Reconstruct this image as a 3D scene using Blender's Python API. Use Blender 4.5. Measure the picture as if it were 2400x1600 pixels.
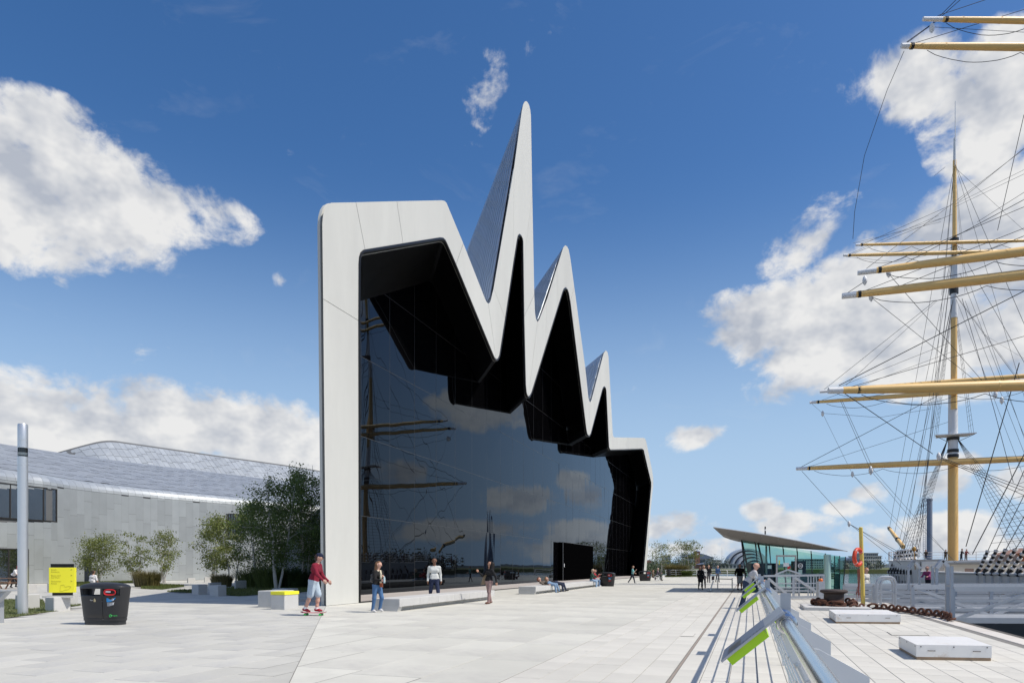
import bpy, bmesh, math, random
import numpy as np
from mathutils import Vector, Matrix
from mathutils.geometry import tessellate_polygon
R = math.radians
rnd = random.Random(7)
for o in list(bpy.data.objects): bpy.data.objects.remove(o)
S = bpy.context.scene
COL = S.collection

# ------------------------------------------------------------------ camera
F, CX, HZ, H = 1600.0, 1200.0, 1328.0, 1.5      # focal length, principal point and eye height of the photograph
cam = bpy.data.cameras.new('camera'); camo = bpy.data.objects.new('camera', cam); COL.objects.link(camo)
cam.sensor_width = 36; cam.lens = 24.0
cam.shift_y = 528/2400.0
cam.clip_start = 0.05; cam.clip_end = 9000
camo.location = (0, 0, H); camo.rotation_euler = (R(90), 0, 0)
S.camera = camo

# ------------------------------------------------------------------ light and exposure
S.view_settings.view_transform = 'Standard'; S.view_settings.look = 'None'
S.view_settings.exposure = 0.0; S.view_settings.gamma = 1.0
S.view_settings.use_curve_mapping = False
S.cycles.use_denoising = True
S.cycles.max_bounces = 8; S.cycles.transparent_max_bounces = 12
S.cycles.sample_clamp_indirect = 6
SUN_EL = R(54)
AX = math.atan2(557, 1600)                       # bearing of the quay and of the facade
U = Vector((math.sin(AX), math.cos(AX), 0)); V = Vector((math.cos(AX), -math.sin(AX), 0))
E = Vector((-0.238, 0.971, 0)).normalized()      # direction in which the museum's folded roof runs back
sun_dir = Vector((V.x*math.cos(SUN_EL), V.y*math.cos(SUN_EL), math.sin(SUN_EL)))
sl = bpy.data.lights.new('sun', 'SUN'); sl.energy = 4.3; sl.angle = R(0.53); sl.color = (1.0, 0.94, 0.84)
so = bpy.data.objects.new('sun', sl); COL.objects.link(so)
so.rotation_euler = sun_dir.to_track_quat('Z', 'Y').to_euler(); so.location = (30, -20, 60)

W = bpy.data.worlds.new('World'); S.world = W; W.use_nodes = True
W.cycles.sampling_method = 'MANUAL'; W.cycles.sample_map_resolution = 512
def build_world():
    nt = W.node_tree; nt.nodes.clear(); L = nt.links.new
    N = lambda t, **k: _nd(nt, t, k)
    out = N('ShaderNodeOutputWorld')
    sky = N('ShaderNodeTexSky'); sky.sky_type = 'NISHITA'; sky.sun_disc = False
    sky.sun_elevation = SUN_EL
    sky.sun_rotation = math.atan2(sun_dir.x, sun_dir.y)
    sky.air_density = 1.0; sky.dust_density = 0.6; sky.ozone_density = 2.0; sky.altitude = 20
    hs = N('ShaderNodeHueSaturation'); hs.inputs['Saturation'].default_value = 1.30; hs.inputs['Value'].default_value = 1.0
    wb_ = N('ShaderNodeVectorMath'); wb_.operation = 'MULTIPLY'; wb_.inputs[1].default_value = (1.045, 1.0, 1.03); L(sky.outputs[0], wb_.inputs[0])
    L(wb_.outputs[0], hs.inputs['Color'])
    bsky = N('ShaderNodeBackground'); bsky.inputs['Strength'].default_value = 0.125
    tc = N('ShaderNodeTexCoord'); sep = N('ShaderNodeSeparateXYZ'); L(tc.outputs['Generated'], sep.inputs[0])
    def M(op, a, b=None, c=None, clamp=False):
        n = N('ShaderNodeMath'); n.operation = op; n.use_clamp = clamp
        for i, v in enumerate((a, b, c)):
            if v is None: continue
            if isinstance(v, (int, float)): n.inputs[i].default_value = v
            else: L(v, n.inputs[i])
        return n.outputs[0]
    x, y, z = sep.outputs
    az = M('ARCTAN2', x, y); el = M('ARCSINE', z)
    # pale moist air low over the river
    hz = N('ShaderNodeMapRange'); hz.interpolation_type = 'SMOOTHERSTEP'; L(el, hz.inputs[0])
    hz.inputs[1].default_value = -0.02; hz.inputs[2].default_value = 0.56; hz.inputs[3].default_value = 0.96; hz.inputs[4].default_value = 0.0
    hm = N('ShaderNodeMix'); hm.data_type = 'RGBA'; L(hz.outputs[0], hm.inputs['Factor']); L(hs.outputs[0], hm.inputs['A'])
    hm.inputs['B'].default_value = (3.5, 4.9, 6.6, 1)
    L(hm.outputs['Result'], bsky.inputs['Color'])
    comb = N('ShaderNodeCombineXYZ'); L(az, comb.inputs[0]); L(el, comb.inputs[1])
    ang = comb.outputs[0]
    def noise(vec, scale, detail, rough, dist=0.0, off=(0, 0, 0), sc=(1, 1, 1)):
        mp = N('ShaderNodeMapping'); L(vec, mp.inputs[0]); mp.inputs['Location'].default_value = off; mp.inputs['Scale'].default_value = sc
        n = N('ShaderNodeTexNoise'); n.inputs['Scale'].default_value = scale; n.inputs['Detail'].default_value = detail
        n.inputs['Roughness'].default_value = rough; n.inputs['Distortion'].default_value = dist
        L(mp.outputs[0], n.inputs['Vector']); return n.outputs['Fac']
    # cloud banks: (x, y) in the photograph turned into bearing and height, half sizes in radians, turn in degrees, weight
    blobs = [(-40, 420, 440, 190, 14, 1.05), (200, 440, 300, 150, 22, 1.0), (360, 470, 200, 90, 16, .85), (500, 495, 140, 62, 12, .80),
             (120, 1010, 560, 165, 4, 1.0), (560, 1010, 420, 110, 6, 1.0), (-300, 900, 420, 190, 0, 0.9),
             (1135, 170, 66, 100, 0, 0.45), (2130, 190, 190, 100, 8, 0.92), (2330, 240, 230, 150, 30, 0.88), (2440, 160, 190, 120, 10, .8), (2280, 350, 150, 90, 40, .62),
             (2470, 520, 420, 190, -28, 1.12), (2230, 620, 330, 170, -24, 1.08), (2010, 690, 270, 130, -22, 1.02), (1780, 765, 190, 90, -16, 0.95),
             (1980, 800, 290, 130, -12, 1.0), (2260, 790, 360, 170, -6, 1.0), (1880, 880, 190, 60, -10, 0.72), (1900, 560, 150, 85, -20, .56), (1700, 740, 120, 60, -14, .7),
             (1620, 1020, 95, 42, -8, 0.80), (1785, 1195, 66, 38, 0, 0.80), (2040, 1155, 66, 40, 0, 0.84),
             (2190, 1135, 95, 50, 0, 0.82), (1560, 1235, 160, 48, 0, 0.78), (1860, 1225, 130, 42, 0, 0.74), (1980, 1190, 90, 30, 0, .68),
             (1650, 1285, 420, 44, 0, 0.62), (2200, 1265, 420, 60, 0, 0.66), (1000, 1260, 800, 70, 0, 0.6),
             (660, 660, 40, 30, 0, 0.42), (140, 655, 80, 34, 30, 0.45)]
    for (az_, el_, sa_, se_, w_) in ((41, 13.5, 4.6, 2.6, .86), (47, 7.6, 3.6, 1.8, .82), (38, 5.6, 4, 1.6, .80), (33, 7.2, 2, 1.2, .74), (43, 3.0, 9, 1.3, .74), (33, 3.2, 5, 1.0, .7), (55, 21, 7, 3.4, .85)):
        blobs.append((az_, el_, sa_, se_, None, w_))
    total = None
    for (px, py, sx, sy, rot, w) in blobs:
        if rot is None: a, e, sx, sy, ca, rot = R(px), R(py), R(sx)*F, R(sy)*F, 1.0, 0   # given as bearing and height: the clouds mirrored in the glass
        else: a = math.atan2(px-CX, F); e = math.atan2((HZ-py)*math.cos(a), F); ca = math.cos(a)
        mp = N('ShaderNodeMapping'); mp.vector_type = 'TEXTURE'; L(ang, mp.inputs[0])
        mp.inputs['Location'].default_value = (a, e, 0); mp.inputs['Rotation'].default_value = (0, 0, R(-rot))
        mp.inputs['Scale'].default_value = (sx/F*ca*ca, sy/F*ca, 1)
        g = N('ShaderNodeTexGradient'); g.gradient_type = 'SPHERICAL'; L(mp.outputs[0], g.inputs[0])
        s = M('MULTIPLY', M('POWER', g.outputs['Fac'], 0.55), w)
        total = s if total is None else M('MAXIMUM', total, s)
    # the sky outside the frame carries on with scattered cumulus of the same kind, set by large noise alone
    n_big = noise(ang, 2.6, 3, 0.5, off=(3.1, 1.7, 0.4), sc=(1, 1.9, 1))
    outside = M('SUBTRACT', 1.0, M('LESS_THAN', M('ABSOLUTE', az), 0.98))
    gen = M('MULTIPLY', M('MULTIPLY_ADD', n_big, 4.2, -1.95, clamp=True), M('MULTIPLY', outside, 0.95))
    total = M('MAXIMUM', total, gen)
    n1 = noise(ang, 9.0, 7, 0.60, 0.25, sc=(1, 1.35, 1))
    n3 = noise(ang, 30.0, 5, 0.62, 0.5, off=(1.3, 4.1, 0), sc=(1, 1.25, 1))
    na = noise(ang, 9.0, 4, 0.60, 0.0, sc=(1, 1.35, 1))
    nb = noise(ang, 9.0, 4, 0.60, 0.0, off=(0.022, 0.05, 0), sc=(1, 1.35, 1))
    dens = M('SUBTRACT', M('ADD', M('MULTIPLY', total, 0.95), M('ADD', M('MULTIPLY', M('SUBTRACT', n1, 0.5), 1.55), M('MULTIPLY', M('SUBTRACT', n3, 0.5), 0.42))), 0.26)
    mr = N('ShaderNodeMapRange'); mr.interpolation_type = 'SMOOTHSTEP'; L(dens, mr.inputs[0])
    mr.inputs[1].default_value = 0.0; mr.inputs[2].default_value = 0.33
    wisp = noise(ang, 5.0, 5, 0.65, 0.6, off=(7, 2, 0), sc=(1, 2.2, 1))
    wm_ = N('ShaderNodeMapRange'); L(wisp, wm_.inputs[0]); wm_.inputs[1].default_value = 0.58; wm_.inputs[2].default_value = 0.95
    wm_.inputs[4].default_value = 0.16
    fac = M('MAXIMUM', M('MULTIPLY', mr.outputs[0], 0.97), wm_.outputs[0])
    lit = M('ADD', M('MULTIPLY', M('SUBTRACT', na, nb), 3.6), 0.62)
    thick = N('ShaderNodeMapRange'); L(dens, thick.inputs[0]); thick.inputs[1].default_value = 0.25; thick.inputs[2].default_value = 0.95
    thick.inputs[3].default_value = 0.12; thick.inputs[4].default_value = -0.26
    li = M('ADD', lit, thick.outputs[0], clamp=True)
    mix = N('ShaderNodeMix'); mix.data_type = 'RGBA'; L(li, mix.inputs['Factor'])
    mix.inputs['A'].default_value = (0.53, 0.57, 0.65, 1); mix.inputs['B'].default_value = (0.96, 0.955, 0.945, 1)
    bc = N('ShaderNodeBackground'); L(mix.outputs['Result'], bc.inputs['Color']); bc.inputs['Strength'].default_value = 0.88
    ms = N('ShaderNodeMixShader'); L(fac, ms.inputs[0]); L(bsky.outputs[0], ms.inputs[1]); L(bc.outputs[0], ms.inputs[2])
    L(ms.outputs[0], out.inputs[0])
def _nd(nt, t, k):
    n = nt.nodes.new(t)
    for a, b in k.items(): setattr(n, a, b)
    return n
build_world()

# ------------------------------------------------------------------ helpers
def at(x, y, Y):                 # a point of the photograph at distance Y
    return Vector(((x-CX)/F*Y, Y, H+(HZ-y)/F*Y))
def gnd(x, y, z=0.0):            # a point of the photograph that stands on the ground
    Y = F*(H-z)/(y-HZ); return Vector(((x-CX)/F*Y, Y, z))
def uv(u, v, z=0.0): return U*u+V*v+Vector((0, 0, z))
def onv(x, y, v):                # photograph point on the vertical plane parallel to the quay at offset v -> (u, z)
    r = (x-CX)/F; Y = v/(V.x*r+V.y); return (Y*(U.x*r+U.y), H+(HZ-y)/F*Y)

MATS = {}
def pmat(name, col, rough=0.6, metal=0.0, var=0.10, scale=2.0, bump=0.0, bscale=30.0, isl=0.0, objr=0.0, spec=0.5, coat=0.0,
         stain=None, spots=0.0, trans=0.0, alpha=1.0, rvar=0.1, sheen=0.0, stretch=None, subs=0.0):
    m = bpy.data.materials.new(name); m.use_nodes = True; nt = m.node_tree; L = nt.links.new
    b = nt.nodes['Principled BSDF']
    b.inputs['Roughness'].default_value = rough; b.inputs['Metallic'].default_value = metal
    b.inputs['Specular IOR Level'].default_value = spec; b.inputs['Coat Weight'].default_value = coat
    b.inputs['Transmission Weight'].default_value = trans; b.inputs['Alpha'].default_value = alpha
    tc = nt.nodes.new('ShaderNodeTexCoord')
    vec = tc.outputs['Object']
    if stretch:
        mp = nt.nodes.new('ShaderNodeMapping'); mp.inputs['Scale'].default_value = stretch; L(vec, mp.inputs[0]); vec = mp.outputs[0]
    n = nt.nodes.new('ShaderNodeTexNoise'); n.inputs['Scale'].default_value = scale; n.inputs['Detail'].default_value = 6; n.inputs['Roughness'].default_value = 0.62
    L(vec, n.inputs['Vector'])
    def math_(op, a, c):
        q = nt.nodes.new('ShaderNodeMath'); q.operation = op
        for i, w in enumerate((a, c)):
            if isinstance(w, (int, float)): q.inputs[i].default_value = w
            else: L(w, q.inputs[i])
        return q.outputs[0]
    f = math_('ADD', math_('MULTIPLY', math_('SUBTRACT', n.outputs['Fac'], 0.5), 2*var), 1.0)
    if isl:
        g = nt.nodes.new('ShaderNodeNewGeometry')
        f = math_('MULTIPLY', f, math_('ADD', math_('MULTIPLY', math_('SUBTRACT', g.outputs['Random Per Island'], 0.5), 2*isl), 1.0))
    if objr:
        g = nt.nodes.new('ShaderNodeObjectInfo')
        f = math_('MULTIPLY', f, math_('ADD', math_('MULTIPLY', math_('SUBTRACT', g.outputs['Random'], 0.5), 2*objr), 1.0))
    vm = nt.nodes.new('ShaderNodeVectorMath'); vm.operation = 'SCALE'; vm.inputs[0].default_value = col[:3]; L(f, vm.inputs['Scale'])
    c = vm.outputs[0]
    if stain:
        scol, sscale, lo, hi = stain
        n2 = nt.nodes.new('ShaderNodeTexNoise'); n2.inputs['Scale'].default_value = sscale; n2.inputs['Detail'].default_value = 8; n2.inputs['Roughness'].default_value = 0.7
        L(vec, n2.inputs['Vector'])
        mr = nt.nodes.new('ShaderNodeMapRange'); L(n2.outputs['Fac'], mr.inputs[0]); mr.inputs[1].default_value = lo; mr.inputs[2].default_value = hi
        mx = nt.nodes.new('ShaderNodeMix'); mx.data_type = 'RGBA'; L(mr.outputs[0], mx.inputs['Factor']); L(c, mx.inputs['A']); mx.inputs['B'].default_value = (*scol, 1)
        c = mx.outputs['Result']
    if spots:
        vo = nt.nodes.new('ShaderNodeTexVoronoi'); vo.inputs['Scale'].default_value = spots; geo = nt.nodes.new('ShaderNodeNewGeometry'); L(geo.outputs['Position'], vo.inputs['Vector'])
        sp = nt.nodes.new('ShaderNodeMapRange'); L(vo.outputs['Distance'], sp.inputs[0]); sp.inputs[1].default_value = .035; sp.inputs[2].default_value = .075; sp.inputs[3].default_value = .55; sp.inputs[4].default_value = 0
        n4 = nt.nodes.new('ShaderNodeTexNoise'); n4.inputs['Scale'].default_value = 0.16; n4.inputs['Detail'].default_value = 7; n4.inputs['Roughness'].default_value = .65; L(geo.outputs['Position'], n4.inputs['Vector'])
        m4 = nt.nodes.new('ShaderNodeMapRange'); L(n4.outputs['Fac'], m4.inputs[0]); m4.inputs[1].default_value = .46; m4.inputs[2].default_value = .72; m4.inputs[4].default_value = .30
        mx = nt.nodes.new('ShaderNodeMix'); mx.data_type = 'RGBA'; L(math_('MAXIMUM', sp.outputs[0], m4.outputs[0]), mx.inputs['Factor']); L(c, mx.inputs['A']); mx.inputs['B'].default_value = (*[q*.55 for q in col[:3]], 1)
        c = mx.outputs['Result']
    L(c, b.inputs['Base Color'])
    if rvar:
        L(math_('ADD', math_('MULTIPLY', math_('SUBTRACT', n.outputs['Fac'], 0.5), rvar), rough), b.inputs['Roughness'])
    if bump:
        nb = nt.nodes.new('ShaderNodeTexNoise'); nb.inputs['Scale'].default_value = bscale; nb.inputs['Detail'].default_value = 5; L(vec, nb.inputs['Vector'])
        bp = nt.nodes.new('ShaderNodeBump'); bp.inputs['Strength'].default_value = bump; bp.inputs['Distance'].default_value = 0.02
        L(nb.outputs['Fac'], bp.inputs['Height']); L(bp.outputs[0], b.inputs['Normal'])
    MATS[name] = m
    return m

def wm(o):
    return (wm(o.parent) @ o.matrix_parent_inverse if o.parent else Matrix()) @ Matrix.LocRotScale(o.location, o.rotation_euler, o.scale)
def setp(o, parent):
    o.parent = parent; o.matrix_parent_inverse = wm(parent).inverted()
def tag(o, label=None, cat=None, group=None, kind=None):
    if label: o['label'] = label
    if cat: o['category'] = cat
    if group: o['group'] = group
    if kind: o['kind'] = kind
    return o
def thing(name, label, cat, loc=(0, 0, 0), group=None, rz=0.0):
    o = bpy.data.objects.new(name, None); COL.objects.link(o); o.location = loc; o.rotation_euler = (0, 0, rz)
    o.empty_display_size = 0.2
    return tag(o, label, cat, group)
def copy_tree(o, parent=None):
    c = o.copy(); COL.objects.link(c)
    if parent: c.parent = parent; c.matrix_parent_inverse = o.matrix_parent_inverse.copy()
    for ch in list(o.children): copy_tree(ch, c)
    return c

class MB:
    def __init__(s): s.v = []; s.f = []; s.m = []; s.rc = False
    def add(s, vs, fs, m=0):
        k = len(s.v); s.v += [tuple(p) for p in vs]; s.f += [tuple(i+k for i in f) for f in fs]; s.m += [m]*len(fs); return s
    def box(s, a, b, m=0, M=None):
        x0, y0, z0 = a; x1, y1, z1 = b
        vs = [Vector(p) for p in ((x0,y0,z0),(x1,y0,z0),(x1,y1,z0),(x0,y1,z0),(x0,y0,z1),(x1,y0,z1),(x1,y1,z1),(x0,y1,z1))]
        if M is not None: vs = [M @ p for p in vs]
        return s.add(vs, [(0,3,2,1),(4,5,6,7),(0,1,5,4),(1,2,6,5),(2,3,7,6),(3,0,4,7)], m)
    def cbox(s, a, b, c=0.02, m=0, M=None):       # a box with chamfered vertical and top edges
        x0, y0, z0 = a; x1, y1, z1 = b
        ring = lambda i, z: [(x0+i+c,y0+i,z),(x1-i-c,y0+i,z),(x1-i,y0+i+c,z),(x1-i,y1-i-c,z),(x1-i-c,y1-i,z),(x0+i+c,y1-i,z),(x0+i,y1-i-c,z),(x0+i,y0+i+c,z)]
        vs = [Vector(p) for p in ring(0, z0)+ring(0, z1-c)+ring(c, z1)]
        if M is not None: vs = [M @ p for p in vs]
        fs = [tuple(range(7, -1, -1)), tuple(range(16, 24))]
        for r in (0, 8):
            for i in range(8): j = (i+1) % 8; fs.append((r+i, r+j, r+8+j, r+8+i))
        return s.add(vs, fs, m)
    def prism(s, poly, d, m=0):                   # polygon (3D points) swept along d
        n = len(poly); P = [Vector(p) for p in poly]; d = Vector(d); s.rc = True
        tri = tessellate_polygon([P])
        vs = P+[p+d for p in P]
        fs = [tuple(t) for t in tri]+[tuple(n+i for i in reversed(t)) for t in tri]
        for i in range(n): j = (i+1) % n; fs.append((i, j, n+j, n+i))
        return s.add(vs, fs, m)
    def tube(s, pts, r, n=8, m=0, caps=True):
        P = [Vector(p) for p in pts]; k = len(P)
        rr = r if isinstance(r, (list, tuple)) else [r]*k
        vs = []; up = None
        for i, p in enumerate(P):
            t = (P[min(i+1, k-1)]-P[max(i-1, 0)])
            if t.length < 1e-9: t = Vector((0, 0, 1))
            t.normalize()
            a = Vector((0, 0, 1)) if abs(t.z) < 0.9 else Vector((1, 0, 0))
            if up is not None: a = up
            x = a-t*a.dot(t)
            if x.length < 1e-4: x = t.orthogonal()
            x.normalize(); y = t.cross(x); up = x
            for j in range(n):
                q = 2*math.pi*j/n; vs.append(p+(x*math.cos(q)+y*math.sin(q))*rr[i])
        fs = []
        for i in range(k-1):
            for j in range(n):
                l = (j+1) % n; fs.append((i*n+j, i*n+l, (i+1)*n+l, (i+1)*n+j))
        if caps: fs += [tuple(range(n-1, -1, -1)), tuple((k-1)*n+j for j in range(n))]
        return s.add(vs, fs, m)
    def bar(s, a, b, w, h, m=0):                  # rectangular bar from a to b, w across, h high
        a = Vector(a); b = Vector(b); t = (b-a).normalized()
        up = Vector((0, 0, 1)) if abs(t.z) < 0.95 else U
        x = t.cross(up).normalized(); y = x.cross(t)
        vs = [p+x*i*w/2+y*j*h/2 for p in (a, b) for i, j in ((-1,-1),(1,-1),(1,1),(-1,1))]
        return s.add(vs, [(0,1,2,3),(7,6,5,4),(0,4,5,1),(1,5,6,2),(2,6,7,3),(3,7,4,0)], m)
    def lathe(s, prof, n=20, c=(0, 0, 0), m=0, M=None):
        vs = []; c = Vector(c)
        for r, z in prof:
            for j in range(n):
                q = 2*math.pi*j/n; vs.append(Vector((r*math.cos(q), r*math.sin(q), z)))
        if M is not None: vs = [M @ p for p in vs]
        vs = [p+c for p in vs]
        fs = []
        for i in range(len(prof)-1):
            for j in range(n): l = (j+1) % n; fs.append((i*n+j, i*n+l, (i+1)*n+l, (i+1)*n+j))
        fs += [tuple(range(n-1, -1, -1)), tuple((len(prof)-1)*n+j for j in range(n))]
        return s.add(vs, fs, m)
    def grid(s, P, m=0):                          # rows of points
        k = len(P[0]); vs = [p for r in P for p in r]
        return s.add(vs, [(i*k+j, i*k+j+1, (i+1)*k+j+1, (i+1)*k+j) for i in range(len(P)-1) for j in range(k-1)], m)
    def torus(s, R_, r, n=24, k=8, M=None, m=0, sx=1.0):
        vs = []
        for i in range(n):
            a = 2*math.pi*i/n
            for j in range(k):
                b = 2*math.pi*j/k; q = R_+r*math.cos(b)
                vs.append(Vector((q*math.cos(a)*sx, q*math.sin(a), r*math.sin(b))))
        if M is not None: vs = [M @ p for p in vs]
        return s.add(vs, [(i*k+j, ((i+1)%n)*k+j, ((i+1)%n)*k+(j+1)%k, i*k+(j+1)%k) for i in range(n) for j in range(k)], m)
    def mesh(s, name, mats, smooth=False):
        me = bpy.data.meshes.new(name); me.from_pydata(s.v, [], s.f)
        for q in (mats if isinstance(mats, (list, tuple)) else [mats]): me.materials.append(q)
        if len(me.materials) > 1: me.polygons.foreach_set('material_index', s.m)
        if s.rc:
            bm = bmesh.new(); bm.from_mesh(me); bmesh.ops.recalc_face_normals(bm, faces=bm.faces); bm.to_mesh(me); bm.free()
        if smooth:
            me.polygons.foreach_set('use_smooth', [True]*len(me.polygons))
            if smooth != 'all':
                try: me.set_sharp_from_angle(angle=R(38))
                except Exception: pass
        me.update(); return me
    def build(s, name, mats, parent=None, smooth=False, **kw):
        o = bpy.data.objects.new(name, s.mesh(name, mats, smooth)); COL.objects.link(o)
        if parent: setp(o, parent)
        if kw: tag(o, **kw)
        return o
def rotz(a, c=(0, 0, 0)): return Matrix.Translation(c) @ Matrix.Rotation(a, 4, 'Z')
QUAY = -AX                                         # turn about Z that lays local Y along the quay
def text_mesh(name, txt, size, M, mat_, parent, align='LEFT', depth=0.0, **kw):
    cu = bpy.data.curves.new(name, 'FONT'); cu.body = txt; cu.size = size; cu.align_x = align; cu.extrude = depth
    cu.resolution_u = 2
    o = bpy.data.objects.new(name, cu); me = bpy.data.meshes.new_from_object(o)
    bpy.data.objects.remove(o); bpy.data.curves.remove(cu)
    me.transform(M); me.materials.clear(); me.materials.append(mat_)
    o = bpy.data.objects.new(name, me); COL.objects.link(o)
    if parent: setp(o, parent)
    if kw: tag(o, **kw)
    return o

# ------------------------------------------------------------------ materials
granite = pmat('granite_slab', (0.575, 0.562, 0.50), 0.75, var=0.13, scale=0.9, bump=0.12, bscale=60, isl=0.06, objr=0.06, spots=1.7, stain=((0.42, 0.405, 0.375), 0.35, 0.50, 0.78))
granite_rough = pmat('rough_granite_setts', (0.52, 0.508, 0.46), 0.8, var=0.14, scale=1.6, bump=0.2, bscale=45, isl=0.075, objr=0.075, spots=1.4, stain=((0.40, 0.395, 0.385), 0.5, 0.48, 0.78))
quay_tile = pmat('quay_tile', (0.592, 0.57, 0.512), 0.72, var=0.12, scale=1.2, bump=0.1, bscale=70, isl=0.06, objr=0.06, spots=1.6, stain=((0.46, 0.41, 0.36), 0.45, 0.60, 0.85))
joint = pmat('joint_sand', (0.20, 0.19, 0.175), 0.9, var=0.2, scale=4)
concrete = pmat('cast_concrete', (0.52, 0.515, 0.50), 0.75, var=0.10, scale=2.5, bump=0.12, bscale=40, stain=((0.42, 0.41, 0.395), 1.6, 0.55, 0.85), objr=0.04)
white_paint = pmat('white_paint', (0.74, 0.745, 0.75), 0.5, var=0.05, scale=2)
hatch_paint = pmat('grey_white_hatch_paint', (0.70, 0.695, 0.685), 0.5, var=0.10, scale=3, stain=((0.42, 0.30, 0.19), 2.2, 0.57, 0.78))
fascia_m = pmat('pale_panel', (0.585, 0.585, 0.55), 0.6, var=0.07, scale=0.5, objr=0.035, stain=((0.50, 0.50, 0.47), 0.22, 0.48, 0.80), stretch=(1, 1, 0.22))
zinc = pmat('zinc_sheet', (0.53, 0.56, 0.57), 0.40, metal=0.55, var=0.10, scale=0.8, isl=0.085, objr=0.085, bump=0.05, bscale=3, rvar=0.2)
zinc_mid = pmat('zinc_lower_roof_sheet', (0.43, 0.455, 0.475), 0.40, metal=0.5, var=0.08, scale=0.8, isl=0.06, objr=0.06, rvar=0.2)
zinc_dark = pmat('zinc_roof_sheet', (0.41, 0.44, 0.475), 0.36, metal=0.6, var=0.08, scale=0.8, isl=0.06, objr=0.06, rvar=0.2)
seam = pmat('dark_seam', (0.12, 0.125, 0.13), 0.7, var=0.1)
black_panel = pmat('black_soffit_panel', (0.0035, 0.0035, 0.004), 0.33, var=0.2, scale=0.7, spec=0.10, rvar=0.15)
black_trim = pmat('black_trim', (0.010, 0.010, 0.011), 0.3, var=0.1, spec=0.3)
mullion_m = pmat('grey_mullion', (0.05, 0.05, 0.052), 0.4, metal=0.2, var=0.05)
steel = pmat('galvanised_steel', (0.44, 0.46, 0.49), 0.42, metal=0.45, var=0.10, scale=3, objr=0.03, stain=((0.33, 0.35, 0.37), 1.5, 0.52, 0.8))
shaded_board_steel = pmat('shaded_side_board', (0.30, 0.32, 0.35), 0.5, metal=0.3, var=0.1, scale=2)  # steel with the shade on the boards put into its colour
bright_steel = pmat('brushed_stainless_steel', (0.66, 0.67, 0.68), 0.20, metal=1.0, var=0.06, scale=6, rvar=0.1, stretch=(1, 1, 1))
fin_paint = pmat('light_grey_fin', (0.66, 0.675, 0.69), 0.5, var=0.04, scale=2)
lamp_metal = pmat('satin_aluminium', (0.66, 0.67, 0.68), 0.34, metal=0.75, var=0.04)
lime = pmat('lime_plastic', (0.42, 0.72, 0.015), 0.4, var=0.04)
yellow = pmat('signal_yellow', (0.86, 0.80, 0.035), 0.45, var=0.03)
yellow_text = pmat('olive_lettering', (0.42, 0.37, 0.02), 0.5, var=0.02)
bin_plastic = pmat('charcoal_plastic', (0.022, 0.022, 0.024), 0.42, var=0.2, scale=6, bump=0.05, bscale=200, stain=((0.05, 0.05, 0.05), 5, 0.62, 0.8))
red_plastic = pmat('red_plastic', (0.55, 0.015, 0.02), 0.4, var=0.05)
blue_decal = pmat('blue_decal', (0.015, 0.28, 0.66), 0.4, var=0.03)
grey_decal = pmat('grey_decal', (0.30, 0.31, 0.33), 0.4, var=0.03)
white_decal = pmat('white_decal', (0.78, 0.78, 0.78), 0.4, var=0.03)
green_decal = pmat('green_decal', (0.05, 0.62, 0.12), 0.4, var=0.03)
tan_decal = pmat('tan_decal', (0.60, 0.48, 0.26), 0.5, var=0.1)
spar_paint = pmat('buff_spar_paint', (0.83, 0.54, 0.20), 0.42, var=0.08, scale=1.5, objr=0.05, stain=((0.50, 0.32, 0.13), 0.6, 0.62, 0.85))
hull_white = pmat('white_hull_paint', (0.84, 0.83, 0.79), 0.45, var=0.06, scale=0.7, stain=((0.50, 0.42, 0.33), 0.5, 0.62, 0.9))
hull_grey = pmat('dark_hull_paint', (0.055, 0.06, 0.07), 0.5, var=0.15, scale=0.6)
varnish = pmat('varnished_wood', (0.26, 0.085, 0.025), 0.35, var=0.2, scale=3)
deck_wood = pmat('weathered_deck_wood', (0.33, 0.25, 0.17), 0.7, var=0.2, scale=3)
rope = pmat('tarred_rope', (0.028, 0.028, 0.03), 0.7, var=0.1)
rope_grey = pmat('grey_rope', (0.14, 0.135, 0.13), 0.8, var=0.1)
deadeye_m = pmat('black_deadeye', (0.015, 0.014, 0.013), 0.4, var=0.1)
rust = pmat('rusty_iron', (0.105, 0.040, 0.021), 0.85, var=0.45, scale=9, bump=0.5, bscale=25, stain=((0.030, 0.018, 0.014), 5, 0.5, 0.7))
iron = pmat('brown_black_iron', (0.050, 0.034, 0.028), 0.65, var=0.35, scale=4, bump=0.2, bscale=20, stain=((0.13, 0.065, 0.035), 3, 0.58, 0.8))
post_yellow = pmat('faded_yellow_paint', (0.66, 0.50, 0.11), 0.55, var=0.08, scale=3)
buoy_red = pmat('orange_red_plastic', (0.62, 0.055, 0.018), 0.45, var=0.08)
kiosk_soffit = pmat('grey_soffit_cladding', (0.20, 0.185, 0.172), 0.55, var=0.06, scale=1)
kiosk_roof = pmat('pale_roof_sheet', (0.55, 0.56, 0.57), 0.4, metal=0.4, var=0.05)
dark_frame = pmat('dark_bronze_frame', (0.045, 0.042, 0.04), 0.4, metal=0.3, var=0.1)
kiosk_floor = pmat('kiosk_floor', (0.20, 0.20, 0.20), 0.7, var=0.1)
brick = pmat('red_sandstone_brick', (0.22, 0.105, 0.075), 0.85, var=0.2, scale=0.4)
slate = pmat('blue_grey_roof', (0.13, 0.17, 0.25), 0.5, var=0.1, scale=0.05)
far_grey = pmat('far_grey_cladding', (0.36, 0.38, 0.41), 0.6, var=0.1, scale=0.05)
far_white = pmat('far_pale_render', (0.52, 0.51, 0.49), 0.7, var=0.1, scale=0.1)
far_glass = pmat('far_window_glass', (0.03, 0.045, 0.065), 0.12, var=0.1, spec=0.6)
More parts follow.
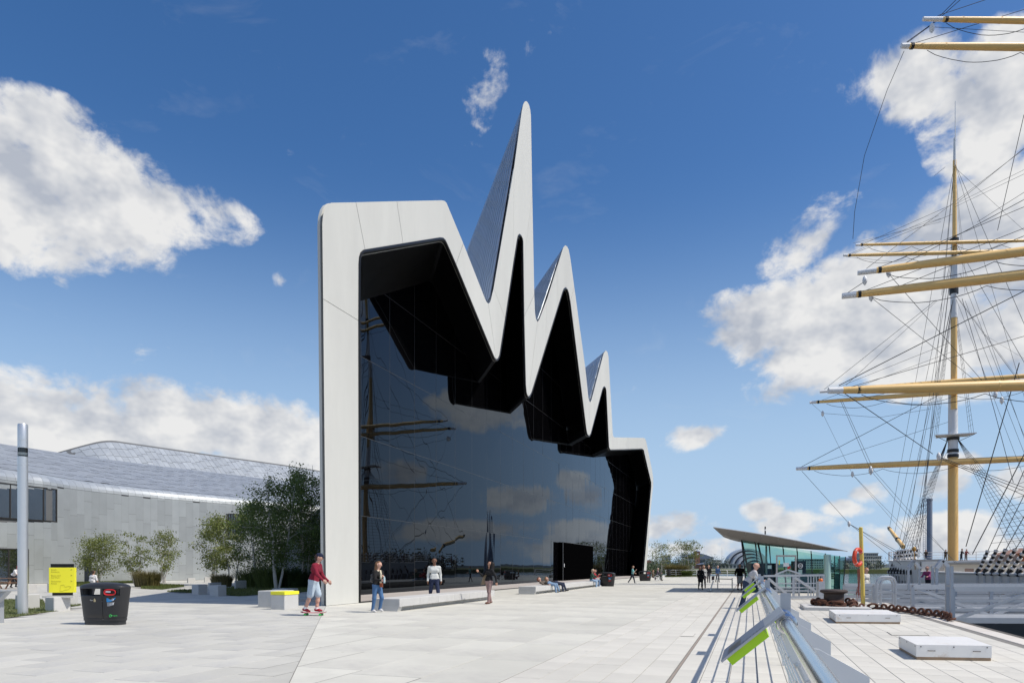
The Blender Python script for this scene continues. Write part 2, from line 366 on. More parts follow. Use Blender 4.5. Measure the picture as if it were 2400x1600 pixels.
shell_silver = pmat('silver_shell_cladding', (0.45, 0.48, 0.53), 0.35, metal=0.3, var=0.05, scale=0.05)
shell_dark = pmat('dark_shell_glazing', (0.05, 0.06, 0.09), 0.25, var=0.1)
tower_blue = pmat('blue_grey_steel', (0.25, 0.28, 0.34), 0.5, metal=0.2, var=0.08)
bark = pmat('birch_bark', (0.50, 0.47, 0.43), 0.85, var=0.25, scale=7, stain=((0.07, 0.06, 0.05), 9, 0.56, 0.66), stretch=(1, 1, 3))
timber = pmat('bench_timber', (0.24, 0.14, 0.09), 0.7, var=0.2, scale=4)
def leaf_mat(name, col, tr=0.35):
    m = pmat(name, col, 0.5, var=0.25, scale=1.2, isl=0.35, rvar=0.1)
    nt = m.node_tree; b = nt.nodes['Principled BSDF']; out = nt.nodes['Material Output']
    t = nt.nodes.new('ShaderNodeBsdfTranslucent'); mx = nt.nodes.new('ShaderNodeMixShader'); mx.inputs[0].default_value = tr
    src = b.inputs['Base Color'].links[0].from_socket
    nt.links.new(src, t.inputs['Color'])
    nt.links.new(b.outputs[0], mx.inputs[1]); nt.links.new(t.outputs[0], mx.inputs[2]); nt.links.new(mx.outputs[0], out.inputs['Surface'])
    return m
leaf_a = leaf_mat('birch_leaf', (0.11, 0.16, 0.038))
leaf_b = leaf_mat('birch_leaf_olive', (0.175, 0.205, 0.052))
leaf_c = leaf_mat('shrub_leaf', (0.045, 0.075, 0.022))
leaf_far = leaf_mat('far_tree_leaf', (0.035, 0.055, 0.030), 0.2)
reed = leaf_mat('straw_grass_blade', (0.17, 0.145, 0.055), 0.3)
reed_green = leaf_mat('green_grass_blade', (0.10, 0.135, 0.035), 0.3)
lawn_m = pmat('lawn_soil', (0.085, 0.105, 0.030), 0.9, var=0.35, scale=1.3, bump=0.3, bscale=20, stain=((0.19, 0.155, 0.075), 0.7, 0.5, 0.75))
blade_m = leaf_mat('lawn_blade', (0.115, 0.14, 0.035), 0.3)
def glass_mat(name, tint, fac, rough=0.0, ior=1.5, wav=0.0, wscale=0.6):
    m = bpy.data.materials.new(name); m.use_nodes = True; nt = m.node_tree; nt.nodes.clear(); L = nt.links.new
    out = nt.nodes.new('ShaderNodeOutputMaterial'); g = nt.nodes.new('ShaderNodeBsdfGlossy'); g.inputs['Roughness'].default_value = rough
    t = nt.nodes.new('ShaderNodeBsdfTransparent'); t.inputs['Color'].default_value = (*tint, 1)
    fr = nt.nodes.new('ShaderNodeFresnel'); fr.inputs['IOR'].default_value = ior
    mx = nt.nodes.new('ShaderNodeMixShader'); ml = nt.nodes.new('ShaderNodeMath'); ml.operation = 'MULTIPLY_ADD'; ml.inputs[1].default_value = fac; ml.inputs[2].default_value = 0.0
    ml.use_clamp = True
    L(fr.outputs[0], ml.inputs[0]); L(ml.outputs[0], mx.inputs[0]); L(t.outputs[0], mx.inputs[1]); L(g.outputs[0], mx.inputs[2]); L(mx.outputs[0], out.inputs[0])
    return m
def dark_glass(name, col, wav=0.03, wscale=0.35, ior=1.5, refl=1.0, tint=(0.9, 0.95, 1.0)):
    m = bpy.data.materials.new(name); m.use_nodes = True; nt = m.node_tree; nt.nodes.clear(); L = nt.links.new
    out = nt.nodes.new('ShaderNodeOutputMaterial')
    g = nt.nodes.new('ShaderNodeBsdfGlossy'); g.inputs['Roughness'].default_value = 0.004; g.inputs['Color'].default_value = (*tint, 1)
    d = nt.nodes.new('ShaderNodeBsdfDiffuse'); d.inputs['Color'].default_value = (*col, 1)
    fr = nt.nodes.new('ShaderNodeFresnel'); fr.inputs['IOR'].default_value = ior
    ml = nt.nodes.new('ShaderNodeMath'); ml.operation = 'MULTIPLY'; ml.inputs[1].default_value = refl; ml.use_clamp = True
    mx = nt.nodes.new('ShaderNodeMixShader')
    tc = nt.nodes.new('ShaderNodeTexCoord'); mp = nt.nodes.new('ShaderNodeMapping'); mp.inputs['Scale'].default_value = (1, 1, 0.35)
    oi = nt.nodes.new('ShaderNodeObjectInfo'); cb = nt.nodes.new('ShaderNodeVectorMath'); cb.operation = 'SCALE'; cb.inputs[0].default_value = (37, 53, 71)
    L(oi.outputs['Random'], cb.inputs['Scale']); ad = nt.nodes.new('ShaderNodeVectorMath'); L(tc.outputs['Object'], ad.inputs[0]); L(cb.outputs[0], ad.inputs[1])
    L(ad.outputs[0], mp.inputs[0])
    n = nt.nodes.new('ShaderNodeTexNoise'); n.inputs['Scale'].default_value = wscale; n.inputs['Detail'].default_value = 1.0; L(mp.outputs[0], n.inputs['Vector'])
    bp = nt.nodes.new('ShaderNodeBump'); bp.inputs['Strength'].default_value = 1.0; bp.inputs['Distance'].default_value = wav
    L(n.outputs['Fac'], bp.inputs['Height']); L(bp.outputs[0], g.inputs['Normal'])
    L(fr.outputs[0], ml.inputs[0]); L(ml.outputs[0], mx.inputs[0]); L(d.outputs[0], mx.inputs[1]); L(g.outputs[0], mx.inputs[2]); L(mx.outputs[0], out.inputs[0])
    return m
facade_glass = dark_glass('black_facade_glass', (0.002, 0.002, 0.0025), wav=0.009, wscale=0.45, ior=1.52, refl=0.80, tint=(.76, .87, 1.0))
wing_glass = dark_glass('tinted_window_glass', (0.01, 0.013, 0.018), wav=0.05, wscale=0.5, ior=2.2, refl=3.2)
green_glass = glass_mat('green_kiosk_glass', (0.64, 0.85, 0.80), 1.1)
clear_glass = glass_mat('clear_glass', (0.9, 0.94, 0.93), 1.0)
def water_mat():
    m = pmat('river_water', (0.020, 0.040, 0.060), 0.08, var=0.1, scale=0.05, rvar=0)
    nt = m.node_tree; b = nt.nodes['Principled BSDF']
    tc = nt.nodes.new('ShaderNodeTexCoord'); n = nt.nodes.new('ShaderNodeTexNoise'); n.inputs['Scale'].default_value = 0.8; n.inputs['Detail'].default_value = 5
    bp = nt.nodes.new('ShaderNodeBump'); bp.inputs['Distance'].default_value = 0.25; bp.inputs['Strength'].default_value = 0.8
    nt.links.new(tc.outputs['Object'], n.inputs['Vector']); nt.links.new(n.outputs['Fac'], bp.inputs['Height']); nt.links.new(bp.outputs[0], b.inputs['Normal'])
    return m
water_m = water_mat()
# ------------------------------------------------------------------ the ground: plaza, quay, lawns, river
def to_uv(p): return (p.x*U.x+p.y*U.y, p.x*V.x+p.y*V.y)
VQ = 5.39                                          # quay edge, offset from the camera
def sheet(name, pts, z, m, kind='structure', depth=0.0):
    mb = MB(); P = [Vector((p[0], p[1], z)) for p in pts]
    if depth: mb.prism(P, (0, 0, -depth))
    else:
        mb.add(P, [tuple(t) for t in tessellate_polygon([P])])
    return mb.build(name, m, kind=kind)
q0, q1 = uv(-60, VQ), uv(118, VQ)
ground = sheet('ground', [(-320, -60), (q0.x, q0.y), (q1.x, q1.y), (-40, 150), (-60, 330), (-320, 330)], -0.006, joint, depth=5.0)
river = sheet('river', [(-4000, -1500), (6000, -1500), (6000, 7000), (-4000, 7000)], -3.6, water_m)
far_bank = MB()
far_bank.prism([(-3000, 560, -3.7), (3000, 520, -3.7), (3000, 2600, -3.7), (-3000, 2600, -3.7)], (0, 0, 3.2))
far_bank.prism([uv(-400, 205, -3.7), uv(620, 205, -3.7), uv(620, 900, -3.7), uv(-400, 900, -3.7)], (0, 0, 3.4))
far_bank.build('far_bank', lawn_m, kind='structure')
mb = MB()
def ridge(Y, z0, amp, x0, x1, n, seed):
    r = random.Random(seed); ph = [r.uniform(0, 6.28) for _ in range(5)]
    top = []; 
    for i in range(n):
        x = x0+(x1-x0)*i/(n-1); q = i/(n-1)
        z = z0+amp*sum(math.sin(q*(4+5*k)+ph[k])/(1.5+k) for k in range(5))+r.uniform(-amp*.12, amp*.12)
        top.append((x, z))
    rows = [[Vector((x, Y-250, -3)) for x, z in top], [Vector((x, Y-90, z*.6)) for x, z in top], [Vector((x, Y, z)) for x, z in top], [Vector((x, Y+400, -3)) for x, z in top]]
    return rows
hill_m = pmat('far_wooded_hill', (0.050, 0.070, 0.085), 0.9, var=0.25, scale=0.01)
mb.grid(ridge(4200, 26, 12, -3500, 5200, 160, 3))
hills = mb.build('hills', hill_m, kind='structure', smooth=True)

def in_poly(p, poly):
    c = False; n = len(poly)
    for i in range(n):
        a, b = poly[i], poly[(i+1) % n]
        if (a[1] > p[1]) != (b[1] > p[1]) and p[0] < (b[0]-a[0])*(p[1]-a[1])/(b[1]-a[1])+a[0]: c = not c
    return c
def seen(p, margin=0.06):
    if p.y < 0.8: return False
    r = (p.x/p.y)/0.75; d = (H-p.z)/p.y*F+HZ
    return abs(r) < 1+margin and d < 1600*(1+margin*.4)
slab_meshes = {}
def slab_mesh(a, b, m):
    k = (round(a, 3), round(b, 3), m.name)
    if k not in slab_meshes:
        mb = MB(); c = 0.0015
        vs = [(-a/2+c,-b/2+c,0),(a/2-c,-b/2+c,0),(a/2-c,b/2-c,0),(-a/2+c,b/2-c,0),(-a/2,-b/2,-.002),(a/2,-b/2,-.002),(a/2,b/2,-.002),(-a/2,b/2,-.002),
              (-a/2,-b/2,-.03),(a/2,-b/2,-.03),(a/2,b/2,-.03),(-a/2,b/2,-.03)]
        fs = [(0,1,2,3)]
        for r in (0, 4):
            for i in range(4): j = (i+1) % 4; fs.append((r+i, r+4+i, r+4+j, r+j))
        mb.add(vs, fs); slab_meshes[k] = mb.mesh('slab', m)
    return slab_meshes[k]
def pave(name, piece, keep, u0, u1, v0, v1, du, dv, m, stagger, seed, gap=0.010, n_parts=290, vary=0.0, cut=None):
    """rows of slabs along the quay; the nearest ones are pieces of their own, the rest one joined part"""
    r = random.Random(seed); cells = []; crossing = []
    nrow = int((v1-v0)/dv+.02)
    for k in range(nrow):
        v = v0+(k+.5)*dv; o = r.uniform(0, du) if stagger == 'r' else (du*.5 if (stagger and k % 2) else 0)
        u = u0-o
        while u < u1:
            L = du*(1+r.uniform(-vary, vary)) if vary else du
            p = uv(u+L/2, v)
            if keep(p, u+L/2, v):
                c = (p, L-gap, dv-gap, r.uniform(-.0012, .0012)); a, b = V*(c[2]/2), U*(c[1]/2)
                sd = [cut(q) for q in (p-a-b, p+a-b, p+a+b, p-a+b)] if cut else [1]
                if min(sd) > 0: cells.append(c)
                elif max(sd) > 0: crossing.append(c)
            u += L
    root = MB().build(name, joint, kind='structure') if False else None
    near = sorted([c for c in cells if seen(c[0])], key=lambda c: c[0].y)
    base = MB(); rest = MB(); nn = 0
    own = near[:n_parts]; ownset = set(id(c) for c in own)
    for c in cells:
        if id(c) in ownset: continue
        p, L, wv, dz = c; a, b = V*(wv/2), U*(L/2)
        vs = [p-a-b, p+a-b, p+a+b, p-a+b]; vs = [q+Vector((0, 0, dz)) for q in vs]+[q+Vector((0, 0, -.03)) for q in vs]
        rest.add(vs, [(0,1,2,3),(0,4,5,1),(1,5,6,2),(2,6,7,3),(3,7,4,0)])
    for (p, L, wv, dz) in crossing:              # slabs cut along the joint
        a, b = V*(wv/2), U*(L/2); poly = [p-a-b, p+a-b, p+a+b, p-a+b]; out = []
        for i in range(4):
            q, w = poly[i], poly[(i+1) % 4]; fq, fw = cut(q), cut(w)
            if fq > 0: out.append(q)
            if (fq > 0) != (fw > 0): out.append(q.lerp(w, fq/(fq-fw)))
        if len(out) > 2: rest.add(out, [tuple(range(len(out)))])
    o = rest.build(name, m, kind='structure')
    for (p, L, wv, dz) in own:
        if vary: L = round(L/.1)*.1-gap+.0 if L > .3 else L
        s = bpy.data.objects.new(piece, slab_mesh(wv, L, m)); COL.objects.link(s)
        s.parent = o; s.location = (p.x, p.y, dz); s.rotation_euler = (0, 0, QUAY)
    return o
# the joint between the rough setts and the smooth slabs runs on from the museum's corner
c0 = gnd(764, 1419.4)
def joint_side(p):
    d = p-c0; return -(d.x*E.y-d.y*E.x)
def left_of_joint(p): return joint_side(p) > -1.6
def right_of_joint(p): return joint_side(p) < 1.6
FASC_V = to_uv(c0)[1]                              # plane of the museum's front
V_STRIP = -3.26*V.x; V_DRAIN = -1.09*V.x
lawn_polys = []
def keep_left(p, u, v):
    return left_of_joint(p) and -75 < p.x and -2 < p.y < 95 and not any(in_poly((p.x, p.y), q) for q in lawn_polys)
def keep_mid(p, u, v):
    return right_of_joint(p) and v < V_STRIP and (v > FASC_V+.0 or u > 112) and -2 < u < 117
def keep_strip(p, u, v): return -4 < u < 117
# lawns on the left (outlines on the ground)
def gp(pts): return [(gnd(x, y).x, gnd(x, y).y) for x, y in pts]
lawns = [gp([(-140, 1476), (0, 1450), (60, 1442), (112, 1434), (150, 1430), (168, 1426), (150, 1420), (105, 1413), (100, 1404), (0, 1404), (-140, 1410)]),
         gp([(163, 1421), (185, 1419), (190, 1417), (175, 1415), (163, 1417)]),
         gp([(330, 1379), (380, 1381), (432, 1374), (430, 1371), (370, 1368.5), (330, 1369)]),
         gp([(390, 1386), (450, 1389), (470, 1390), (455, 1383), (420, 1382)]),
         gp([(505, 1392), (560, 1397), (640, 1391), (700, 1388), (748, 1384), (748, 1367), (600, 1368), (520, 1379)]),
         gp([(170, 1374.5), (240, 1368), (330, 1365), (330, 1361), (240, 1360), (190, 1362), (130, 1369)]),
         gp([(1530, 1350.8), (1575, 1351.6), (1640, 1350.2), (1640, 1347.6), (1530, 1347.6)])]
lawn_polys += lawns
pave('forecourt_paving', 'sett', keep_left, -60, 110, -75, 6, 1.35, 0.62, granite_rough, 'r', 1, gap=0.012, cut=lambda q: joint_side(q)-.006)
pave('plaza_paving', 'slab', keep_mid, -6, 118, V_STRIP-1.12*34-.004, V_STRIP+.01, 2.3, 1.12, granite, 'r', 2, gap=0.011, cut=lambda q: -joint_side(q)-.006)
n_t = int((V_DRAIN-V_STRIP)/.41)
pave('promenade_paving', 'tile', keep_strip, -4, 117, V_STRIP+.006, V_DRAIN, .80, (V_DRAIN-V_STRIP-.012)/5, quay_tile, False, 3, gap=0.009)
pave('quay_paving', 'tile', keep_strip, -4, 117, V_DRAIN+.05, VQ-.42, .62, .36, quay_tile, False, 4, gap=0.009)
# drain slot and coping along the quay edge
mb = MB(); M = rotz(QUAY)
mb.box((V_DRAIN+.010, -4, -.02), (V_DRAIN+.040, 117, -.002), M=M)
mb.build('drain_channel', pmat('drain_rust', (0.30, 0.25, 0.21), .8, var=.3, scale=5), kind='structure')
coping_m = pmat('coping_stone', (0.62, 0.58, 0.53), .75, var=.1, scale=1.5, stain=((0.52, 0.42, 0.33), .6, .56, .85), objr=.05)
cop = MB(); cop.box((VQ-.41, 60, -.03), (VQ, 117, .004), M=M)
cop = cop.build('quay_coping', coping_m, kind='structure')
ms = slab_mesh(.41, 1.49, coping_m)
for i in range(43):
    s = bpy.data.objects.new('coping_stone', ms); COL.objects.link(s); s.parent = cop
    p = uv(-4+1.5*(i+.5), VQ-.205, .004); s.location = p; s.rotation_euler = (0, 0, QUAY)
mb = MB(); mb.box((VQ+.003, -60, -5), (VQ+.35, 117, -.05), M=M)
mb.build('quay_wall', pmat('dark_quay_wall', (.10, .09, .08), .9, var=.3, scale=.8, bump=.3, bscale=3), kind='structure')
# lawns with blades
lr = random.Random(5); mb = MB()
for k, poly in enumerate(lawns):
    sheet('lawn', poly, 0.012, lawn_m)
    xs = [p[0] for p in poly]; ys = [p[1] for p in poly]
    area = (max(xs)-min(xs))*(max(ys)-min(ys)); near = min(ys) < 30
    n = int(min(area*(900 if near else 120), 26000))
    for _ in range(n):
        x, y = lr.uniform(min(xs), max(xs)), lr.uniform(min(ys), max(ys))
        if not in_poly((x, y), poly): continue
        h = lr.uniform(.03, .09)*(1 if near else 1.6); a = lr.uniform(0, 6.28); w = .008*(1 if near else 2.5); t = lr.uniform(.0, .05)
        c, s_ = math.cos(a), math.sin(a)
        mb.add([(x-c*w, y-s_*w, .01), (x+c*w, y+s_*w, .01), (x+s_*t, y-c*t, .01+h)], [(0, 1, 2)])
mb.build('lawn_grass', blade_m, kind='stuff', label='short patchy lawn grass between the paving', cat='grass')

# access covers let into the paving
for lab, pts in (('rectangular access cover in the pale promenade tiles', [(1594, 1490), (1624, 1491), (1630, 1484), (1602, 1483)]), ('large rectangular access cover between the two hatch boxes', [(2090, 1488), (2178, 1488), (2166, 1480), (2078, 1480)])):
    P = [gnd(x, y, .004) for x, y in pts]; c = sum(P, Vector())/4
    t = thing('access_cover', lab, 'cover', c, 'access covers in the quay')
    mb = MB(); mb.prism([c+(p-c)*1.0 for p in P], (0, 0, .002)); mb.build('frame', pmat('cover_gap', (.10, .09, .08), .8, var=.2), t)
    mb = MB(); mb.prism([c+(p-c)*.965+Vector((0, 0, .0022)) for p in P], (0, 0, .003)); mb.build('plate', quay_tile, t)
# ------------------------------------------------------------------ the museum: folded front, glass wall, roof
OUT = [(764,1419.4),(757,700,'a'),(755,525),(756.5,505),(761,488),(767,479),(776,474.5),(834,473.4,'b'),(930,471,'c'),(1036,469),(1042,470.5),(1046.5,475),
       (1086,570,'d'),(1137,700),(1140.5,707.5),(1144.5,711,'e'),(1148.5,708),(1151,700),(1157,675,'f'),(1205,392,'g'),(1222.8,260.7),(1226,245),(1229,239),(1232.5,236.7),(1236.5,239.5),
       (1240,246),(1243,258),(1244.5,272),(1247.4,449,'h'),(1252.4,690,'i'),(1253.9,731),(1256,746),(1259.8,754,'j'),(1264,748),(1282,701,'k'),(1307,622,'l'),(1317,589),(1320,580),(1324.5,574.5),
       (1329,577),(1333,585),(1337,606),(1346,672,'m'),(1372,863),(1379,930),(1381,939),(1383.5,942.5,'n'),(1386.5,936),(1412.7,835.5),(1415.5,826),(1420,820.7),
       (1424,825),(1426.4,836),(1436,1012,'o'),(1437,1021),(1440,1024),(1470,1024.6,'p'),(1508,1025.2),(1512,1027),(1514.5,1033),(1528.5,1102),(1530.8,1118),(1531,1135,'q'),(1524.5,1200),(1514,1351.3)]
INN = [(841,1412.3),(840,751,'a'),(840.5,619),(841.6,604),(844.5,594),(851,588),(856,587,'b'),(945,572.3,'c'),(1030,558.4),(1037,559),(1042,563.5),(1046.5,572.6),
       (1068,622,'d'),(1155,832.6),(1158.5,840),(1163,843.4,'e'),(1167,841),(1170.5,832.6),(1184,746,'f'),(1203,617,'g'),(1211.8,561),(1213.8,553),(1217,549.7),(1220.5,552.5),(1223.5,559),(1224.5,566),
       (1225.5,640,'h'),(1227,745,'i'),(1230.7,901),(1232.5,919),(1234.5,926),(1238.3,930.7,'j'),(1242.5,926.5),(1246,919),(1278,815,'k'),(1306,724,'l'),(1318.5,684),(1321,678),(1325.3,674.4),(1329,678),(1332,687),
       (1336,710,'m'),(1373,1004),(1375.5,1017),(1380.5,1022.3,'n'),(1384.5,1016),(1411,915),(1413.5,908),(1416.4,905.8),(1418.7,908.5),(1420,915),
       (1425.5,1030,'o'),(1426.5,1047),(1430,1054,),(1466,1052.8,'p'),(1504,1051.3),(1508,1054),(1525.6,1130),(1525.7,1140,'q'),(1507,1351.9)]
def facade_pts(L):
    out = []
    for q in L:
        u, z = onv(q[0], q[1], FASC_V)
        if q[1] > 1340: z = 0.0
        out.append((u, z, q[2] if len(q) > 2 else None))
    return out
PO, PI_ = facade_pts(OUT), facade_pts(INN)
mus = thing('museum', 'dark glass fronted museum with a pale zigzag peaked frame', 'museum', uv(PO[0][0], FASC_V))
fp = lambda u, z, d=0.0: uv(u, FASC_V, z)+V*d
# pale frame, cut into panels at its visible joints
marks = ['^']+[p[2] for p in PO if p[2]]+['$']
def seg(P, a, b):
    i = 0 if a == '^' else [k for k, p in enumerate(P) if p[2] == a][0]
    j = len(P)-1 if b == '$' else [k for k, p in enumerate(P) if p[2] == b][0]
    return P[i:j+1]
def shrink(poly, g):
    n = len(poly); c = []
    ar = sum(poly[i][0]*poly[(i+1)%n][1]-poly[(i+1)%n][0]*poly[i][1] for i in range(n))
    s = 1 if ar > 0 else -1
    for i in range(n):
        a, b, d = Vector(poly[i-1]), Vector(poly[i]), Vector(poly[(i+1) % n])
        e1 = (b-a); e2 = (d-b)
        if e1.length < 1e-6 or e2.length < 1e-6: c.append(tuple(b)); continue
        e1.normalize(); e2.normalize()
        n1 = Vector((-e1.y, e1.x))*s; n2 = Vector((-e2.y, e2.x))*s
        m = n1+n2
        if m.length < .3: c.append(tuple(b)); continue
        m = m/max(m.length_squared/2, .5)
        c.append(tuple(b+m*g))
    return c
for a, b in zip(marks[:-1], marks[1:]):
    po, pi = seg(PO, a, b), seg(PI_, a, b)
    poly = [(p[0], p[1]) for p in po]+[(p[0], p[1]) for p in reversed(pi)]
    poly = shrink(poly, .012)
    mb = MB(); mb.prism([fp(u, z) for u, z in poly], E*.5)
    mb.build('frame_panel', fascia_m, mus)
# black trim behind the panels: joint backing, inner edge and outer edge
mb = MB()
poly = [(p[0], p[1]) for p in PO]+[(p[0], p[1]) for p in reversed(PI_)]
mb.prism([fp(u, z)+E*.10 for u, z in shrink(poly, .004)], E*.30)
mb.build('frame_backing', black_trim, mus)
def strip_along(P, d0, d1, off=0.0):
    mb = MB(); rows = [[fp(p[0], p[1])+E*d0 for p in P], [fp(p[0], p[1])+E*d1 for p in P]]
    mb.grid(rows); return mb
# rounded black lip round the inside of the frame
mb = MB()
pts = [fp(p[0], p[1])+E*.06 for p in PI_]
mb.tube(pts, .085, 6); mb.build('inner_lip', black_trim, mus, smooth=True)
# deep black soffit folded like the frame, running back to the glass
DEPTH_V = 3.05; EL = DEPTH_V/abs(E.dot(V)); GLASS_V = FASC_V-DEPTH_V; USH = EL*E.dot(U)
strip_along(PI_, .45, EL+.6).build('soffit', black_panel, mus)
# glass wall: panes on a 2.9 m by 4 m grid, each clipped to the folded opening
gl = [(p[0]+USH, p[1]) for p in PI_]
def clip(poly, axis, val, keep_gt):
    out = []; n = len(poly)
    for i in range(n):
        a, b = poly[i], poly[(i+1) % n]
        ia = (a[axis] >= val) == keep_gt; ib = (b[axis] >= val) == keep_gt
        if ia: out.append(a)
        if ia != ib:
            t = (val-a[axis])/(b[axis]-a[axis]); out.append((a[0]+(b[0]-a[0])*t, a[1]+(b[1]-a[1])*t))
    return out
U0, DU, Z0, DZ = 29.9+2.9*0, 2.9, 0.07, 4.0
ugl0, ugl1 = gl[0][0], gl[-1][0]
pr = random.Random(11)
nx = int((ugl1+4-U0)/DU)+2
for i in range(-1, nx):
    for j in range(0, 9):
        a0, a1 = U0+i*DU, U0+(i+1)*DU; b0, b1 = Z0+j*DZ, Z0+(j+1)*DZ
        if j == 0 and a0 > 66 and a1 < 82.0: continue          # the doorway stands here
        g = .009
        poly = gl
        for ax, val, gt in ((0, a0+g, True), (0, a1-g, False), (1, b0+g, True), (1, b1-g, False)):
            poly = clip(poly, ax, val, gt)
            if len(poly) < 3: break
        if len(poly) < 3: continue
        ar = abs(sum(poly[k][0]*poly[(k+1)%len(poly)][1]-poly[(k+1)%len(poly)][0]*poly[k][1] for k in range(len(poly))))/2
        if ar < .05: continue
        tu, tz = pr.gauss(0, .0015), pr.gauss(0, .0015)
        cu, cz = (a0+a1)/2, (b0+b1)/2
        mb = MB(); mb.prism([uv(u, GLASS_V+tu*(u-cu)+tz*(z-cz), z) for u, z in poly], V*-.03)
        mb.build('glass_pane', facade_glass, mus)
# mullions behind the joints (seen as thin lines), backing wall, plinth
mb = MB(); Mq = rotz(QUAY)
for i in range(-1, nx+1): mb.box((GLASS_V-.06, U0+i*DU-.016, 0), (GLASS_V+.010, U0+i*DU+.016, 36), M=Mq)
poly = [(p[0], p[1]) for p in gl]
back = MB(); back.prism([uv(u, GLASS_V-.10, z) for u, z in poly], V*-.2); back.build('glass_backing', black_panel, mus)
for i in range(0, nx):
    u = U0+i*DU; top = 0
    for k in range(len(gl)-1):
        a, b = gl[k], gl[k+1]
        if (a[0]-u)*(b[0]-u) <= 0 and a[0] != b[0]: top = max(top, a[1]+(b[1]-a[1])*(u-a[0])/(b[0]-a[0]))
    if top > 1:
        m2 = MB(); m2.box((GLASS_V-.06, u-.010, 0.05), (GLASS_V+.002, u+.010, top), M=Mq); m2.build('mullion', mullion_m, mus)
for j in range(1, 9):
    z = Z0+j*DZ; xs = []
    for k in range(len(gl)-1):
        a, b = gl[k], gl[k+1]
        if (a[1]-z)*(b[1]-z) < 0: xs.append(a[0]+(b[0]-a[0])*(z-a[1])/(b[1]-a[1]))
    xs.sort()
    for a, b in zip(xs[::2], xs[1::2]):
        m2 = MB(); m2.box((GLASS_V-.06, a, z-.011), (GLASS_V+.003, b, z+.011), M=Mq); m2.build('transom', mullion_m, mus)
sill_m = pmat('sill_stone', (.42, .38, .35), .75, var=.15, scale=1.5, stretch=(.3, .3, 1))
mb = MB(); mb.box((GLASS_V+.012, PI_[0][0]+.03, .0), (FASC_V-.02, PI_[-1][0]+3, .10), M=Mq)
mb.build('plinth', sill_m, mus)
mb = MB(); mb.box((FASC_V-.02, PI_[0][0]+.03, .0), (FASC_V+.012, PI_[-1][0]-.1, .055), M=Mq)
mb.build('plinth_edge', black_trim, mus)
# doorway: solid lobby box, dark of its opening painted black; pale corner trim
dr = MB(); dr.box((GLASS_V-.05, 67.3, .0), (GLASS_V+.5, 81.5, 4.02), M=Mq)
door = dr.build('entrance_lobby', pmat('lobby_painted_dark', (.0015, .0015, .0017), .9, var=.1, spec=0.0), mus)
mb = MB(); mb.box((GLASS_V+.47, 67.25, .02), (GLASS_V+.52, 67.37, 4.05), M=Mq); mb.box((GLASS_V+.47, 67.3, 4.021), (GLASS_V+.52, 81.5, 4.07), M=Mq)
mb.build('door_trim', mullion_m, door)
mb = MB(); mb.box((GLASS_V+.53, 67.6, 1.5), (GLASS_V+.545, 67.75, 1.85), M=Mq); mb.build('door_notice', white_decal, door)
# roof: the outer fold run back, closed underneath, with lapped shingles on the slopes in view
RL = 62.0
rows = []
mb = strip_along([(p[0], p[1]) for p in PO], .50, RL); mb.build('roof', zinc_dark, mus)
def shingles(Pa, Pb, d1, w, l, seed):
    """lapped sheets over the slope between two roof edges, from the frame back"""
    r = random.Random(seed)
    a, b = fp(*Pa), fp(*Pb); up = (b-a); Ls = up.length; up.normalize()
    nrm = up.cross(E).normalized()
    if nrm.dot(Vector((-1, -.2, .5))) < 0: nrm = -nrm
    nr = int(Ls/l); nc = int(d1/w)
    for k in range(nc):
        o = (l*.37*k) % l
        for i in range(-1, nr+1):
            t0, t1 = i*l+o, (i+1)*l+o; t0 = max(t0, 0.35); t1 = min(t1, Ls-.1)
            if t1-t0 < .25: continue
            d0 = .55+k*w
            p = [a+up*t0+E*d0, a+up*t0+E*(d0+w-.02), a+up*(t1)+E*(d0+w-.02), a+up*(t1)+E*d0]
            h = [.055, .03, .012, .03]
            q = [p[n_]+nrm*h[n_] for n_ in range(4)]+[p[n_]-nrm*.01 for n_ in range(4)]
            m2 = MB(); m2.add(q, [(0,1,2,3),(0,4,5,1),(1,5,6,2),(2,6,7,3),(3,7,4,0)])
            m2.build('roof_shingle', zinc_dark, roof_part)
roof_part = [c for c in mus.children if c.name.startswith('roof')][0]
def pk(x, y): return onv(x, y, FASC_V)
shingles(pk(1151, 700), pk(1224, 258), 21, 1.05, 2.1, 1)
shingles(pk(1264, 748), pk(1318, 586), 12, 1.05, 2.1, 2)
shingles(pk(1386.5, 936), pk(1413, 834), 12, 1.05, 2.1, 3)
# left side skin set a little outside the frame: thin pale edge and dark slot
u_l = PO[0][0]
mb = MB()
side = [(p[0]-.16, p[1]+(.10 if p[1] > 10 else 0)) for p in PO[:7]]
mb.grid([[fp(u, z)+E*.9 for u, z in side], [fp(u, z)+E*RL for u, z in side]])
mb.build('side_skin', zinc, mus)
mb = MB(); mb.tube([fp(u-.02, z)+E*.62 for u, z in side], .10, 5); mb.build('side_edge', fascia_m, mus, smooth=True)

# ------------------------------------------------------------------ the museum's zinc clad wing on the left
plan = [(-260, 50.5), (-120, 54), (0, 58.5), (66, 61), (110, 62.6), (140, 64.2), (180, 66.3), (240, 69), (332, 73), (428, 77), (564, 83), (700, 90), (790, 95), (880, 101), (960, 108)]
PL = [Vector(((x-CX)/F*Y, Y, 0)) for x, Y in plan]
def catmull(P, n):
    out = []
    for i in range(len(P)-1):
        p0 = P[max(i-1, 0)]; p1 = P[i]; p2 = P[i+1]; p3 = P[min(i+2, len(P)-1)]
        for k in range(n):
            t = k/n
            out.append(.5*((2*p1)+(p2-p0)*t+(2*p0-5*p1+4*p2-p3)*t*t+(3*p1-p0-3*p2+p3)*t*t*t))
    return out+[P[-1]]
CV = catmull(PL, 24)
acc = [0.0]
for a, b in zip(CV[:-1], CV[1:]): acc.append(acc[-1]+(b-a).length)
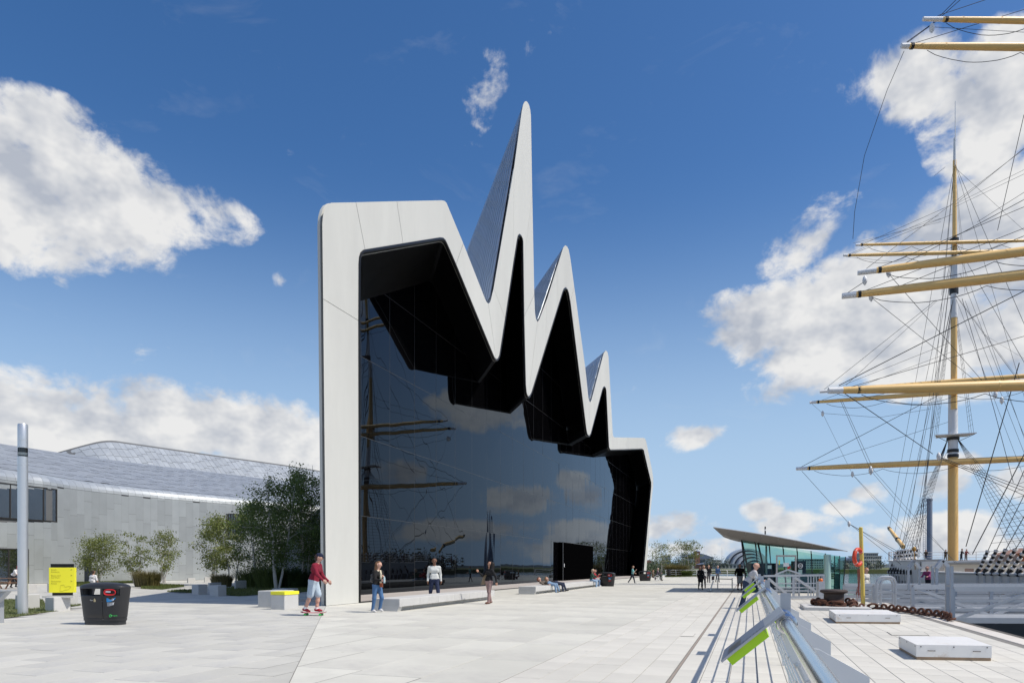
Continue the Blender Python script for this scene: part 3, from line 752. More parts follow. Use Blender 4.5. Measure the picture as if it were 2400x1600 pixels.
def cpt(s):
    s = min(max(s, 0), acc[-1]); k = int(np.searchsorted(acc, s))-1; k = min(max(k, 0), len(CV)-2)
    t = (s-acc[k])/max(acc[k+1]-acc[k], 1e-9); p = CV[k].lerp(CV[k+1], t)
    k2 = min(k+18, len(CV)-1); k1 = max(k-18, 0); T = (CV[k2]-CV[k1]).normalized(); Nn = Vector((-T.y, T.x, 0))
    if Nn.y < 0: Nn = -Nn
    return p, Nn
def wsurf(s, off, z):
    p, n = cpt(s); return p+n*off+Vector((0, 0, z))
# section through wall, rounded shoulder, lower roof
prof = [(0, 0), (0, 9.0), (.06, 9.3), (.22, 9.6), (.5, 9.85), (1.0, 10.05), (11.0, 14.2), (12.2, 13.9)]
wing = thing('museum_wing', 'long low museum wing clad in pale grey zinc with a sloping roof', 'building', cpt(acc[-1]*.4)[0])
SS = np.linspace(0, acc[-1], 110)
mb = MB(); mb.grid([[wsurf(s, o+.05, z-(.03 if k else 0)) for s in SS] for k, (o, z) in enumerate(prof)])
mb.build('wall', seam, wing, smooth=True)
# upper roof band
s_at = lambda x: next(acc[k] for k, p in enumerate(CV) if p.x/p.y*F+CX >= x)
sA = s_at(325)
band = MB(); bs = np.linspace(sA, acc[-1], 80)
def bandpt(s, t):
    e = min(max((s-sA)/6.5, 0), 1); e = math.sin(e*math.pi/2)
    off = 12.4+t*5.5+(1-e)**2*6; z = 12.9+t*4.7*(.25+.75*e)
    return wsurf(s, off, z)
band.grid([[bandpt(s, t) for s in bs] for t in (0, .25, .5, .75, .95, 1.05)]+[[bandpt(s, 1.1)+Vector((0, 14, -2)) for s in bs]])
band.build('upper_roof', seam, wing, smooth=True)
# zinc sheets: staggered columns over wall, shoulder and roofs; windows leave gaps
def proj(p): return (CX+F*p.x/p.y, HZ-F*(p.z-H)/p.y)
win = [(-400, 131.5, 1145, 1223), (-400, 65, 1285, 1380), (531, 575, 1204, 1264), (195, 240, 1330, 1375)]
sheets = []
wr = random.Random(3)
def add_sheet(P): sheets.append(P)
s = 0.0; k = 0; wcol = 0.82
while s < acc[-1]-.2:
    s1 = min(s+wcol, acc[-1]); z = -wr.uniform(0, 2.2)
    while z < 9.0:
        z1 = z+2.7; a, b = max(z, 0.02), min(z1, 9.0)
        if b-a > .15:
            c = proj(wsurf((s+s1)/2, 0, (a+b)/2))
            g = .008
            parts_ = [(a, b)]
            for (x0, x1, y0, y1) in win:
                if x0 < c[0] < x1:
                    Yd = wsurf((s+s1)/2, 0, 0).y; zt = H+(HZ-y0)/F*Yd; zb = H+(HZ-y1)/F*Yd; nw = []
                    for (m, n) in parts_:
                        if zb >= n or zt <= m: nw.append((m, n)); continue
                        if zb > m: nw.append((m, zb))
                        if zt < n: nw.append((zt, n))
                    parts_ = nw
            for (m, n) in parts_:
                if n-m > .1: add_sheet([wsurf(s+g, -.02, m+g), wsurf(s1-g, -.035, m+g), wsurf(s1-g, -.035, n-g), wsurf(s+g, -.02, n-g)])
        z = z1
    # shoulder strips
    g = .008
    for (o0, z0), (o1, z1) in zip(prof[1:5], prof[2:6]):
        add_sheet([wsurf(s+g, o0-.02, z0+.02), wsurf(s1-g, o0-.02, z0+.02), wsurf(s1-g, o1-.02, z1+.02), wsurf(s+g, o1-.02, z1+.02)])
    s = s1; k += 1
nwall = len(sheets); nroof0 = nwall
# lower roof sheets, laid on a slant
s = -4.0; k = 0
while s < acc[-1]+8:
    t = -wr.uniform(0, .3)
    while t < 1:
        t1 = t+.15; a, b = max(t, .005), min(t1, 1)
        if b-a > .02:
            g = .012; sk = 7.0
            def rp(ss, tt): return wsurf(ss-sk*(1-tt)*.0+sk*(tt-.5)*-.55, 1.0+10*tt, 10.08+4.15*tt)
            add_sheet([rp(s+g, a+.004), rp(s+.85-g, a+.004), rp(s+.85-g, b-.004), rp(s+g, b-.004)])
        t = t1
    s += .85; k += 1
nroof1 = len(sheets)
s = sA
while s < acc[-1]-.2:
    t = -wr.uniform(0, .4)
    while t < 1.0:
        a, b = max(t, 0), min(t+.24, 1.0)
        if b-a > .03: add_sheet([bandpt(s+.012, a)+Vector((0, -.03, .02)), bandpt(s+.708, a)+Vector((0, -.03, .02)), bandpt(s+.708, b-.01)+Vector((0, -.03, .02)), bandpt(s+.012, b-.01)+Vector((0, -.03, .02))])
        t += .24
    s += .72
def sheet_size(P):
    q = [proj(p) for p in P]; 
    if not (-40 < q[0][0] < 775): return -1
    return abs(sum(q[i][0]*q[(i+1)%4][1]-q[(i+1)%4][0]*q[i][1] for i in range(4)))
mat_of = lambda i: zinc_mid if nroof0 <= i < nroof1 else zinc
order = sorted(range(len(sheets)), key=lambda i: -sheet_size(sheets[i]))
own = set(order[:290]); rest = MB()
for i, P in enumerate(sheets):
    if i in own:
        m2 = MB(); m2.add(P, [(0, 1, 2, 3)]); o = m2.build('zinc_sheet', mat_of(i), wing)
    else: rest.add(P, [(0, 1, 2, 3)], 1 if mat_of(i) is zinc_mid else 0)
rest.build('zinc_sheet', [zinc, zinc_mid], wing, kind='stuff')
# windows and door
def wing_window(x0, x1, y0, y1, n, name='window', deep=.0):
    sa = s_at(max(x0, -250)); sb = s_at(x1); Yd = cpt((sa+sb)/2)[0].y
    zt = H+(HZ-y0)/F*cpt(sb)[0].y; zb = max(H+(HZ-y1)/F*cpt(sb)[0].y, .05)
    ss = np.linspace(sa, sb, n+1); fr = MB(); w = None
    for q in ss: fr.bar(wsurf(q, .0, zb), wsurf(q, .0, zt), .07, .10)
    for zz in (zb, zt):
        for p, q in zip(ss[:-1], ss[1:]): fr.bar(wsurf(p, 0, zz), wsurf(q, 0, zz), .12, .09)
    w = fr.build(name, dark_frame, wing)
    for p, q in zip(ss[:-1], ss[1:]):
        m2 = MB(); m2.add([wsurf(p+.03, .01, zb+.04), wsurf(q-.03, .01, zb+.04), wsurf(q-.03, .01, zt-.04), wsurf(p+.03, .01, zt-.04)], [(0, 1, 2, 3)])
        m2.build('pane', wing_glass, w)
    return w
wing_window(-250, 131.5, 1147, 1222, 9); wing_window(-250, 64, 1287, 1372, 6)
wing_window(532, 574, 1206, 1262, 7)
sa, sb = s_at(197), s_at(214); mb = MB()
mb.add([wsurf(sa, -.05, .05), wsurf(sb, -.05, .05), wsurf(sb, -.05, 2.35), wsurf(sa, -.05, 2.35)], [(0, 1, 2, 3)])
d = mb.build('door', pmat('dark_blue_door', (.018, .024, .035), .4, var=.1), wing)
mb = MB(); mb.tube([wsurf(sb-.25, -.10, .9), wsurf(sb-.25, -.13, .95), wsurf(sb-.25, -.13, 1.5), wsurf(sb-.25, -.10, 1.55)], .025, 6); mb.build('handle', bright_steel, d)
# ------------------------------------------------------------------ street furniture on the plaza
def solve_len(P, d, x_target, lo=0.05, hi=14.0):
    f = lambda t: CX+F*(P+d*t).x/(P+d*t).y-x_target
    if f(lo)*f(hi) > 0: return lo if abs(f(lo)) < abs(f(hi)) else 3.0
    for _ in range(50):
        m = (lo+hi)/2
        if f(lo)*f(m) <= 0: hi = m
        else: lo = m
    return (lo+hi)/2
def block(label, xc, yc, xl, xr, ytop, group='concrete seat blocks on the forecourt', lid=None, maxlen=2.4):
    P = gnd(xc, yc); h = (yc-ytop)/F*P.y
    Lv = min(solve_len(P, -V, xl), maxlen); Lu = min(solve_len(P, U, xr), maxlen)
    t = thing('concrete_block', label, 'block', P, group)
    mb = MB(); M = Matrix.Translation(P) @ Matrix.Rotation(QUAY, 4, 'Z')
    top = h if lid is None else h-lid
    mb.cbox((-Lv, 0, 0), (0, Lu, top), .018, M=M); mb.build('block_body', concrete, t)
    if lid:
        m2 = MB(); m2.cbox((-Lv-.015, -.015, top), (.015, Lu+.015, h), .012, M=M); m2.build('lid', yellow, t)
    return t
block('pale concrete block with a bright yellow lid beside the skateboarder', 667, 1428, 635, 700, 1385.5, lid=.115)
block('plain concrete block touching the yellow lidded block', 648, 1423.5, 604, 690, 1384)
block('low concrete block peeking over the yellow lidded block', 672, 1391, 637, 699, 1379)
block('sunlit concrete block left of a shaded twin at the shadow edge', 465, 1393, 449, 486.5, 1369)
block('shaded grey concrete block on the edge of the dark lawn', 511, 1396.5, 491, 531, 1371)
block('concrete block half hidden behind two larger blocks', 492, 1381, 487, 519, 1365)
block('small far concrete block in front of the zinc wall, left one', 441, 1365, 438, 458, 1354)
block('small far concrete block in front of the zinc wall, right one', 480, 1364, 478, 497, 1352)
block('concrete block standing among the tall green grasses', 552, 1380, 549, 578, 1360)
block('concrete block right behind the tall lamp post', 45, 1427, 35, 94, 1393)
block('concrete block carrying the yellow sign', 126.6, 1432, 105, 166, 1399)
block('concrete block right of the yellow sign, behind the bin', 161, 1419, 150, 183, 1390)
block('low concrete block between lamp post and yellow sign', 63, 1388, 50, 87, 1369)
block('narrow grey block left behind the yellow sign', 121, 1387, 110, 128, 1366)
block('small pale block near the wheelchair', 1553, 1355, 1551, 1559, 1347.5)

# lamp post
P = gnd(53.5, 1438); t = thing('lamp_post', 'tall plain aluminium column lamp on the left lawn', 'lamp post', P)
mb = MB(); mb.lathe([(.142, 0), (.142, 4.72), (.136, 4.725), (.136, 4.735), (.142, 4.74), (.142, 5.02)], 28, P); mb.build('column', lamp_metal, t, smooth=True)
mb = MB(); mb.lathe([(.10, 5.02), (.10, 5.30)], 20, P); mb.build('lamp_core', dark_frame, t, smooth=True)
mb = MB(); mb.lathe([(.138, 5.021), (.138, 5.299)], 24, P); mb.build('lamp_glass', clear_glass, t, smooth=True)
mb = MB(); mb.lathe([(.02, 5.05), (.095, 5.06), (.128, 5.14), (.125, 5.15), (.02, 5.08)], 20, P); mb.build('reflector', white_decal, t, smooth=True)
mb = MB(); mb.lathe([(.142, 5.30), (.142, 5.52), (.137, 5.525), (.137, 5.535), (.142, 5.54), (.142, 6.03), (.13, 6.06)], 28, P); mb.build('cap', lamp_metal, t, smooth=True)

# yellow map sign on its concrete block
P = at(147, 1388, 23.6); P.z = .62
t = thing('map_sign', 'bright yellow direction sign with a black cap on a concrete block', 'sign', P, rz=R(14))
M = Matrix.Translation(P) @ Matrix.Rotation(R(14), 4, 'Z')
mb = MB(); mb.cbox((-.40, -.07, .0), (.40, .07, .86), .006, M=M); bd = mb.build('sign_board', yellow, t)
mb = MB(); mb.box((-.35, -.055, .862), (.33, .055, .99), M=M); mb.build('sign_cap', black_trim, t)
mb = MB(); mb.box((-.30, -.05, -.10), (.30, .05, -.002), M=M); mb.build('foot', black_trim, t)
mb = MB(); mb.box((-.52, -.30, -.17), (.42, .14, -.102), M=M); mb.build('base_slab', concrete, t)
Mt = M @ Matrix.Translation((0, -.0735, 0)) @ Matrix.Rotation(R(90), 4, 'X')
for k, (a, b) in enumerate((('South', 'Entrance'), ('Buses and', 'Car Park'), ('Pedestrian', 'Route'))):
    text_mesh('lettering', a+'\n'+b, .072, Mt @ Matrix.Translation((-.33, .765-.20*k, 0)), yellow_text, bd)
    mb = MB(); q = .76-.20*k
    mb.add([Mt @ Vector(p) for p in ((.26, q, 0), (.33, q+.03, 0), (.26, q+.06, 0), (.28, q+.03, 0))], [(0, 1, 2, 3)]); mb.build('arrow', yellow_text, bd)
mb = MB(); out = [(-.06, .06), (-.04, .25), (.06, .27), (.10, .19), (.22, .22), (.28, .20), (.20, .10), (.08, .09), (.02, .05), (-.06, .06)]
for a, b in zip(out[:-1], out[1:]):
    A = Mt @ Vector((a[0], a[1], .001)); B = Mt @ Vector((b[0], b[1], .001)); mb.tube([A, B], .0035, 4)
mb.build('map_outline', yellow_text, bd)

# recycling bins
def se(a, b, n, e=2.7):
    out = []
    for i in range(n):
        q = 2*math.pi*i/n; c, s_ = math.cos(q), math.sin(q)
        out.append((a*math.copysign(abs(c)**(2/e), c), b*math.copysign(abs(s_)**(2/e), s_)))
    return out
def recycling_bin(label, loc, rz, group='twin recycling bins on the plaza', full=True):
    t = thing('recycling_bin', label, 'bin', (0, 0, 0), group); N_ = 48
    def ring(z, a, b): return [Vector((x, y, z)) for x, y in se(a, b, N_)]
    def dim(z): q = (z-.1)/.85; return (.585+.100*q, .25+.055*q)
    mb = MB(); R1 = [ring(z, a, b) for z, a, b in ((0, .565, .235), (.0, .565, .235), (.10, .565, .235))]
    mb.grid([r+[r[0]] for r in R1]); mb.add(R1[2], [tuple(range(N_))]); mb.build('base', bin_plastic, t, smooth=True)
    for side in (-1, 1):                         # the two doors
        mb = MB(); zs = [.105, .17, .175, .19, .195, .30, .50, .70, .755]
        rows = []
        for z in zs:
            a, b = dim(z); k = .985 if z in (.175, .19) else 1
            pts = [p for p in ring(z, a*k, b*k) if (p.x > .172 if side > 0 else p.x < .158)]
            if side > 0: pts = sorted(pts, key=lambda p: math.atan2(p.y, p.x-.16))
            else: pts = sorted(pts, key=lambda p: math.atan2(p.y, p.x-.16) % (2*math.pi))
            n = 18; # resample to the same count
            L_ = [0.0]
            ends = (Vector((.165+.006*side, -b*k*.997, z)), Vector((.165+.006*side, b*k*.997, z)))
            pts = ([ends[0]]+pts+[ends[1]]) if side > 0 else ([ends[1]]+pts+[ends[0]])
            for p, q in zip(pts[:-1], pts[1:]): L_.append(L_[-1]+(q-p).length)
            r = []
            for i in range(25):
                s_ = L_[-1]*i/24; k2 = max(min(int(np.searchsorted(L_, s_))-1, len(pts)-2), 0)
                tt = (s_-L_[k2])/max(L_[k2+1]-L_[k2], 1e-9); r.append(pts[k2].lerp(pts[k2+1], tt))
            rows.append(r)
        mb.grid(rows); dr = mb.build('door', bin_plastic, t, smooth=True)
        if side > 0: right_door = dr
        else: left_door = dr
    mb = MB(); a, b = dim(.755); r0 = ring(.75, a, b); r1 = ring(.77, a*.97, b*.95); r2 = ring(.70, a*.9, b*.85)
    mb.grid([r+[r[0]] for r in (r0, r1, r2)]); mb.build('rim', bin_plastic, t, smooth=True)
    mb = MB(); a, b = dim(.6); mb.add(ring(.60, a*.93, b*.9), [tuple(range(N_))]); mb.build('liner', black_trim, t)
    # posts at the ends and the divider carry the lid
    mb = MB()
    a, b = dim(.95)
    for sx in (-1, 1):
        m3 = MB(); rows = []
        for z in (.752, .80, .88, .948):
            aa, bb = dim(z); pts = sorted([p for p in ring(z, aa, bb) if sx*p.x > aa*.86], key=lambda p: p.y)
            inner = [Vector((p.x-sx*.05, p.y*.8, p.z)) for p in reversed(pts)]; rows.append(pts+inner+[pts[0]])
        m3.grid(rows); m3.build('lid_post', bin_plastic, t, smooth=True)
    mb.prism([Vector((.10, -b*.93, .74)), Vector((.19, -b*.95, .74)), Vector((.19, -b*1.0, .96)), Vector((.12, -b*.98, .96))], (0, b*1.88, 0))
    mb.build('divider', bin_plastic, t)
    mb = MB(); rows = []
    for z, k in ((.945, .96), (.94, 1.0), (.985, 1.005), (1.02, .96), (1.06, .80), (1.095, .45), (1.11, .0)):
        a, b = dim(.95); rows.append(ring(z, a*k+.0005, b*k+.0005))
    mb.grid([r+[r[0]] for r in rows]); mb.add(rows[0], [tuple(reversed(range(N_)))]); mb.build('lid', bin_plastic, t, smooth=True)
    # red surround of the paper slot, white card in it
    y0 = -dim(.85)[1]-.01
    mb = MB(); ro = [(x*.175+.40, z*.085+.85) for x, z in se(1, 1, 24)]; ri = [(x*.125+.41, z*.042+.855) for x, z in se(1, 1, 24)]
    yy = lambda x: y0+.06*max(abs(x)-.3, 0)**1.0*1.6
    g = [[Vector((x, yy(x), z)) for x, z in ro], [Vector((x, yy(x)+.0-.012, z)) for x, z in [(a*.6+c*.4, b*.6+d*.4) for (a, b), (c, d) in zip(ro, ri)]], [Vector((x, yy(x)+.02, z)) for x, z in ri]]
    mb.grid([r+[r[0]] for r in g]); mb.build('slot_surround', red_plastic, right_door, smooth=True)
    mb = MB(); mb.add([Vector((x, yy(x)+.03, z)) for x, z in ro], [tuple(range(24))]); mb.build('slot_back', black_trim, right_door)
    mb = MB(); mb.box((.28, y0+.012, .845), (.42, y0+.03, .885)); mb.build('slot_plate', white_decal, right_door)
    # decals
    dy = lambda x, z: -dim(z)[1]*max(1-abs(x/dim(z)[0])**2.7, .01)**(1/2.7)-.004
    def decal(name, pts, m, par):
        mb = MB(); P_ = [Vector((x, dy(x, z), z)) for x, z in pts]; mb.add(P_, [tuple(tri) for tri in tessellate_polygon([P_])]); return mb.build(name, m, par)
    decal('blue_label', [(.29, .60), (.36, .60), (.46, .635), (.52, .715), (.42, .71), (.29, .70)], blue_decal, right_door)
    decal('grey_label', [(.30, .49), (.36, .495), (.44, .52), (.49, .60), (.45, .592), (.36, .59), (.30, .59)], grey_decal, right_door)
    def mark(name, txt, size, x, z, m, par, dx=.0):
        M = Matrix.Translation((x, dy(x, z)-.006, z)) @ Matrix.Rotation(R(dx*110), 4, 'Z') @ Matrix.Rotation(R(90), 4, 'X')
        text_mesh(name, txt, size, M, m, par)
    if full:
        for zc in (.66, .55):
            mb = MB(); mb.torus(.022, .006, 14, 5, Matrix.Translation((.45, dy(.45, zc)-.003, zc)) @ Matrix.Rotation(R(90), 4, 'X')); mb.build('arrow_ring', white_decal, right_door)
            mark('label_lettering', 'paper' if zc > .6 else 'cans', .036, .355, zc-.01, white_decal, right_door, .05)
        mb = MB(); mb.torus(.030, .007, 16, 5, Matrix.Translation((.37, dy(.37, .245)-.003, .245)) @ Matrix.Rotation(R(90), 4, 'X')); mb.build('recycle_ring', green_decal, right_door)
        mark('recycle_lettering', 'recycle', .052, .40, .235, green_decal, right_door, .12)
        mark('litter_lettering', 'litter', .045, -.20, .63, white_decal, left_door)
        decal('litter_symbol', [(-.09, .60), (-.03, .60), (-.02, .65), (-.045, .67), (-.05, .70), (-.07, .68), (-.09, .66)], tan_decal, left_door)
    else:
        decal('red_label', [(.29, .38), (.36, .385), (.44, .41), (.49, .48), (.36, .485), (.29, .48)], red_plastic, right_door)
    t.location = loc; t.rotation_euler = (0, 0, rz)
    return t
P = gnd(247, 1462); recycling_bin('big charcoal twin recycling bin alone on the plaza at left', P, R(-12))
recycling_bin('charcoal recycling bin behind the two seated people', gnd(1423, 1373), R(-38), full=False)
recycling_bin('charcoal recycling bin between the walking woman and the wheelchair', gnd(1512, 1360.5), R(-20), full=False)
P = gnd(1567.5, 1351); t = thing('litter_bin', 'slim black litter bin near the reeds', 'bin', P)
mb = MB(); mb.lathe([(.26, 0), (.28, .05), (.30, 1.0)], 16, P); mb.build('drum', bin_plastic, t, smooth=True)
mb = MB(); mb.lathe([(.30, 1.0), (.315, 1.02), (.30, 1.10), (.1, 1.14)], 16, P); mb.build('lid', bin_plastic, t, smooth=True)

# long concrete benches in front of the glass
def bench(label, u0, u1, v0, v1, n):
    t = thing('concrete_bench', label, 'bench', uv(u0, v1), 'long concrete benches before the glass wall'); M = rotz(QUAY)
    d = (u1-u0)/n
    for i in range(n):
        mb = MB(); a, b = u0+i*d+.006, u0+(i+1)*d-.006
        mb.cbox((v0, a, .16), (v1, b, .43), .014, M=M); mb.build('seat_segment', concrete, t)
        mb = MB(); mb.box((v0+.12, a+.003, .0), (v1-.26, b-.003, .162), M=M); mb.build('plinth_segment', concrete, t)
    mb = MB(); mb.prism([M @ Vector((v0+.02, u0-.001, 0)), M @ Vector((v1-.10, u0-.001, 0)), M @ Vector((v1-.02, u0-.001, .17)), M @ Vector((v0, u0-.001, .17))], U*.25)
    mb.build('end_foot', concrete, t)
    return t
bench('long concrete bench nearest the camera, behind the backpack woman', 20.5, 29.6, -12.15, -11.15, 6)
bench('long concrete bench where people lie and sit', 35.7, 53.8, -12.05, -11.05, 9)

# picnic table and slanted board at the left edge
P = gnd(8, 1379); t = thing('picnic_table', 'brown timber picnic table at the left edge by the windows', 'picnic table', P)
M = Matrix.Translation(P) @ Matrix.Rotation(R(-6), 4, 'Z')
for k in range(4):
    mb = MB(); mb.box((-1.1, -.36+.185*k, .70), (1.1, -.36+.185*k+.17, .745), M=M); mb.build('tabletop_plank', timber, t)
for sy in (-.75, .60):
    mb = MB(); mb.box((-1.1, sy, .42), (1.1, sy+.22, .46), M=M); mb.build('seat_plank', timber, t)
for sx in (-.8, .8):
    mb = MB()
    mb.bar(M @ Vector((sx, -.72, 0)), M @ Vector((sx, -.2, .70)), .09, .05); mb.bar(M @ Vector((sx, .72, 0)), M @ Vector((sx, .2, .70)), .09, .05)
    mb.bar(M @ Vector((sx, -.75, .40)), M @ Vector((sx, .80, .40)), .09, .05); mb.build('trestle', timber, t)
P = gnd(-14, 1460); t = thing('lectern_board', 'slanted grey information board cut off by the left edge', 'board', P)
mb = MB(); mb.box((-.05, -.2, 0), (.12, .2, .68), M=Matrix.Translation(P)); mb.build('stand', steel, t)
mb = MB(); mb.prism([P+Vector((-.5, -.30, .78)), P+Vector((.42, -.30, .86)), P+Vector((.42, -.30, .90)), P+Vector((-.5, -.30, .83))], (0, .6, 0)); mb.build('board', steel, t)
mb = MB(); mb.prism([P+Vector((.12, -.10, .55)), P+Vector((.40, -.10, .855)), P+Vector((.05, -.10, .82))], (0, .2, 0)); mb.build('bracket', steel, t)

# ------------------------------------------------------------------ trees and grasses
def tree(label, base, height, spread, stems, leaves, lm, seed, group, crown_low=.3, leaf=.13, name='birch_tree', dense=1.0):
    r = random.Random(seed); t = thing(name, label, 'tree', base, group)
    tr = MB(); clumps = []
    for k in range(stems):
        a = 6.283*k/stems+r.uniform(-.5, .5); hh = height*r.uniform(.82, 1.0) if k else height*.97
        top = base+Vector((math.cos(a)*spread*.42*r.uniform(.3, 1) if stems > 1 else r.uniform(-.2, .2), math.sin(a)*spread*.42*r.uniform(.3, 1) if stems > 1 else r.uniform(-.2, .2), hh))
        b0 = base+Vector((math.cos(a)*.14*(stems > 1), math.sin(a)*.14*(stems > 1), -.02)); pts = []; n = 9
        for i in range(n):
            q = i/(n-1); p = b0.lerp(top, q); w = math.sin(q*3.14)*.22
            pts.append(p+Vector((r.uniform(-.07, .07)+w*math.cos(a+1.3)*.5, r.uniform(-.07, .07)+w*math.sin(a+1.3)*.5, 0)))
        r0 = .020+.0085*height
        tr.tube(pts, [r0*(1-.88*i/(n-1)) for i in range(n)], 6)
        nb = int(10+height*1.6)
        for i in range(nb):
            q = r.uniform(crown_low, .98); k2 = min(int(q*(n-1)), n-2); p = pts[k2].lerp(pts[k2+1], q*(n-1)-k2)
            an = r.uniform(0, 6.283); shape = math.sin(min(max((q-crown_low)/(1-crown_low), 0), 1)**.75*math.pi)*.85+.2
            ln = spread*.5*shape*r.uniform(.55, 1.15)
            e = p+Vector((math.cos(an)*ln, math.sin(an)*ln, ln*r.uniform(-.05, .6)))
            mid = p.lerp(e, .5)+Vector((0, 0, ln*.12))
            tr.tube([p, mid, e], [r0*.30*(1.1-q), r0*.2*(1.1-q)+.004, .004], 4, caps=False)
            for f in (.45, .7, .9, 1.05): clumps.append((p.lerp(e, f)+Vector((0, 0, ln*.1*math.sin(f*3))), spread*.095*r.uniform(.6, 1.35)))
    tr.build('trunk', bark, t, smooth=True)
    cr = MB(); vs = []; fs = []
    nl = leaves
    wts = [c[1]**1.6 for c in clumps]; tot = sum(wts); nl = int(leaves*1.7); leaf *= 1.2
    for (c, s_), w in zip(clumps, wts):
        if r.random() > .93*dense: continue
        for _ in range(max(3, int(nl*w/tot))):
            p = c+Vector((r.gauss(0, s_), r.gauss(0, s_), r.gauss(0, s_*.75)-abs(r.gauss(0, s_*.35))))
            if p.z < base.z+height*.08: continue
            l = leaf*r.uniform(.6, 1.3); d = Vector((r.uniform(-1, 1), r.uniform(-1, 1), r.uniform(-1.2, .3))).normalized(); w2 = d.orthogonal().normalized(); w2 = Matrix.Rotation(r.uniform(0, 6.28), 3, d) @ w2
            k = len(vs); vs += [p, p+d*l*.5+w2*l*.32, p+d*l, p+d*l*.5-w2*l*.32]; fs.append((k, k+1, k+2, k+3))
    cr.add(vs, fs); cr.build('crown', lm, t)
    return t
GB = 'birches on the forecourt'
tree('rounded multi stemmed birch in front of the dark blue door', gnd(229, 1366), 4.7, 3.3, 4, 3600, leaf_b, 1, GB, .26, .12)
tree('small loose birch left of the straw grass clump', gnd(318, 1366), 4.8, 1.9, 2, 1500, leaf_b, 2, GB, .22, .12)
tree('small birch with pale stems right of the straw grass clump', gnd(384, 1366), 4.9, 2.3, 3, 1900, leaf_b, 3, GB, .28, .12)
tree('mid sized birch left of the barred wing window', gnd(500, 1370), 5.6, 2.8, 3, 3200, leaf_b, 4, GB, .25, .12)
tree('mid sized birch in front of the barred wing window', gnd(545, 1372), 5.9, 2.6, 2, 3000, leaf_b, 5, GB, .25, .12)
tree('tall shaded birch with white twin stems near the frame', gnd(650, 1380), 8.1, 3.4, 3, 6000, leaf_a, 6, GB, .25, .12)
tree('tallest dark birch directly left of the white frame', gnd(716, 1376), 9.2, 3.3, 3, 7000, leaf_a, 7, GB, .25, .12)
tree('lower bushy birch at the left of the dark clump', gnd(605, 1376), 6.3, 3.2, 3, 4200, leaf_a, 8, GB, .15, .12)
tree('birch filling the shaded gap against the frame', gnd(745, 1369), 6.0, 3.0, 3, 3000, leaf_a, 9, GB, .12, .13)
GR = 'birches beyond the far end of the plaza'
tree('thin birch left of the reeds beyond the wheelchair', gnd(1548, 1349.5), 5.6, 3.2, 3, 900, leaf_b, 10, GR, .35, .16)
tree('sparse birch right of the reeds with pale stems', gnd(1598, 1349), 6.2, 3.0, 3, 600, leaf_b, 11, GR, .38, .16)
tree('yellowish birch beside the brick clock tower', gnd(1618, 1349), 6.2, 2.4, 2, 1000, leaf_b, 12, GR, .3, .16)
def grass_clump(label, base, rad, h, n, m, seed, group, name='grass_clump', cat='ornamental grass'):
    r = random.Random(seed); mb = MB()
    for _ in range(n):
        a = r.uniform(0, 6.283); q = rad*.55*math.sqrt(r.random()); p = base+Vector((math.cos(a)*q, math.sin(a)*q, 0))
        L = h*r.uniform(.55, 1.1); o = r.uniform(.15, .75)*L*(.6+rad*.3); b = a+r.uniform(-.6, .6); d = Vector((math.cos(b), math.sin(b), 0)); w = Vector((-d.y, d.x, 0))*.016*max(1, base.y/40)
        m1 = p+d*o*.35+Vector((0, 0, L*.62)); e = p+d*o+Vector((0, 0, L*r.uniform(.75, 1)))
        mb.add([p-w, p+w, m1+w*.8, m1-w*.8, e], [(0, 1, 2, 3), (3, 2, 4)])
    return mb.build(name, m, label=label, cat=cat, group=group)
GG = 'ornamental grasses'
grass_clump('round straw coloured grass clump between the small birches', gnd(345, 1374), 1.5, 1.35, 1500, reed, 1, GG)
for i, (x, y, ra, h, m, lab) in enumerate(((590, 1376, 1.6, 1.5, reed_green, 'tall green grass beside the block in the planting'), (632, 1378, 1.6, 1.9, reed_green, 'tall green grass under the twin stemmed birch'),
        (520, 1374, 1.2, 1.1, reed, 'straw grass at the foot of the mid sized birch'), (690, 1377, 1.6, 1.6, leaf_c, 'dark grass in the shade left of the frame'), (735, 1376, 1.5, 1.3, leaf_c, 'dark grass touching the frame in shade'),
        (1582, 1349.4, 2.2, 2.2, reed, 'brown reeds beside the slim black bin'), (1592, 1349.4, 2.2, 2.0, reed, 'brown reeds at the foot of the sparse birch'), (1610, 1350, 1.3, 1.0, reed_green, 'small pale tuft beneath the yellowish birch'))):
    grass_clump(lab, gnd(x, y), ra, h, 900, m, 20+i, GG)
def shrub(label, base, rx, ry, h, n, lm, seed, group, leaf=.16, name='shrub', cat='shrub'):
    r = random.Random(seed); t = thing(name, label, cat, base, group); tr = MB(); mb = MB(); vs = []; fs = []
    for k in range(7):
        a = 6.283*k/7; tr.tube([base, base+Vector((math.cos(a)*rx*.3, math.sin(a)*ry*.3, h*.45)), base+Vector((math.cos(a)*rx*.6, math.sin(a)*ry*.6, h*.8))], [.04, .025, .008], 4)
    tr.build('stem', bark, t)
    cl = [(base+Vector((r.uniform(-1, 1)*rx, r.uniform(-1, 1)*ry, h*r.uniform(.2, .85))), r.uniform(.12, .22)*h) for _ in range(int(10+rx*4))]
    for _ in range(n):
        c, s_ = r.choice(cl); p = c+Vector((r.gauss(0, s_), r.gauss(0, s_), r.gauss(0, s_*.8)))
        if p.z < 0.05: p.z = abs(p.z)+.05
        l = leaf*r.uniform(.6, 1.3); d = Vector((r.uniform(-1, 1), r.uniform(-1, 1), r.uniform(-1, 1))).normalized(); w2 = d.orthogonal().normalized()
        k = len(vs); vs += [p, p+d*l*.5+w2*l*.32, p+d*l, p+d*l*.5-w2*l*.32]; fs.append((k, k+1, k+2, k+3))
    mb.add(vs, fs); mb.build('foliage', lm, t); return t
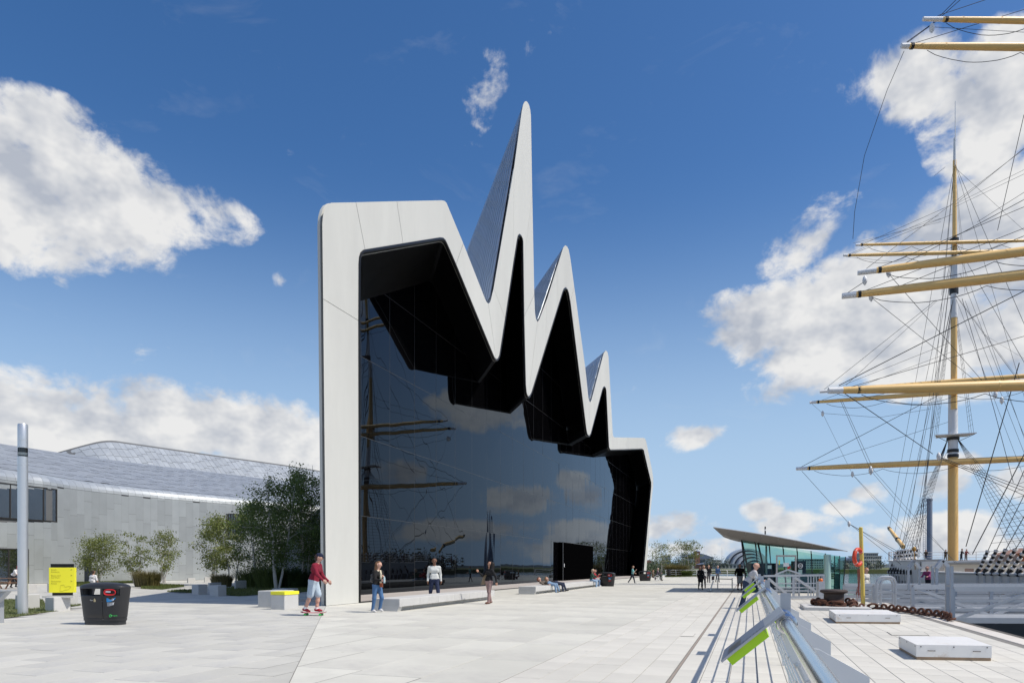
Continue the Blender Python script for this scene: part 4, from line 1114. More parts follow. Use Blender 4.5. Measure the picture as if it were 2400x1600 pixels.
shrub('dense green shrub bed beyond the wheelchair', gnd(1535, 1348), 4.5, 1.5, 2.2, 4200, leaf_c, 31, 'shrub beds at the plaza end', .22)
shrub('green shrub between the two groups of far birches', gnd(1572, 1346.5), 4.0, 1.5, 2.4, 2600, leaf_c, 32, 'shrub beds at the plaza end', .22)
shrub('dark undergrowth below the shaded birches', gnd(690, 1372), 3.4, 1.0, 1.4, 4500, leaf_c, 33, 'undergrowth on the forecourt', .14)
# ------------------------------------------------------------------ quay railing with its fins, rods and lime edged boards
LL = lambda L: L*V.x                              # sideways distance in the photograph's frame -> offset across the quay
RAIL_H, RAIL_V = 1.2, LL(.196)
RU0, RU1 = -1.2, 35.5
rail = thing('quay_railing', 'stainless quay railing with pale fin posts beside the camera', 'railing', uv(1.0, LL(.55)))
mb = MB(); mb.tube([uv(RU0+(RU1-RU0)*i/30, RAIL_V, RAIL_H) for i in range(31)], .0305, 20); mb.build('handrail', bright_steel, rail, smooth=True)
for z, L in ((.97, .255), (.79, .31), (.60, .37), (.41, .42), (.22, .46)):
    mb = MB(); mb.tube([uv(RU0, LL(L), z), uv(RU1, LL(L), z)], .0105, 8); mb.build('rod', bright_steel, rail, smooth=True)
fin = [(.50, 0), (.625, 0), (.625, .926), (.37, 1.062), (.285, 1.07), (.215, 1.175), (.165, 1.165), (.20, 1.06), (.26, .92), (.40, .60), (.47, .25)]
Yf = 2.05
fin_me = None
while Yf < 34:
    u = Yf/U.y
    mb = MB(); mb.prism([uv(u, LL(L), z) for L, z in fin], U*.016); mb.build('fin_post', fin_paint, rail)
    for z, L in ((.97, .255), (.79, .31), (.60, .37)):
        mb = MB(); mb.tube([uv(u-.03, LL(L), z), uv(u+.045, LL(L), z)], .018, 8); mb.build('rod_clamp', bright_steel, rail, smooth=True)
    Yf += 1.70
names = ['nearest the camera', 'second from the camera', 'third from the camera', 'farthest, beside the leaning man']
panel_print = pmat('panel_print', (.19, .225, .30), .4, var=.35, scale=14, spec=.3)
photo_print = pmat('dark_photo_print', (.035, .04, .055), .3, var=.8, scale=30)
for k, Yp in enumerate((3.62, 7.75, 11.4, 14.6)):
    u0 = Yp/U.y; c = uv(u0, RAIL_V, RAIL_H)
    t = thing('information_board', 'slanted lime edged information board clamped to the railing, '+names[k], 'board', c, 'information boards on the railing')
    a, b = .0, .52                                # along the quay
    X = (-V*math.cos(R(41))+Vector((0, 0, -math.sin(R(41))))); Nn = (-V*math.sin(R(41))*-1+Vector((0, 0, math.cos(R(41)))))
    Nn = U.cross(X).normalized()
    if Nn.z < 0: Nn = -Nn
    Pp = lambda s, w, h: c+X*s+U*w+Nn*(h+.052)
    def plate(s0, s1, w0, w1, h0, h1, name, m, par):
        mb = MB(); mb.add([Pp(s0, w0, h0), Pp(s1, w0, h0), Pp(s1, w1, h0), Pp(s0, w1, h0), Pp(s0, w0, h1), Pp(s1, w0, h1), Pp(s1, w1, h1), Pp(s0, w1, h1)],
            [(0,1,2,3),(4,5,6,7),(0,1,5,4),(1,2,6,5),(2,3,7,6),(3,0,4,7)]); mb.rc = True; return mb.build(name, m, par)
    bd = plate(-.03, .385, a, b, 0, .012, 'board', steel, t)
    plate(.09, .372, a+.012, b-.012, .0122, .0135, 'printed_panel', panel_print, bd)
    plate(.25, .335, a+.05, b-.2, .0137, .0145, 'photo', photo_print, bd)
    for q in range(7): plate(.115+.022*q, .123+.022*q, a+.03, a+.05+.01*(q % 3), .0137, .0143, 'caption', photo_print, bd)
    plate(.11, .355, a+.02, b-.02, -.045, -.001, 'lime_back', lime, t)
    for w in (a+.03, b-.08):
        mb = MB(); mb.torus(.044, .011, 16, 8, Matrix.Translation(c+U*(w+.02)) @ (U.to_track_quat('Z', 'Y').to_matrix().to_4x4())); mb.build('clamp', bright_steel, t, smooth=True)
    mb = MB(); mb.box((-.012, -.006, .03), (.045, .006, .145), M=Matrix.Translation(c+U*(b+.02)) @ Matrix.Rotation(QUAY, 4, 'Z')); mb.build('upright_plate', steel, t)

# ------------------------------------------------------------------ things on the quay
def hatch(label, pts, h):
    P = [Vector((x, y, 0)) for x, y in pts]; c = sum(P, Vector())/4
    t = thing('hatch_box', label, 'hatch', c, 'low white hatch boxes on the quay')
    mb = MB(); mb.prism([c+(p-c)*.985+Vector((0, 0, .001)) for p in P], (0, 0, .045)); mb.build('curb', pmat('rusty_curb', (.34, .24, .16), .85, var=.3, scale=6), t)
    mb = MB(); mb.prism([p+Vector((0, 0, .05)) for p in P], (0, 0, h-.05)); lid = mb.build('lid', hatch_paint, t)
    for q in (.2, .8):
        e = P[0].lerp(P[1], q)+Vector((0, 0, h*.62)); d = (P[1]-P[0]).normalized(); n_ = Vector((d.y, -d.x, 0))
        m2 = MB(); m2.tube([e-d*.05, e-d*.05+n_*.025, e+d*.05+n_*.025, e+d*.05], .006, 5); m2.build('handle', iron, lid)
    for a_, b_ in ((0, 1), (3, 0)):
        for q in (.06, .5, .94):
            e = P[a_].lerp(P[b_], q)+Vector((0, 0, h-.03)); d = (P[b_]-P[a_]).normalized(); n_ = Vector((d.y, -d.x, 0))
            m2 = MB(); m2.tube([e, e+n_*.006], .010, 6); m2.build('bolt', iron, lid)
hatch('low white hatch box nearest the camera on the quay', [(6.545, 11.05), (7.66, 10.90), (8.20, 12.32), (7.05, 12.45)], .245)
hatch('low white hatch box behind the nearest one, before the chain', [(8.62, 18.18), (10.25, 18.0), (10.95, 19.95), (9.33, 20.1)], .25)
P = Vector((11.5, 24.4, 0)); t = thing('mooring_slab', 'low stone slab below the iron bollard', 'slab', P)
mb = MB(); mb.cbox((-1.05, -1.1, 0), (1.05, 1.0, .12), .02, M=Matrix.Translation(P) @ Matrix.Rotation(QUAY, 4, 'Z')); mb.build('slab_body', concrete, t)
Bp = Vector((11.55, 24.5, .12)); t = thing('mooring_bollard', 'squat dark iron mooring bollard with a wide rusty cap', 'bollard', Bp)
mb = MB(); mb.lathe([(.52, 0), (.50, .02), (.42, .05), (.335, .12), (.33, .42)], 28, Bp); mb.build('stem', iron, t, smooth=True)
mb = MB(); mb.lathe([(.33, .42), (.38, .445), (.445, .47), (.462, .51), (.45, .55), (.40, .575), (.1, .59)], 28, Bp); mb.build('cap', iron, t, smooth=True)
P = Bp+Vector((-.02, .1, .60)); P.z = 1.5-47*24.6/F+.0; P.z = .712
t = thing('junction_box', 'small grey box with an orange lamp behind the bollard', 'box', Vector((11.9, 26.2, 0)))
q = Vector((11.85, 26.2, 0)); mb = MB(); mb.box((-.12, -.1, 0), (.12, .1, .95), M=Matrix.Translation(q)); mb.build('cabinet', steel, t)
mb = MB(); mb.lathe([(.075, .95), (.075, 1.03), (.05, 1.06)], 12, q); mb.build('lamp', pmat('orange_lens', (.8, .16, .02), .3, var=.05), t, smooth=True)
# chain
t = thing('anchor_chain', 'rusty heavy chain heaped round the bollard and trailing to the edge', 'chain', gnd(2050, 1429))
path = [gnd(x, y) for x, y in ((1922, 1424), (1942, 1427), (1972, 1428.5), (2000, 1429.5), (2030, 1428), (2060, 1428.5), (2092, 1432), (2125, 1436.5), (2160, 1441), (2195, 1446), (2216, 1450.5), (2233, 1457))]
path = catmull(path, 6); cl = [0.0]
for a, b in zip(path[:-1], path[1:]): cl.append(cl[-1]+(b-a).length)
link = MB(); link.torus(.085, .034, 14, 7, sx=1.75); link_me = link.mesh('link', rust, True)
def put_link(p, d, roll):
    o = bpy.data.objects.new('link', link_me); COL.objects.link(o)
    M = Matrix.Translation(p) @ d.to_track_quat('X', 'Z').to_matrix().to_4x4() @ Matrix.Rotation(roll, 4, 'X')
    o.matrix_basis = M; o.parent = t; o.matrix_parent_inverse = Matrix.Translation(t.location).inverted()
s = 0.0; k = 0; cr = random.Random(4)
while s < cl[-1]:
    i = min(max(int(np.searchsorted(cl, s))-1, 0), len(path)-2); q = (s-cl[i])/max(cl[i+1]-cl[i], 1e-6)
    p = path[i].lerp(path[i+1], q); d = (path[i+1]-path[i]).normalized()
    put_link(p+Vector((0, 0, .125 if k % 2 else .065)), d+Vector((0, 0, cr.uniform(-.1, .1))), R(90 if k % 2 else 8)+cr.uniform(-.35, .35)); s += .235; k += 1
for k in range(30):
    a = cr.uniform(2.2, 6.5); rr = cr.uniform(.50, .74); p = Bp+Vector((math.cos(a)*rr, math.sin(a)*rr, cr.uniform(.05, .17)))
    put_link(p, Vector((-math.sin(a), math.cos(a), cr.uniform(-.3, .3))), cr.uniform(0, 3))
# lifebuoy post, buoy and rope
P = gnd(2023, 1415.5); t = thing('yellow_post', 'slightly leaning yellow pole that holds the lifebuoy', 'pole', P)
mb = MB(); top = at(2017.5, 1236, P.y); mb.tube([P, P.lerp(top, .5), top], [.078, .075, .072], 16); mb.build('pole', post_yellow, t, smooth=True)
mb = MB(); mb.lathe([(.074, 0), (.06, .02), (.01, .03)], 16, top); mb.build('pole_cap', post_yellow, t, smooth=True)
c = at(2011, 1305, P.y-.16); t = thing('lifebuoy', 'orange red lifebuoy ring hanging on the yellow pole', 'lifebuoy', c)
Mb = Matrix.Translation(c) @ Matrix.Rotation(R(38), 4, 'Z') @ Matrix.Rotation(R(90), 4, 'X') 
mb = MB(); mb.torus(.315, .078, 40, 14, Mb); mb.build('ring', buoy_red, t, smooth=True)
for a in (45, 135, 225, 315):
    mb = MB(); q = R(a); mb.torus(.0815, .006, 14, 6, Mb @ Matrix.Translation((.315*math.cos(q), .315*math.sin(q), 0)) @ Matrix.Rotation(q, 4, 'Z') @ Matrix.Rotation(R(90), 4, 'X')); mb.build('band', white_decal, t)
t = thing('throw_rope', 'tangled red brown rope hanging below the lifebuoy', 'rope', at(2013, 1330, P.y-.12)); rr = random.Random(8)
rope_red = pmat('red_rope', (.26, .07, .05), .8, var=.2)
for k in range(9):
    x0 = 2012+rr.uniform(-2, 3); pts = []
    for i in range(8):
        q = i/7; pts.append(at(x0+math.sin(q*5+k)*rr.uniform(.5, 5.5)*q, 1332+q*rr.uniform(50, 76), P.y-.14-.05*rr.random()))
    mb = MB(); mb.tube(catmull(pts, 3), .009, 5); mb.build('rope_strand', rope_red, t)
# ------------------------------------------------------------------ glass kiosk with the wing roof
kb = gnd(1752, 1388)
ki = thing('kiosk', 'glass ticket kiosk with a swooping grey wing shaped roof', 'kiosk', kb)
TL = at(1672, 1234, 39.9); TR = at(1986, 1290.5, 38.6); RD = Vector((2.6, 8.0, .25))      # roof front edge and the way it runs back
NS = 17
def roof_pt(t, k, w):      # t across, k 0 top / 1 underside, w depth
    p = TL.lerp(TR, t); p.z += .10*math.sin(t*math.pi)
    th = (.66*(t/.22 if t < .22 else 1-(t-.22)/.78*.78) if t < .999 else 0)*max(math.sin(min(t*1.0, 1)*math.pi*.5+.0), .0)**.0
    th = .62*math.sin(math.pi*min(max(t, 0), 1)**.55)**.8
    q = p+RD*w
    if k: q.z -= th*(.55+.45*min(1, 3*w+.3)); q += Vector((0, .9*th, 0))*(1 if w < .01 else 0)
    return q
ts = [i/(NS-1) for i in range(NS)]
mb = MB(); mb.grid([[roof_pt(t, 0, w) for t in ts] for w in (0, .33, .66, 1)])
roof_o = mb.build('roof', kiosk_roof, ki, smooth=True)
for i in range(0, NS-1, 2):
    mb = MB(); tt = ts[i:i+3]; n = len(tt)
    tt = [tt[0]+.0007]+tt[1:-1]+[tt[-1]-.0007]
    mb.grid([[roof_pt(t, 0, 0)+Vector((0, 0, -.035)) for t in tt], [roof_pt(t, 1, .0) for t in tt], [roof_pt(t, 1, .12) for t in tt], [roof_pt(t, 1, .6) for t in tt], [roof_pt(t, 1, 1) for t in tt], [roof_pt(t, 0, 1)+Vector((0, 0, -.02)) for t in tt]])
    mb.build('soffit_panel', kiosk_soffit, roof_o, smooth=True)
mb = MB(); mb.tube([roof_pt(t, 0, 0)+Vector((0, -.01, -.018)) for t in ts], .03, 6); mb.build('roof_edge', kiosk_roof, roof_o)
A0 = gnd(1752, 1388); A1 = at(1737, 1262, 41.0); B0 = Vector((19.0, 39.6, 0)); B1 = Vector((19.2, 40.0, 2.15)); 
D0 = A0+Vector((2.3, 7.0, 0)); D1 = A1+Vector((2.5, 7.2, .1)); C0 = B0+Vector((2.4, 7.0, 0)); C1 = B1+Vector((2.4, 7.0, .1))
def wall(a0, a1, b0, b1, n, lead=None):
    for i in range(n):
        p, q = i/n, (i+1)/n; e = .004
        mb = MB(); mb.add([a0.lerp(b0, p+e), a0.lerp(b0, q-e), a1.lerp(b1, q-e), a1.lerp(b1, p+e)], [(0, 1, 2, 3)]); mb.build('glass_pane', green_glass, ki)
        mb = MB(); mb.bar(a0.lerp(b0, p), a1.lerp(b1, p), .05, .05); mb.build('glazing_bar', dark_frame, ki)
wall(A0, A1, B0, B1, 7); wall(A0, A1, D0, D1, 3); wall(D0, D1, C0, C1, 6); wall(B0, B1, C0, C1, 3)
mb = MB(); mb.prism([A0+Vector((.1, .1, .002)), B0+Vector((-.1, .1, .002)), C0+Vector((-.1, -.1, .002)), D0+Vector((.1, -.1, .002))], (0, 0, .05)); mb.build('floor', kiosk_floor, ki)
col_m = pmat('pale_green_column', (.36, .52, .48), .4, var=.05)
mb = MB(); p = at(1939, 1370, 39.0); mb.lathe([(.19, 0), (.19, 2.2)], 18, Vector((p.x, p.y, 0))); mb.build('column', col_m, ki, smooth=True)
mb = MB(); mb.bar(A0.lerp(D0, .35)+Vector((.35, 0, 0)), A1.lerp(D1, .3)+Vector((-.02, 0, .1)), .12, .16); mb.build('leaning_strut', dark_frame, ki)
mb = MB(); mb.bar(A0.lerp(B0, .27)+Vector((0, .5, 0)), A1.lerp(B1, .20)+Vector((0, .5, .1)), .10, .14); mb.build('leaning_strut', dark_frame, ki)
mb = MB(); p = at(1796, 1370, 44); mb.lathe([(.06, 0), (.06, 2.9)], 12, Vector((p.x, p.y, 0))); mb.build('white_column', white_paint, ki, smooth=True)
# inner door frame, stickers, notices, counter
def on_front(x, y, d=-.03):
    r = (x-CX)/F; t = None
    lo, hi = 0.0, 1.0
    f = lambda q: A0.lerp(B0, q).x/A0.lerp(B0, q).y-r
    for _ in range(40):
        m = (lo+hi)/2
        if f(lo)*f(m) <= 0: hi = m
        else: lo = m
    p = A0.lerp(B0, lo); return at(x, y, p.y+d)
def flat(name, pts, m, d=-.03, par=ki):
    P = [on_front(x, y, d) for x, y in pts]; mb = MB(); mb.prism(P, (0, -.012, 0)); return mb.build(name, m, par)
mb = MB()
for x in (1820.5, 1865): mb.bar(on_front(x, 1302, .05), on_front(x, 1398, .05), .09, .06)
mb.bar(on_front(1819, 1302, .05), on_front(1866, 1302, .05), .06, .10); mb.build('door_frame', pmat('door_frame_grey', (.45, .42, .40), .5, var=.05), ki)
flat('notice', [(1836, 1318), (1849, 1318), (1849, 1327), (1836, 1327)], white_decal)
flat('red_notice', [(1845, 1328), (1852, 1325), (1853, 1330), (1846, 1334)], red_plastic)
flat('yellow_strip', [(1825, 1312), (1827.5, 1312), (1827.5, 1323), (1825, 1323)], yellow)
flat('green_notice', [(1871, 1334), (1880, 1334), (1880, 1345), (1871, 1345)], col_m)
flat('green_sticker', [(1799, 1324), (1808, 1324), (1808, 1332), (1799, 1332)], col_m)
c = on_front(1876, 1325, -.05); Mc = Matrix.Translation(c) @ Matrix.Rotation(R(90), 4, 'X')
mb = MB(); mb.torus(.125, .022, 28, 6, Mc); lg = mb.build('round_logo', white_decal, ki)
mb = MB(); mb.lathe([(.11, -.004), (.11, .0)], 24, (0, 0, 0), M=Mc); mb.build('logo_disc', black_trim, lg)
mb = MB(); mb.box((-.10, -.022, .006), (.10, .022, .010), M=Mc); mb.build('logo_bar', white_decal, lg)
mb = MB(); p = at(1905, 1370, 43.5); mb.box((p.x-1.1, p.y, .05), (p.x+1.0, p.y+.6, 1.1)); mb.build('counter', pmat('counter_front', (.34, .36, .36), .5, var=.1), ki)
mb = MB(); p = at(1805, 1370, 44.5); mb.box((p.x-1.2, p.y, .05), (p.x+.5, p.y+.7, 1.75)); mb.build('dark_cabinet', dark_frame, ki)
mb = MB(); p = at(1875, 1370, 46); mb.box((p.x-.4, p.y, .05), (p.x+.4, p.y+.5, 1.9)); mb.build('shelf_unit', pmat('shelf_brown', (.12, .09, .07), .6, var=.2), ki)
mb = MB(); p = at(1793.5, 1250, 43); mb.tube([Vector((p.x, p.y, 3.0)), Vector((p.x, p.y, 4.05))], .045, 8); v_ = mb.build('vent_pipe', dark_frame, ki)
mb = MB(); mb.tube([Vector((p.x, p.y, 3.78)), Vector((p.x, p.y, 3.88))], .047, 8); mb.build('pipe_band', white_decal, v_)
# glass screens right of the kiosk
for k, (x0, x1, y0, y1, Y, lab) in enumerate(((1984, 2034, 1317, 1385, 37, 'green glass wind screen behind the yellow pole'), (1950, 1982, 1304, 1384, 39.5, 'smoky glass wind screen beside the kiosk column'))):
    P = at(x0, y1, Y); P.z = 0; t = thing('glass_screen', lab, 'screen', P, 'glass wind screens by the kiosk')
    Pt = [at(x0+3, y1, Y), at(x1-7, y1, Y), at(x1, y0, Y), at(x0+8, y0, Y)]
    for q in Pt[:2]: q.z = 0
    mb = MB(); mb.prism(Pt, (0, .02, 0)); mb.build('pane', green_glass, t)
    mb = MB(); mb.bar(Pt[1], Pt[2], .05, .05); mb.build('post', dark_frame, t)

# ------------------------------------------------------------------ gate, gangways, hoops (galvanised steel)
def frame_fence(name, label, cat, bars, loc, group=None, m=steel, w=.06):
    t = thing(name, label, cat, loc, group)
    for (nm, a, b, ww) in bars:
        mb = MB(); mb.bar(a, b, ww, ww); mb.build(nm, m, t)
    return t
Yg = 31.5
g = lambda x, y, Y=Yg: at(x, y, Y)
gf = lambda x, Y=Yg: Vector(((x-CX)/F*Y, Y, 0.0))
yb = 1400
bars = [('top_rail', g(1790, 1349), g(1931, 1347), .09), ('mid_rail', g(1815, 1366), g(1931, 1366), .05), ('mid_rail', g(1815, 1376), g(1931, 1376), .05), ('bottom_rail', g(1800, 1383), g(1931, 1384), .06), ('kick_rail', g(1790, 1400), g(1931, 1398), .12)]
for x in (1860, 1931): bars.append(('post', g(x, 1347), g(x, 1402), .09))
bars += [('brace', g(1800, 1354), g(1852, 1398), .10), ('brace', g(1862, 1352), g(1928, 1396), .10)]
for x in np.arange(1894, 1930, 6.5): bars.append(('bar', g(x, 1350), g(x, 1398), .045))
frame_fence('ramp_fence', 'pale steel ramp fence with diagonal braces before the kiosk', 'fence', bars, gf(1860))
bars = [('gable', g(1817, 1346, 33), g(1846, 1334.5, 33), .07), ('gable', g(1846, 1334.5, 33), g(1876, 1344, 33), .07), ('post', g(1820, 1345, 33), g(1820, 1398, 33), .07), ('post', g(1873, 1344, 33), g(1873, 1398, 33), .07)]
for x in np.arange(1823, 1872, 3.4): bars.append(('mesh_wire', g(x, 1346-9*(1-abs(x-1846)/28), 33.05), g(x, 1396, 33.05), .012))
for y in np.arange(1342, 1396, 3.4):
    h = max(0, (1345-y)/10*28); bars.append(('mesh_wire', g(1820+h, y, 33.05), g(1873-h, y, 33.05), .012))
frame_fence('mesh_gate', 'gabled wire mesh gate in front of the kiosk door', 'gate', bars, gf(1846, 33))
# gangway to the ship, near one
def gangway(label, Y0, Y1, X0, X1, zt, zb, zt1, zb1, bay, boards, seed):
    t = thing('gangway', label, 'gangway', Vector((X0, Y0, zb)), 'steel gangways to the ship')
    n = int((X1-X0)/bay)
    for si, Y in enumerate((Y0, Y1)):
        P = lambda q, z: Vector((X0+(X1-X0)*q, Y, z))
        T = lambda q: P(q, zt+(zt1-zt)*q); B = lambda q: P(q, zb+(zb1-zb)*q); Mi = lambda q, k: T(q).lerp(B(q), k)
        mb = MB(); mb.bar(T(0), T(1), .11, .14); mb.build('top_chord', steel, t)
        mb = MB(); mb.bar(B(0), B(1), .11, .16); mb.build('bottom_chord', steel, t)
        for k in (.38, .66):
            mb = MB(); mb.bar(Mi(0, k), Mi(1, k), .05, .07 if not boards else .05); mb.build('mid_rail', steel, t)
        for i in range(n+1):
            mb = MB(); mb.bar(T(i/n), B(i/n), .10, .10); mb.build('post', steel, t)
            if i < n:
                a, b = (T(i/n), B((i+1)/n)) if (i+si+seed) % 2 else (B(i/n), T((i+1)/n))
                mb = MB(); mb.bar(a, b, .07, .09); mb.build('diagonal', steel, t)
        if boards and si:
            for k in range(5):
                mb = MB(); q = .06+.19*k; mb.add([Mi(0, q)+Vector((0, -.08, 0)), Mi(1, q)+Vector((0, -.08, 0)), Mi(1, q+.165)+Vector((0, -.08, 0)), Mi(0, q+.165)+Vector((0, -.08, 0))], [(0, 1, 2, 3)]); mb.build('side_board', shaded_board_steel, t)
    mb = MB(); mb.add([Vector((X0, Y0, zb+.05)), Vector((X1, Y0, zb1+.05)), Vector((X1, Y1, zb1+.05)), Vector((X0, Y1, zb+.05))], [(0, 1, 2, 3)]); mb.build('deck', steel, t)
    return t
gangway('near steel gangway cut off by the right edge', 19.9, 21.9, 12.85, 33.0, .86, -.05, .90, -.15, 2.25, False, 0)
gangway('far steel gangway with side boards behind the hoop gates', 27.2, 29.6, 14.4, 47.0, .72, -.22, .72, -.25, 3.1, True, 1)
def tall_portal(label, x0, x1, ya, ye, yb, Y):
    bars = [('post', g(x0, ye, Y), g(x0, yb, Y), .085), ('post', g(x1, ye, Y), g(x1, yb, Y), .085), ('gable', g(x0-1, ye, Y), g((x0+x1)/2, ya, Y), .12), ('gable', g((x0+x1)/2, ya, Y), g(x1+2, ye+1, Y), .12)]
    d = Vector((0, 1.6, 0)); more = []
    for nm, a, b, w in bars: more.append((nm, a+d, b+d, w*.8))
    more.append(('ridge', bars[2][2], bars[2][2]+d, .07))
    return frame_fence('gangway_portal', label, 'portal', bars+more, g((x0+x1)/2, yb, Y), None)
tall_portal('small gabled steel portal over the gangway entrance', 2195, 2222, 1312, 1331, 1388, 22.5)
frame_fence('gate_posts', 'pair of tall steel gate posts at the near gangway', 'gate', [('post', g(2230.5, 1326, 19.8), g(2230.5, 1452, 19.8), .075), ('post', g(2220.5, 1328, 20.6), g(2220.5, 1446, 20.6), .10), ('latch_bar', g(2220.5, 1372, 20.2), g(2232, 1372, 19.9), .05)], g(2230, 1452, 19.8))
frame_fence('gate_posts', 'lone thin steel post left of the gabled portal', 'gate', [('post', g(2185.5, 1328, 23.5), g(2185.5, 1376, 23.5), .075), ('cap', g(2183, 1328, 23.5), g(2188, 1328, 23.5), .08)], g(2185, 1376, 23.5))
for k, (x0, x1, Y, lab) in enumerate(((2054.5, 2099, 25.6, 'rounded steel hoop gate, nearer one'), (2064, 2093, 26.3, 'rounded steel hoop gate, inner one'))):
    t = thing('hoop_gate', lab, 'gate', g(x0, 1414, Y), 'hoop gates at the gangway')
    a, b = g(x0, 1413, Y), g(x1, 1413, Y); a.z = b.z = 0.0; zt = H-(1352+3*k-HZ)/F*Y; r = .22
    pts = [a, a+Vector((0, 0, zt-r))]
    for q in range(1, 6): pts.append(a+Vector((r-r*math.cos(q*math.pi/12), 0, zt-r+r*math.sin(q*math.pi/12))))
    pts += [a+Vector((r, 0, zt))]
    right = [Vector((a.x+b.x-p.x, p.y, p.z)) for p in reversed(pts)]
    mb = MB(); mb.tube(pts+right, .05, 6); mb.build('hoop', steel, t, smooth=True)
    mb = MB(); mb.bar(a+Vector((0, 0, .55)), b+Vector((0, 0, .55)), .05, .05); mb.build('cross_bar', steel, t)
P = Vector((22, 24, -3)); t = thing('pontoon', 'dark floating pontoon under the gangways', 'pontoon', P)
mb = MB(); mb.box((14.2, 15.5, -3.7), (64, 33, -2.4)); mb.build('float', hull_grey, t)
for k in range(3):
    mb = MB(); pts = [Vector((12.9+i*.7, 17.9-.6*k, -.35-.22*k-.35*math.sin(i*.55+k))) for i in range(9)]
    mb.tube(catmull(pts, 4), .055, 8); mb.build('hose', rope, t, smooth=True)
# belt barriers by the kiosk
for k, (x, yb, yt, lx, lab) in enumerate(((1664, 1385.5, 1360, 8, 'leaning steel barrier post with a dark sign'), (1682, 1379.5, 1354, 0, 'upright steel barrier post behind the leaning one'), (1716, 1384.5, 1354, 0, 'slim barrier post nearest the kiosk'))):
    P = gnd(x, yb); t = thing('barrier_post', lab, 'barrier', P, 'belt barrier posts by the kiosk')
    mb = MB(); mb.lathe([(.19, 0), (.19, .025), (.03, .04)], 18, P); mb.build('base', black_trim, t, smooth=True)
    mb = MB(); mb.tube([P+Vector((0, 0, .03)), at(x+lx, yt, P.y)], .038, 10); mb.build('post', bright_steel, t, smooth=True)
    if k == 0:
        mb = MB(); mb.prism([at(1668, 1350, P.y), at(1674.5, 1349, P.y), at(1674.5, 1358, P.y), at(1668, 1359, P.y)], (0, .02, 0)); mb.build('sign_plate', pmat('brown_plate', (.06, .03, .025), .5, var=.1), t)
    if k == 2:
        a, b = at(1716, 1355.5, P.y), at(1683, 1354.8, gnd(1682, 1379.5).y); mb = MB(); mb.prism([a, b, b+Vector((0, 0, -.05)), a+Vector((0, 0, -.05))], (0, .004, 0)); mb.build('belt', dark_frame, t)
# railing at the far end of the plaza
P = gnd(1650, 1349.6); t = thing('far_railing', 'white railing at the far end of the plaza before the water', 'railing', P)
a, b = gnd(1560, 1349.8), gnd(1752, 1349.4)
for z in (.35, .68, 1.02):
    mb = MB(); mb.tube([a+Vector((0, 0, z)), b+Vector((0, 0, z))], .035 if z > 1 else .02, 6); mb.build('rail', white_paint, t)
for i in range(9):
    p = a.lerp(b, i/8); mb = MB(); mb.tube([p, p+Vector((0, 0, .8)), p+Vector((-.1, 0, 1.02))], .05, 6); mb.build('post', white_paint, t)
# ------------------------------------------------------------------ the tall ship
SV, KU = 24.8, 102.0                               # ship's centre line and far mast along the quay
ship = thing('tall_ship', 'white three masted sailing ship with buff spars moored at right', 'ship', uv(80, SV, -3.6))
def half(u): return 7.0 if u < 92 else 7.0*max(1-((u-92)/32.0)**2.3, 0.0)**.5
def topz(u): return 2.25+.012*max(u-100, 0) if u > 86 else .95
us = [18, 26, 34, 42, 50, 58, 66, 74, 82, 85.99, 86.01, 90, 94, 98, 102, 106, 110, 113, 116, 118.5, 120.5, 122, 123, 123.7, 124]
def hull_pt(u, s, q):     # q 0 keel .. 1 rail
    b = half(u); zt = topz(u); z = -3.9+(zt+3.9)*q
    fl = 1-(1-q)**2*(.06+.5*max((u-95)/29, 0))
    uu = u-max(u-108, 0)*.45*(1-q)
    return uv(uu, SV+s*b*fl, z)
qs = [0, .2, .4, .5, .55, .6, .65, .69, .72, .76, .8, .84, .88, .92, 1]
for s in (-1, 1):
    mb = MB(); mb.grid([[hull_pt(u, s, q) for u in us] for q in qs])
    o = mb.build('hull_side', [hull_white, hull_grey], ship, smooth=True)
    me = o.data
    for p in me.polygons:
        c = p.center; uu = c.dot(U); zb = max(-1.0, .1+(uu-98)*.083)
        p.material_index = 1 if c.z < zb else 0
mb = MB(); mb.grid([[uv(u, SV+s*half(u)*.985, -.35) for u in us if u < 86] for s in (-1, 1)]); mb.build('main_deck', deck_wood, ship)
mb = MB(); mb.grid([[uv(u, SV+s*half(u)*.99, topz(u)-.05) for u in us if u > 86] for s in (-1, 1)]); mb.build('forecastle_deck', deck_wood, ship)
mb = MB(); mb.add([uv(86, SV-6.9, -.4), uv(86, SV+6.9, -.4), uv(86, SV+6.9, 2.2), uv(86, SV-6.9, 2.2)], [(0, 1, 2, 3)]); mb.build('forecastle_front', hull_white, ship)
for s in (-1, 1):
    mb = MB(); mb.tube([hull_pt(u, s, 1)+Vector((0, 0, .02)) for u in us if u > 86], .09, 6); mb.build('deck_edge', hull_white, ship)
    mb = MB(); mb.tube([hull_pt(u, s, 1)+Vector((0, 0, .02)) for u in us if u < 86], .12, 6); mb.build('rail_cap', varnish if s > 0 else hull_white, ship)
    mb = MB(); mb.tube([hull_pt(u, s, .72) for u in us if u < 86], .14, 6); mb.build('rubbing_strake', spar_paint, ship)
    for h in (.45, .85, 1.25):
        mb = MB(); mb.tube([hull_pt(u, s, 1)+Vector((0, 0, h)) for u in us if u > 86], .03 if h < 1 else .04, 5); mb.build('guard_rail', white_paint, ship)
    for u in np.arange(87, 124, 2.6):
        mb = MB(); p = hull_pt(u, s, 1); mb.tube([p, p+Vector((0, 0, 1.27))], .04, 5); mb.build('stanchion', white_paint, ship)
for k in range(8):
    a = hull_pt(124, -1, 1); 
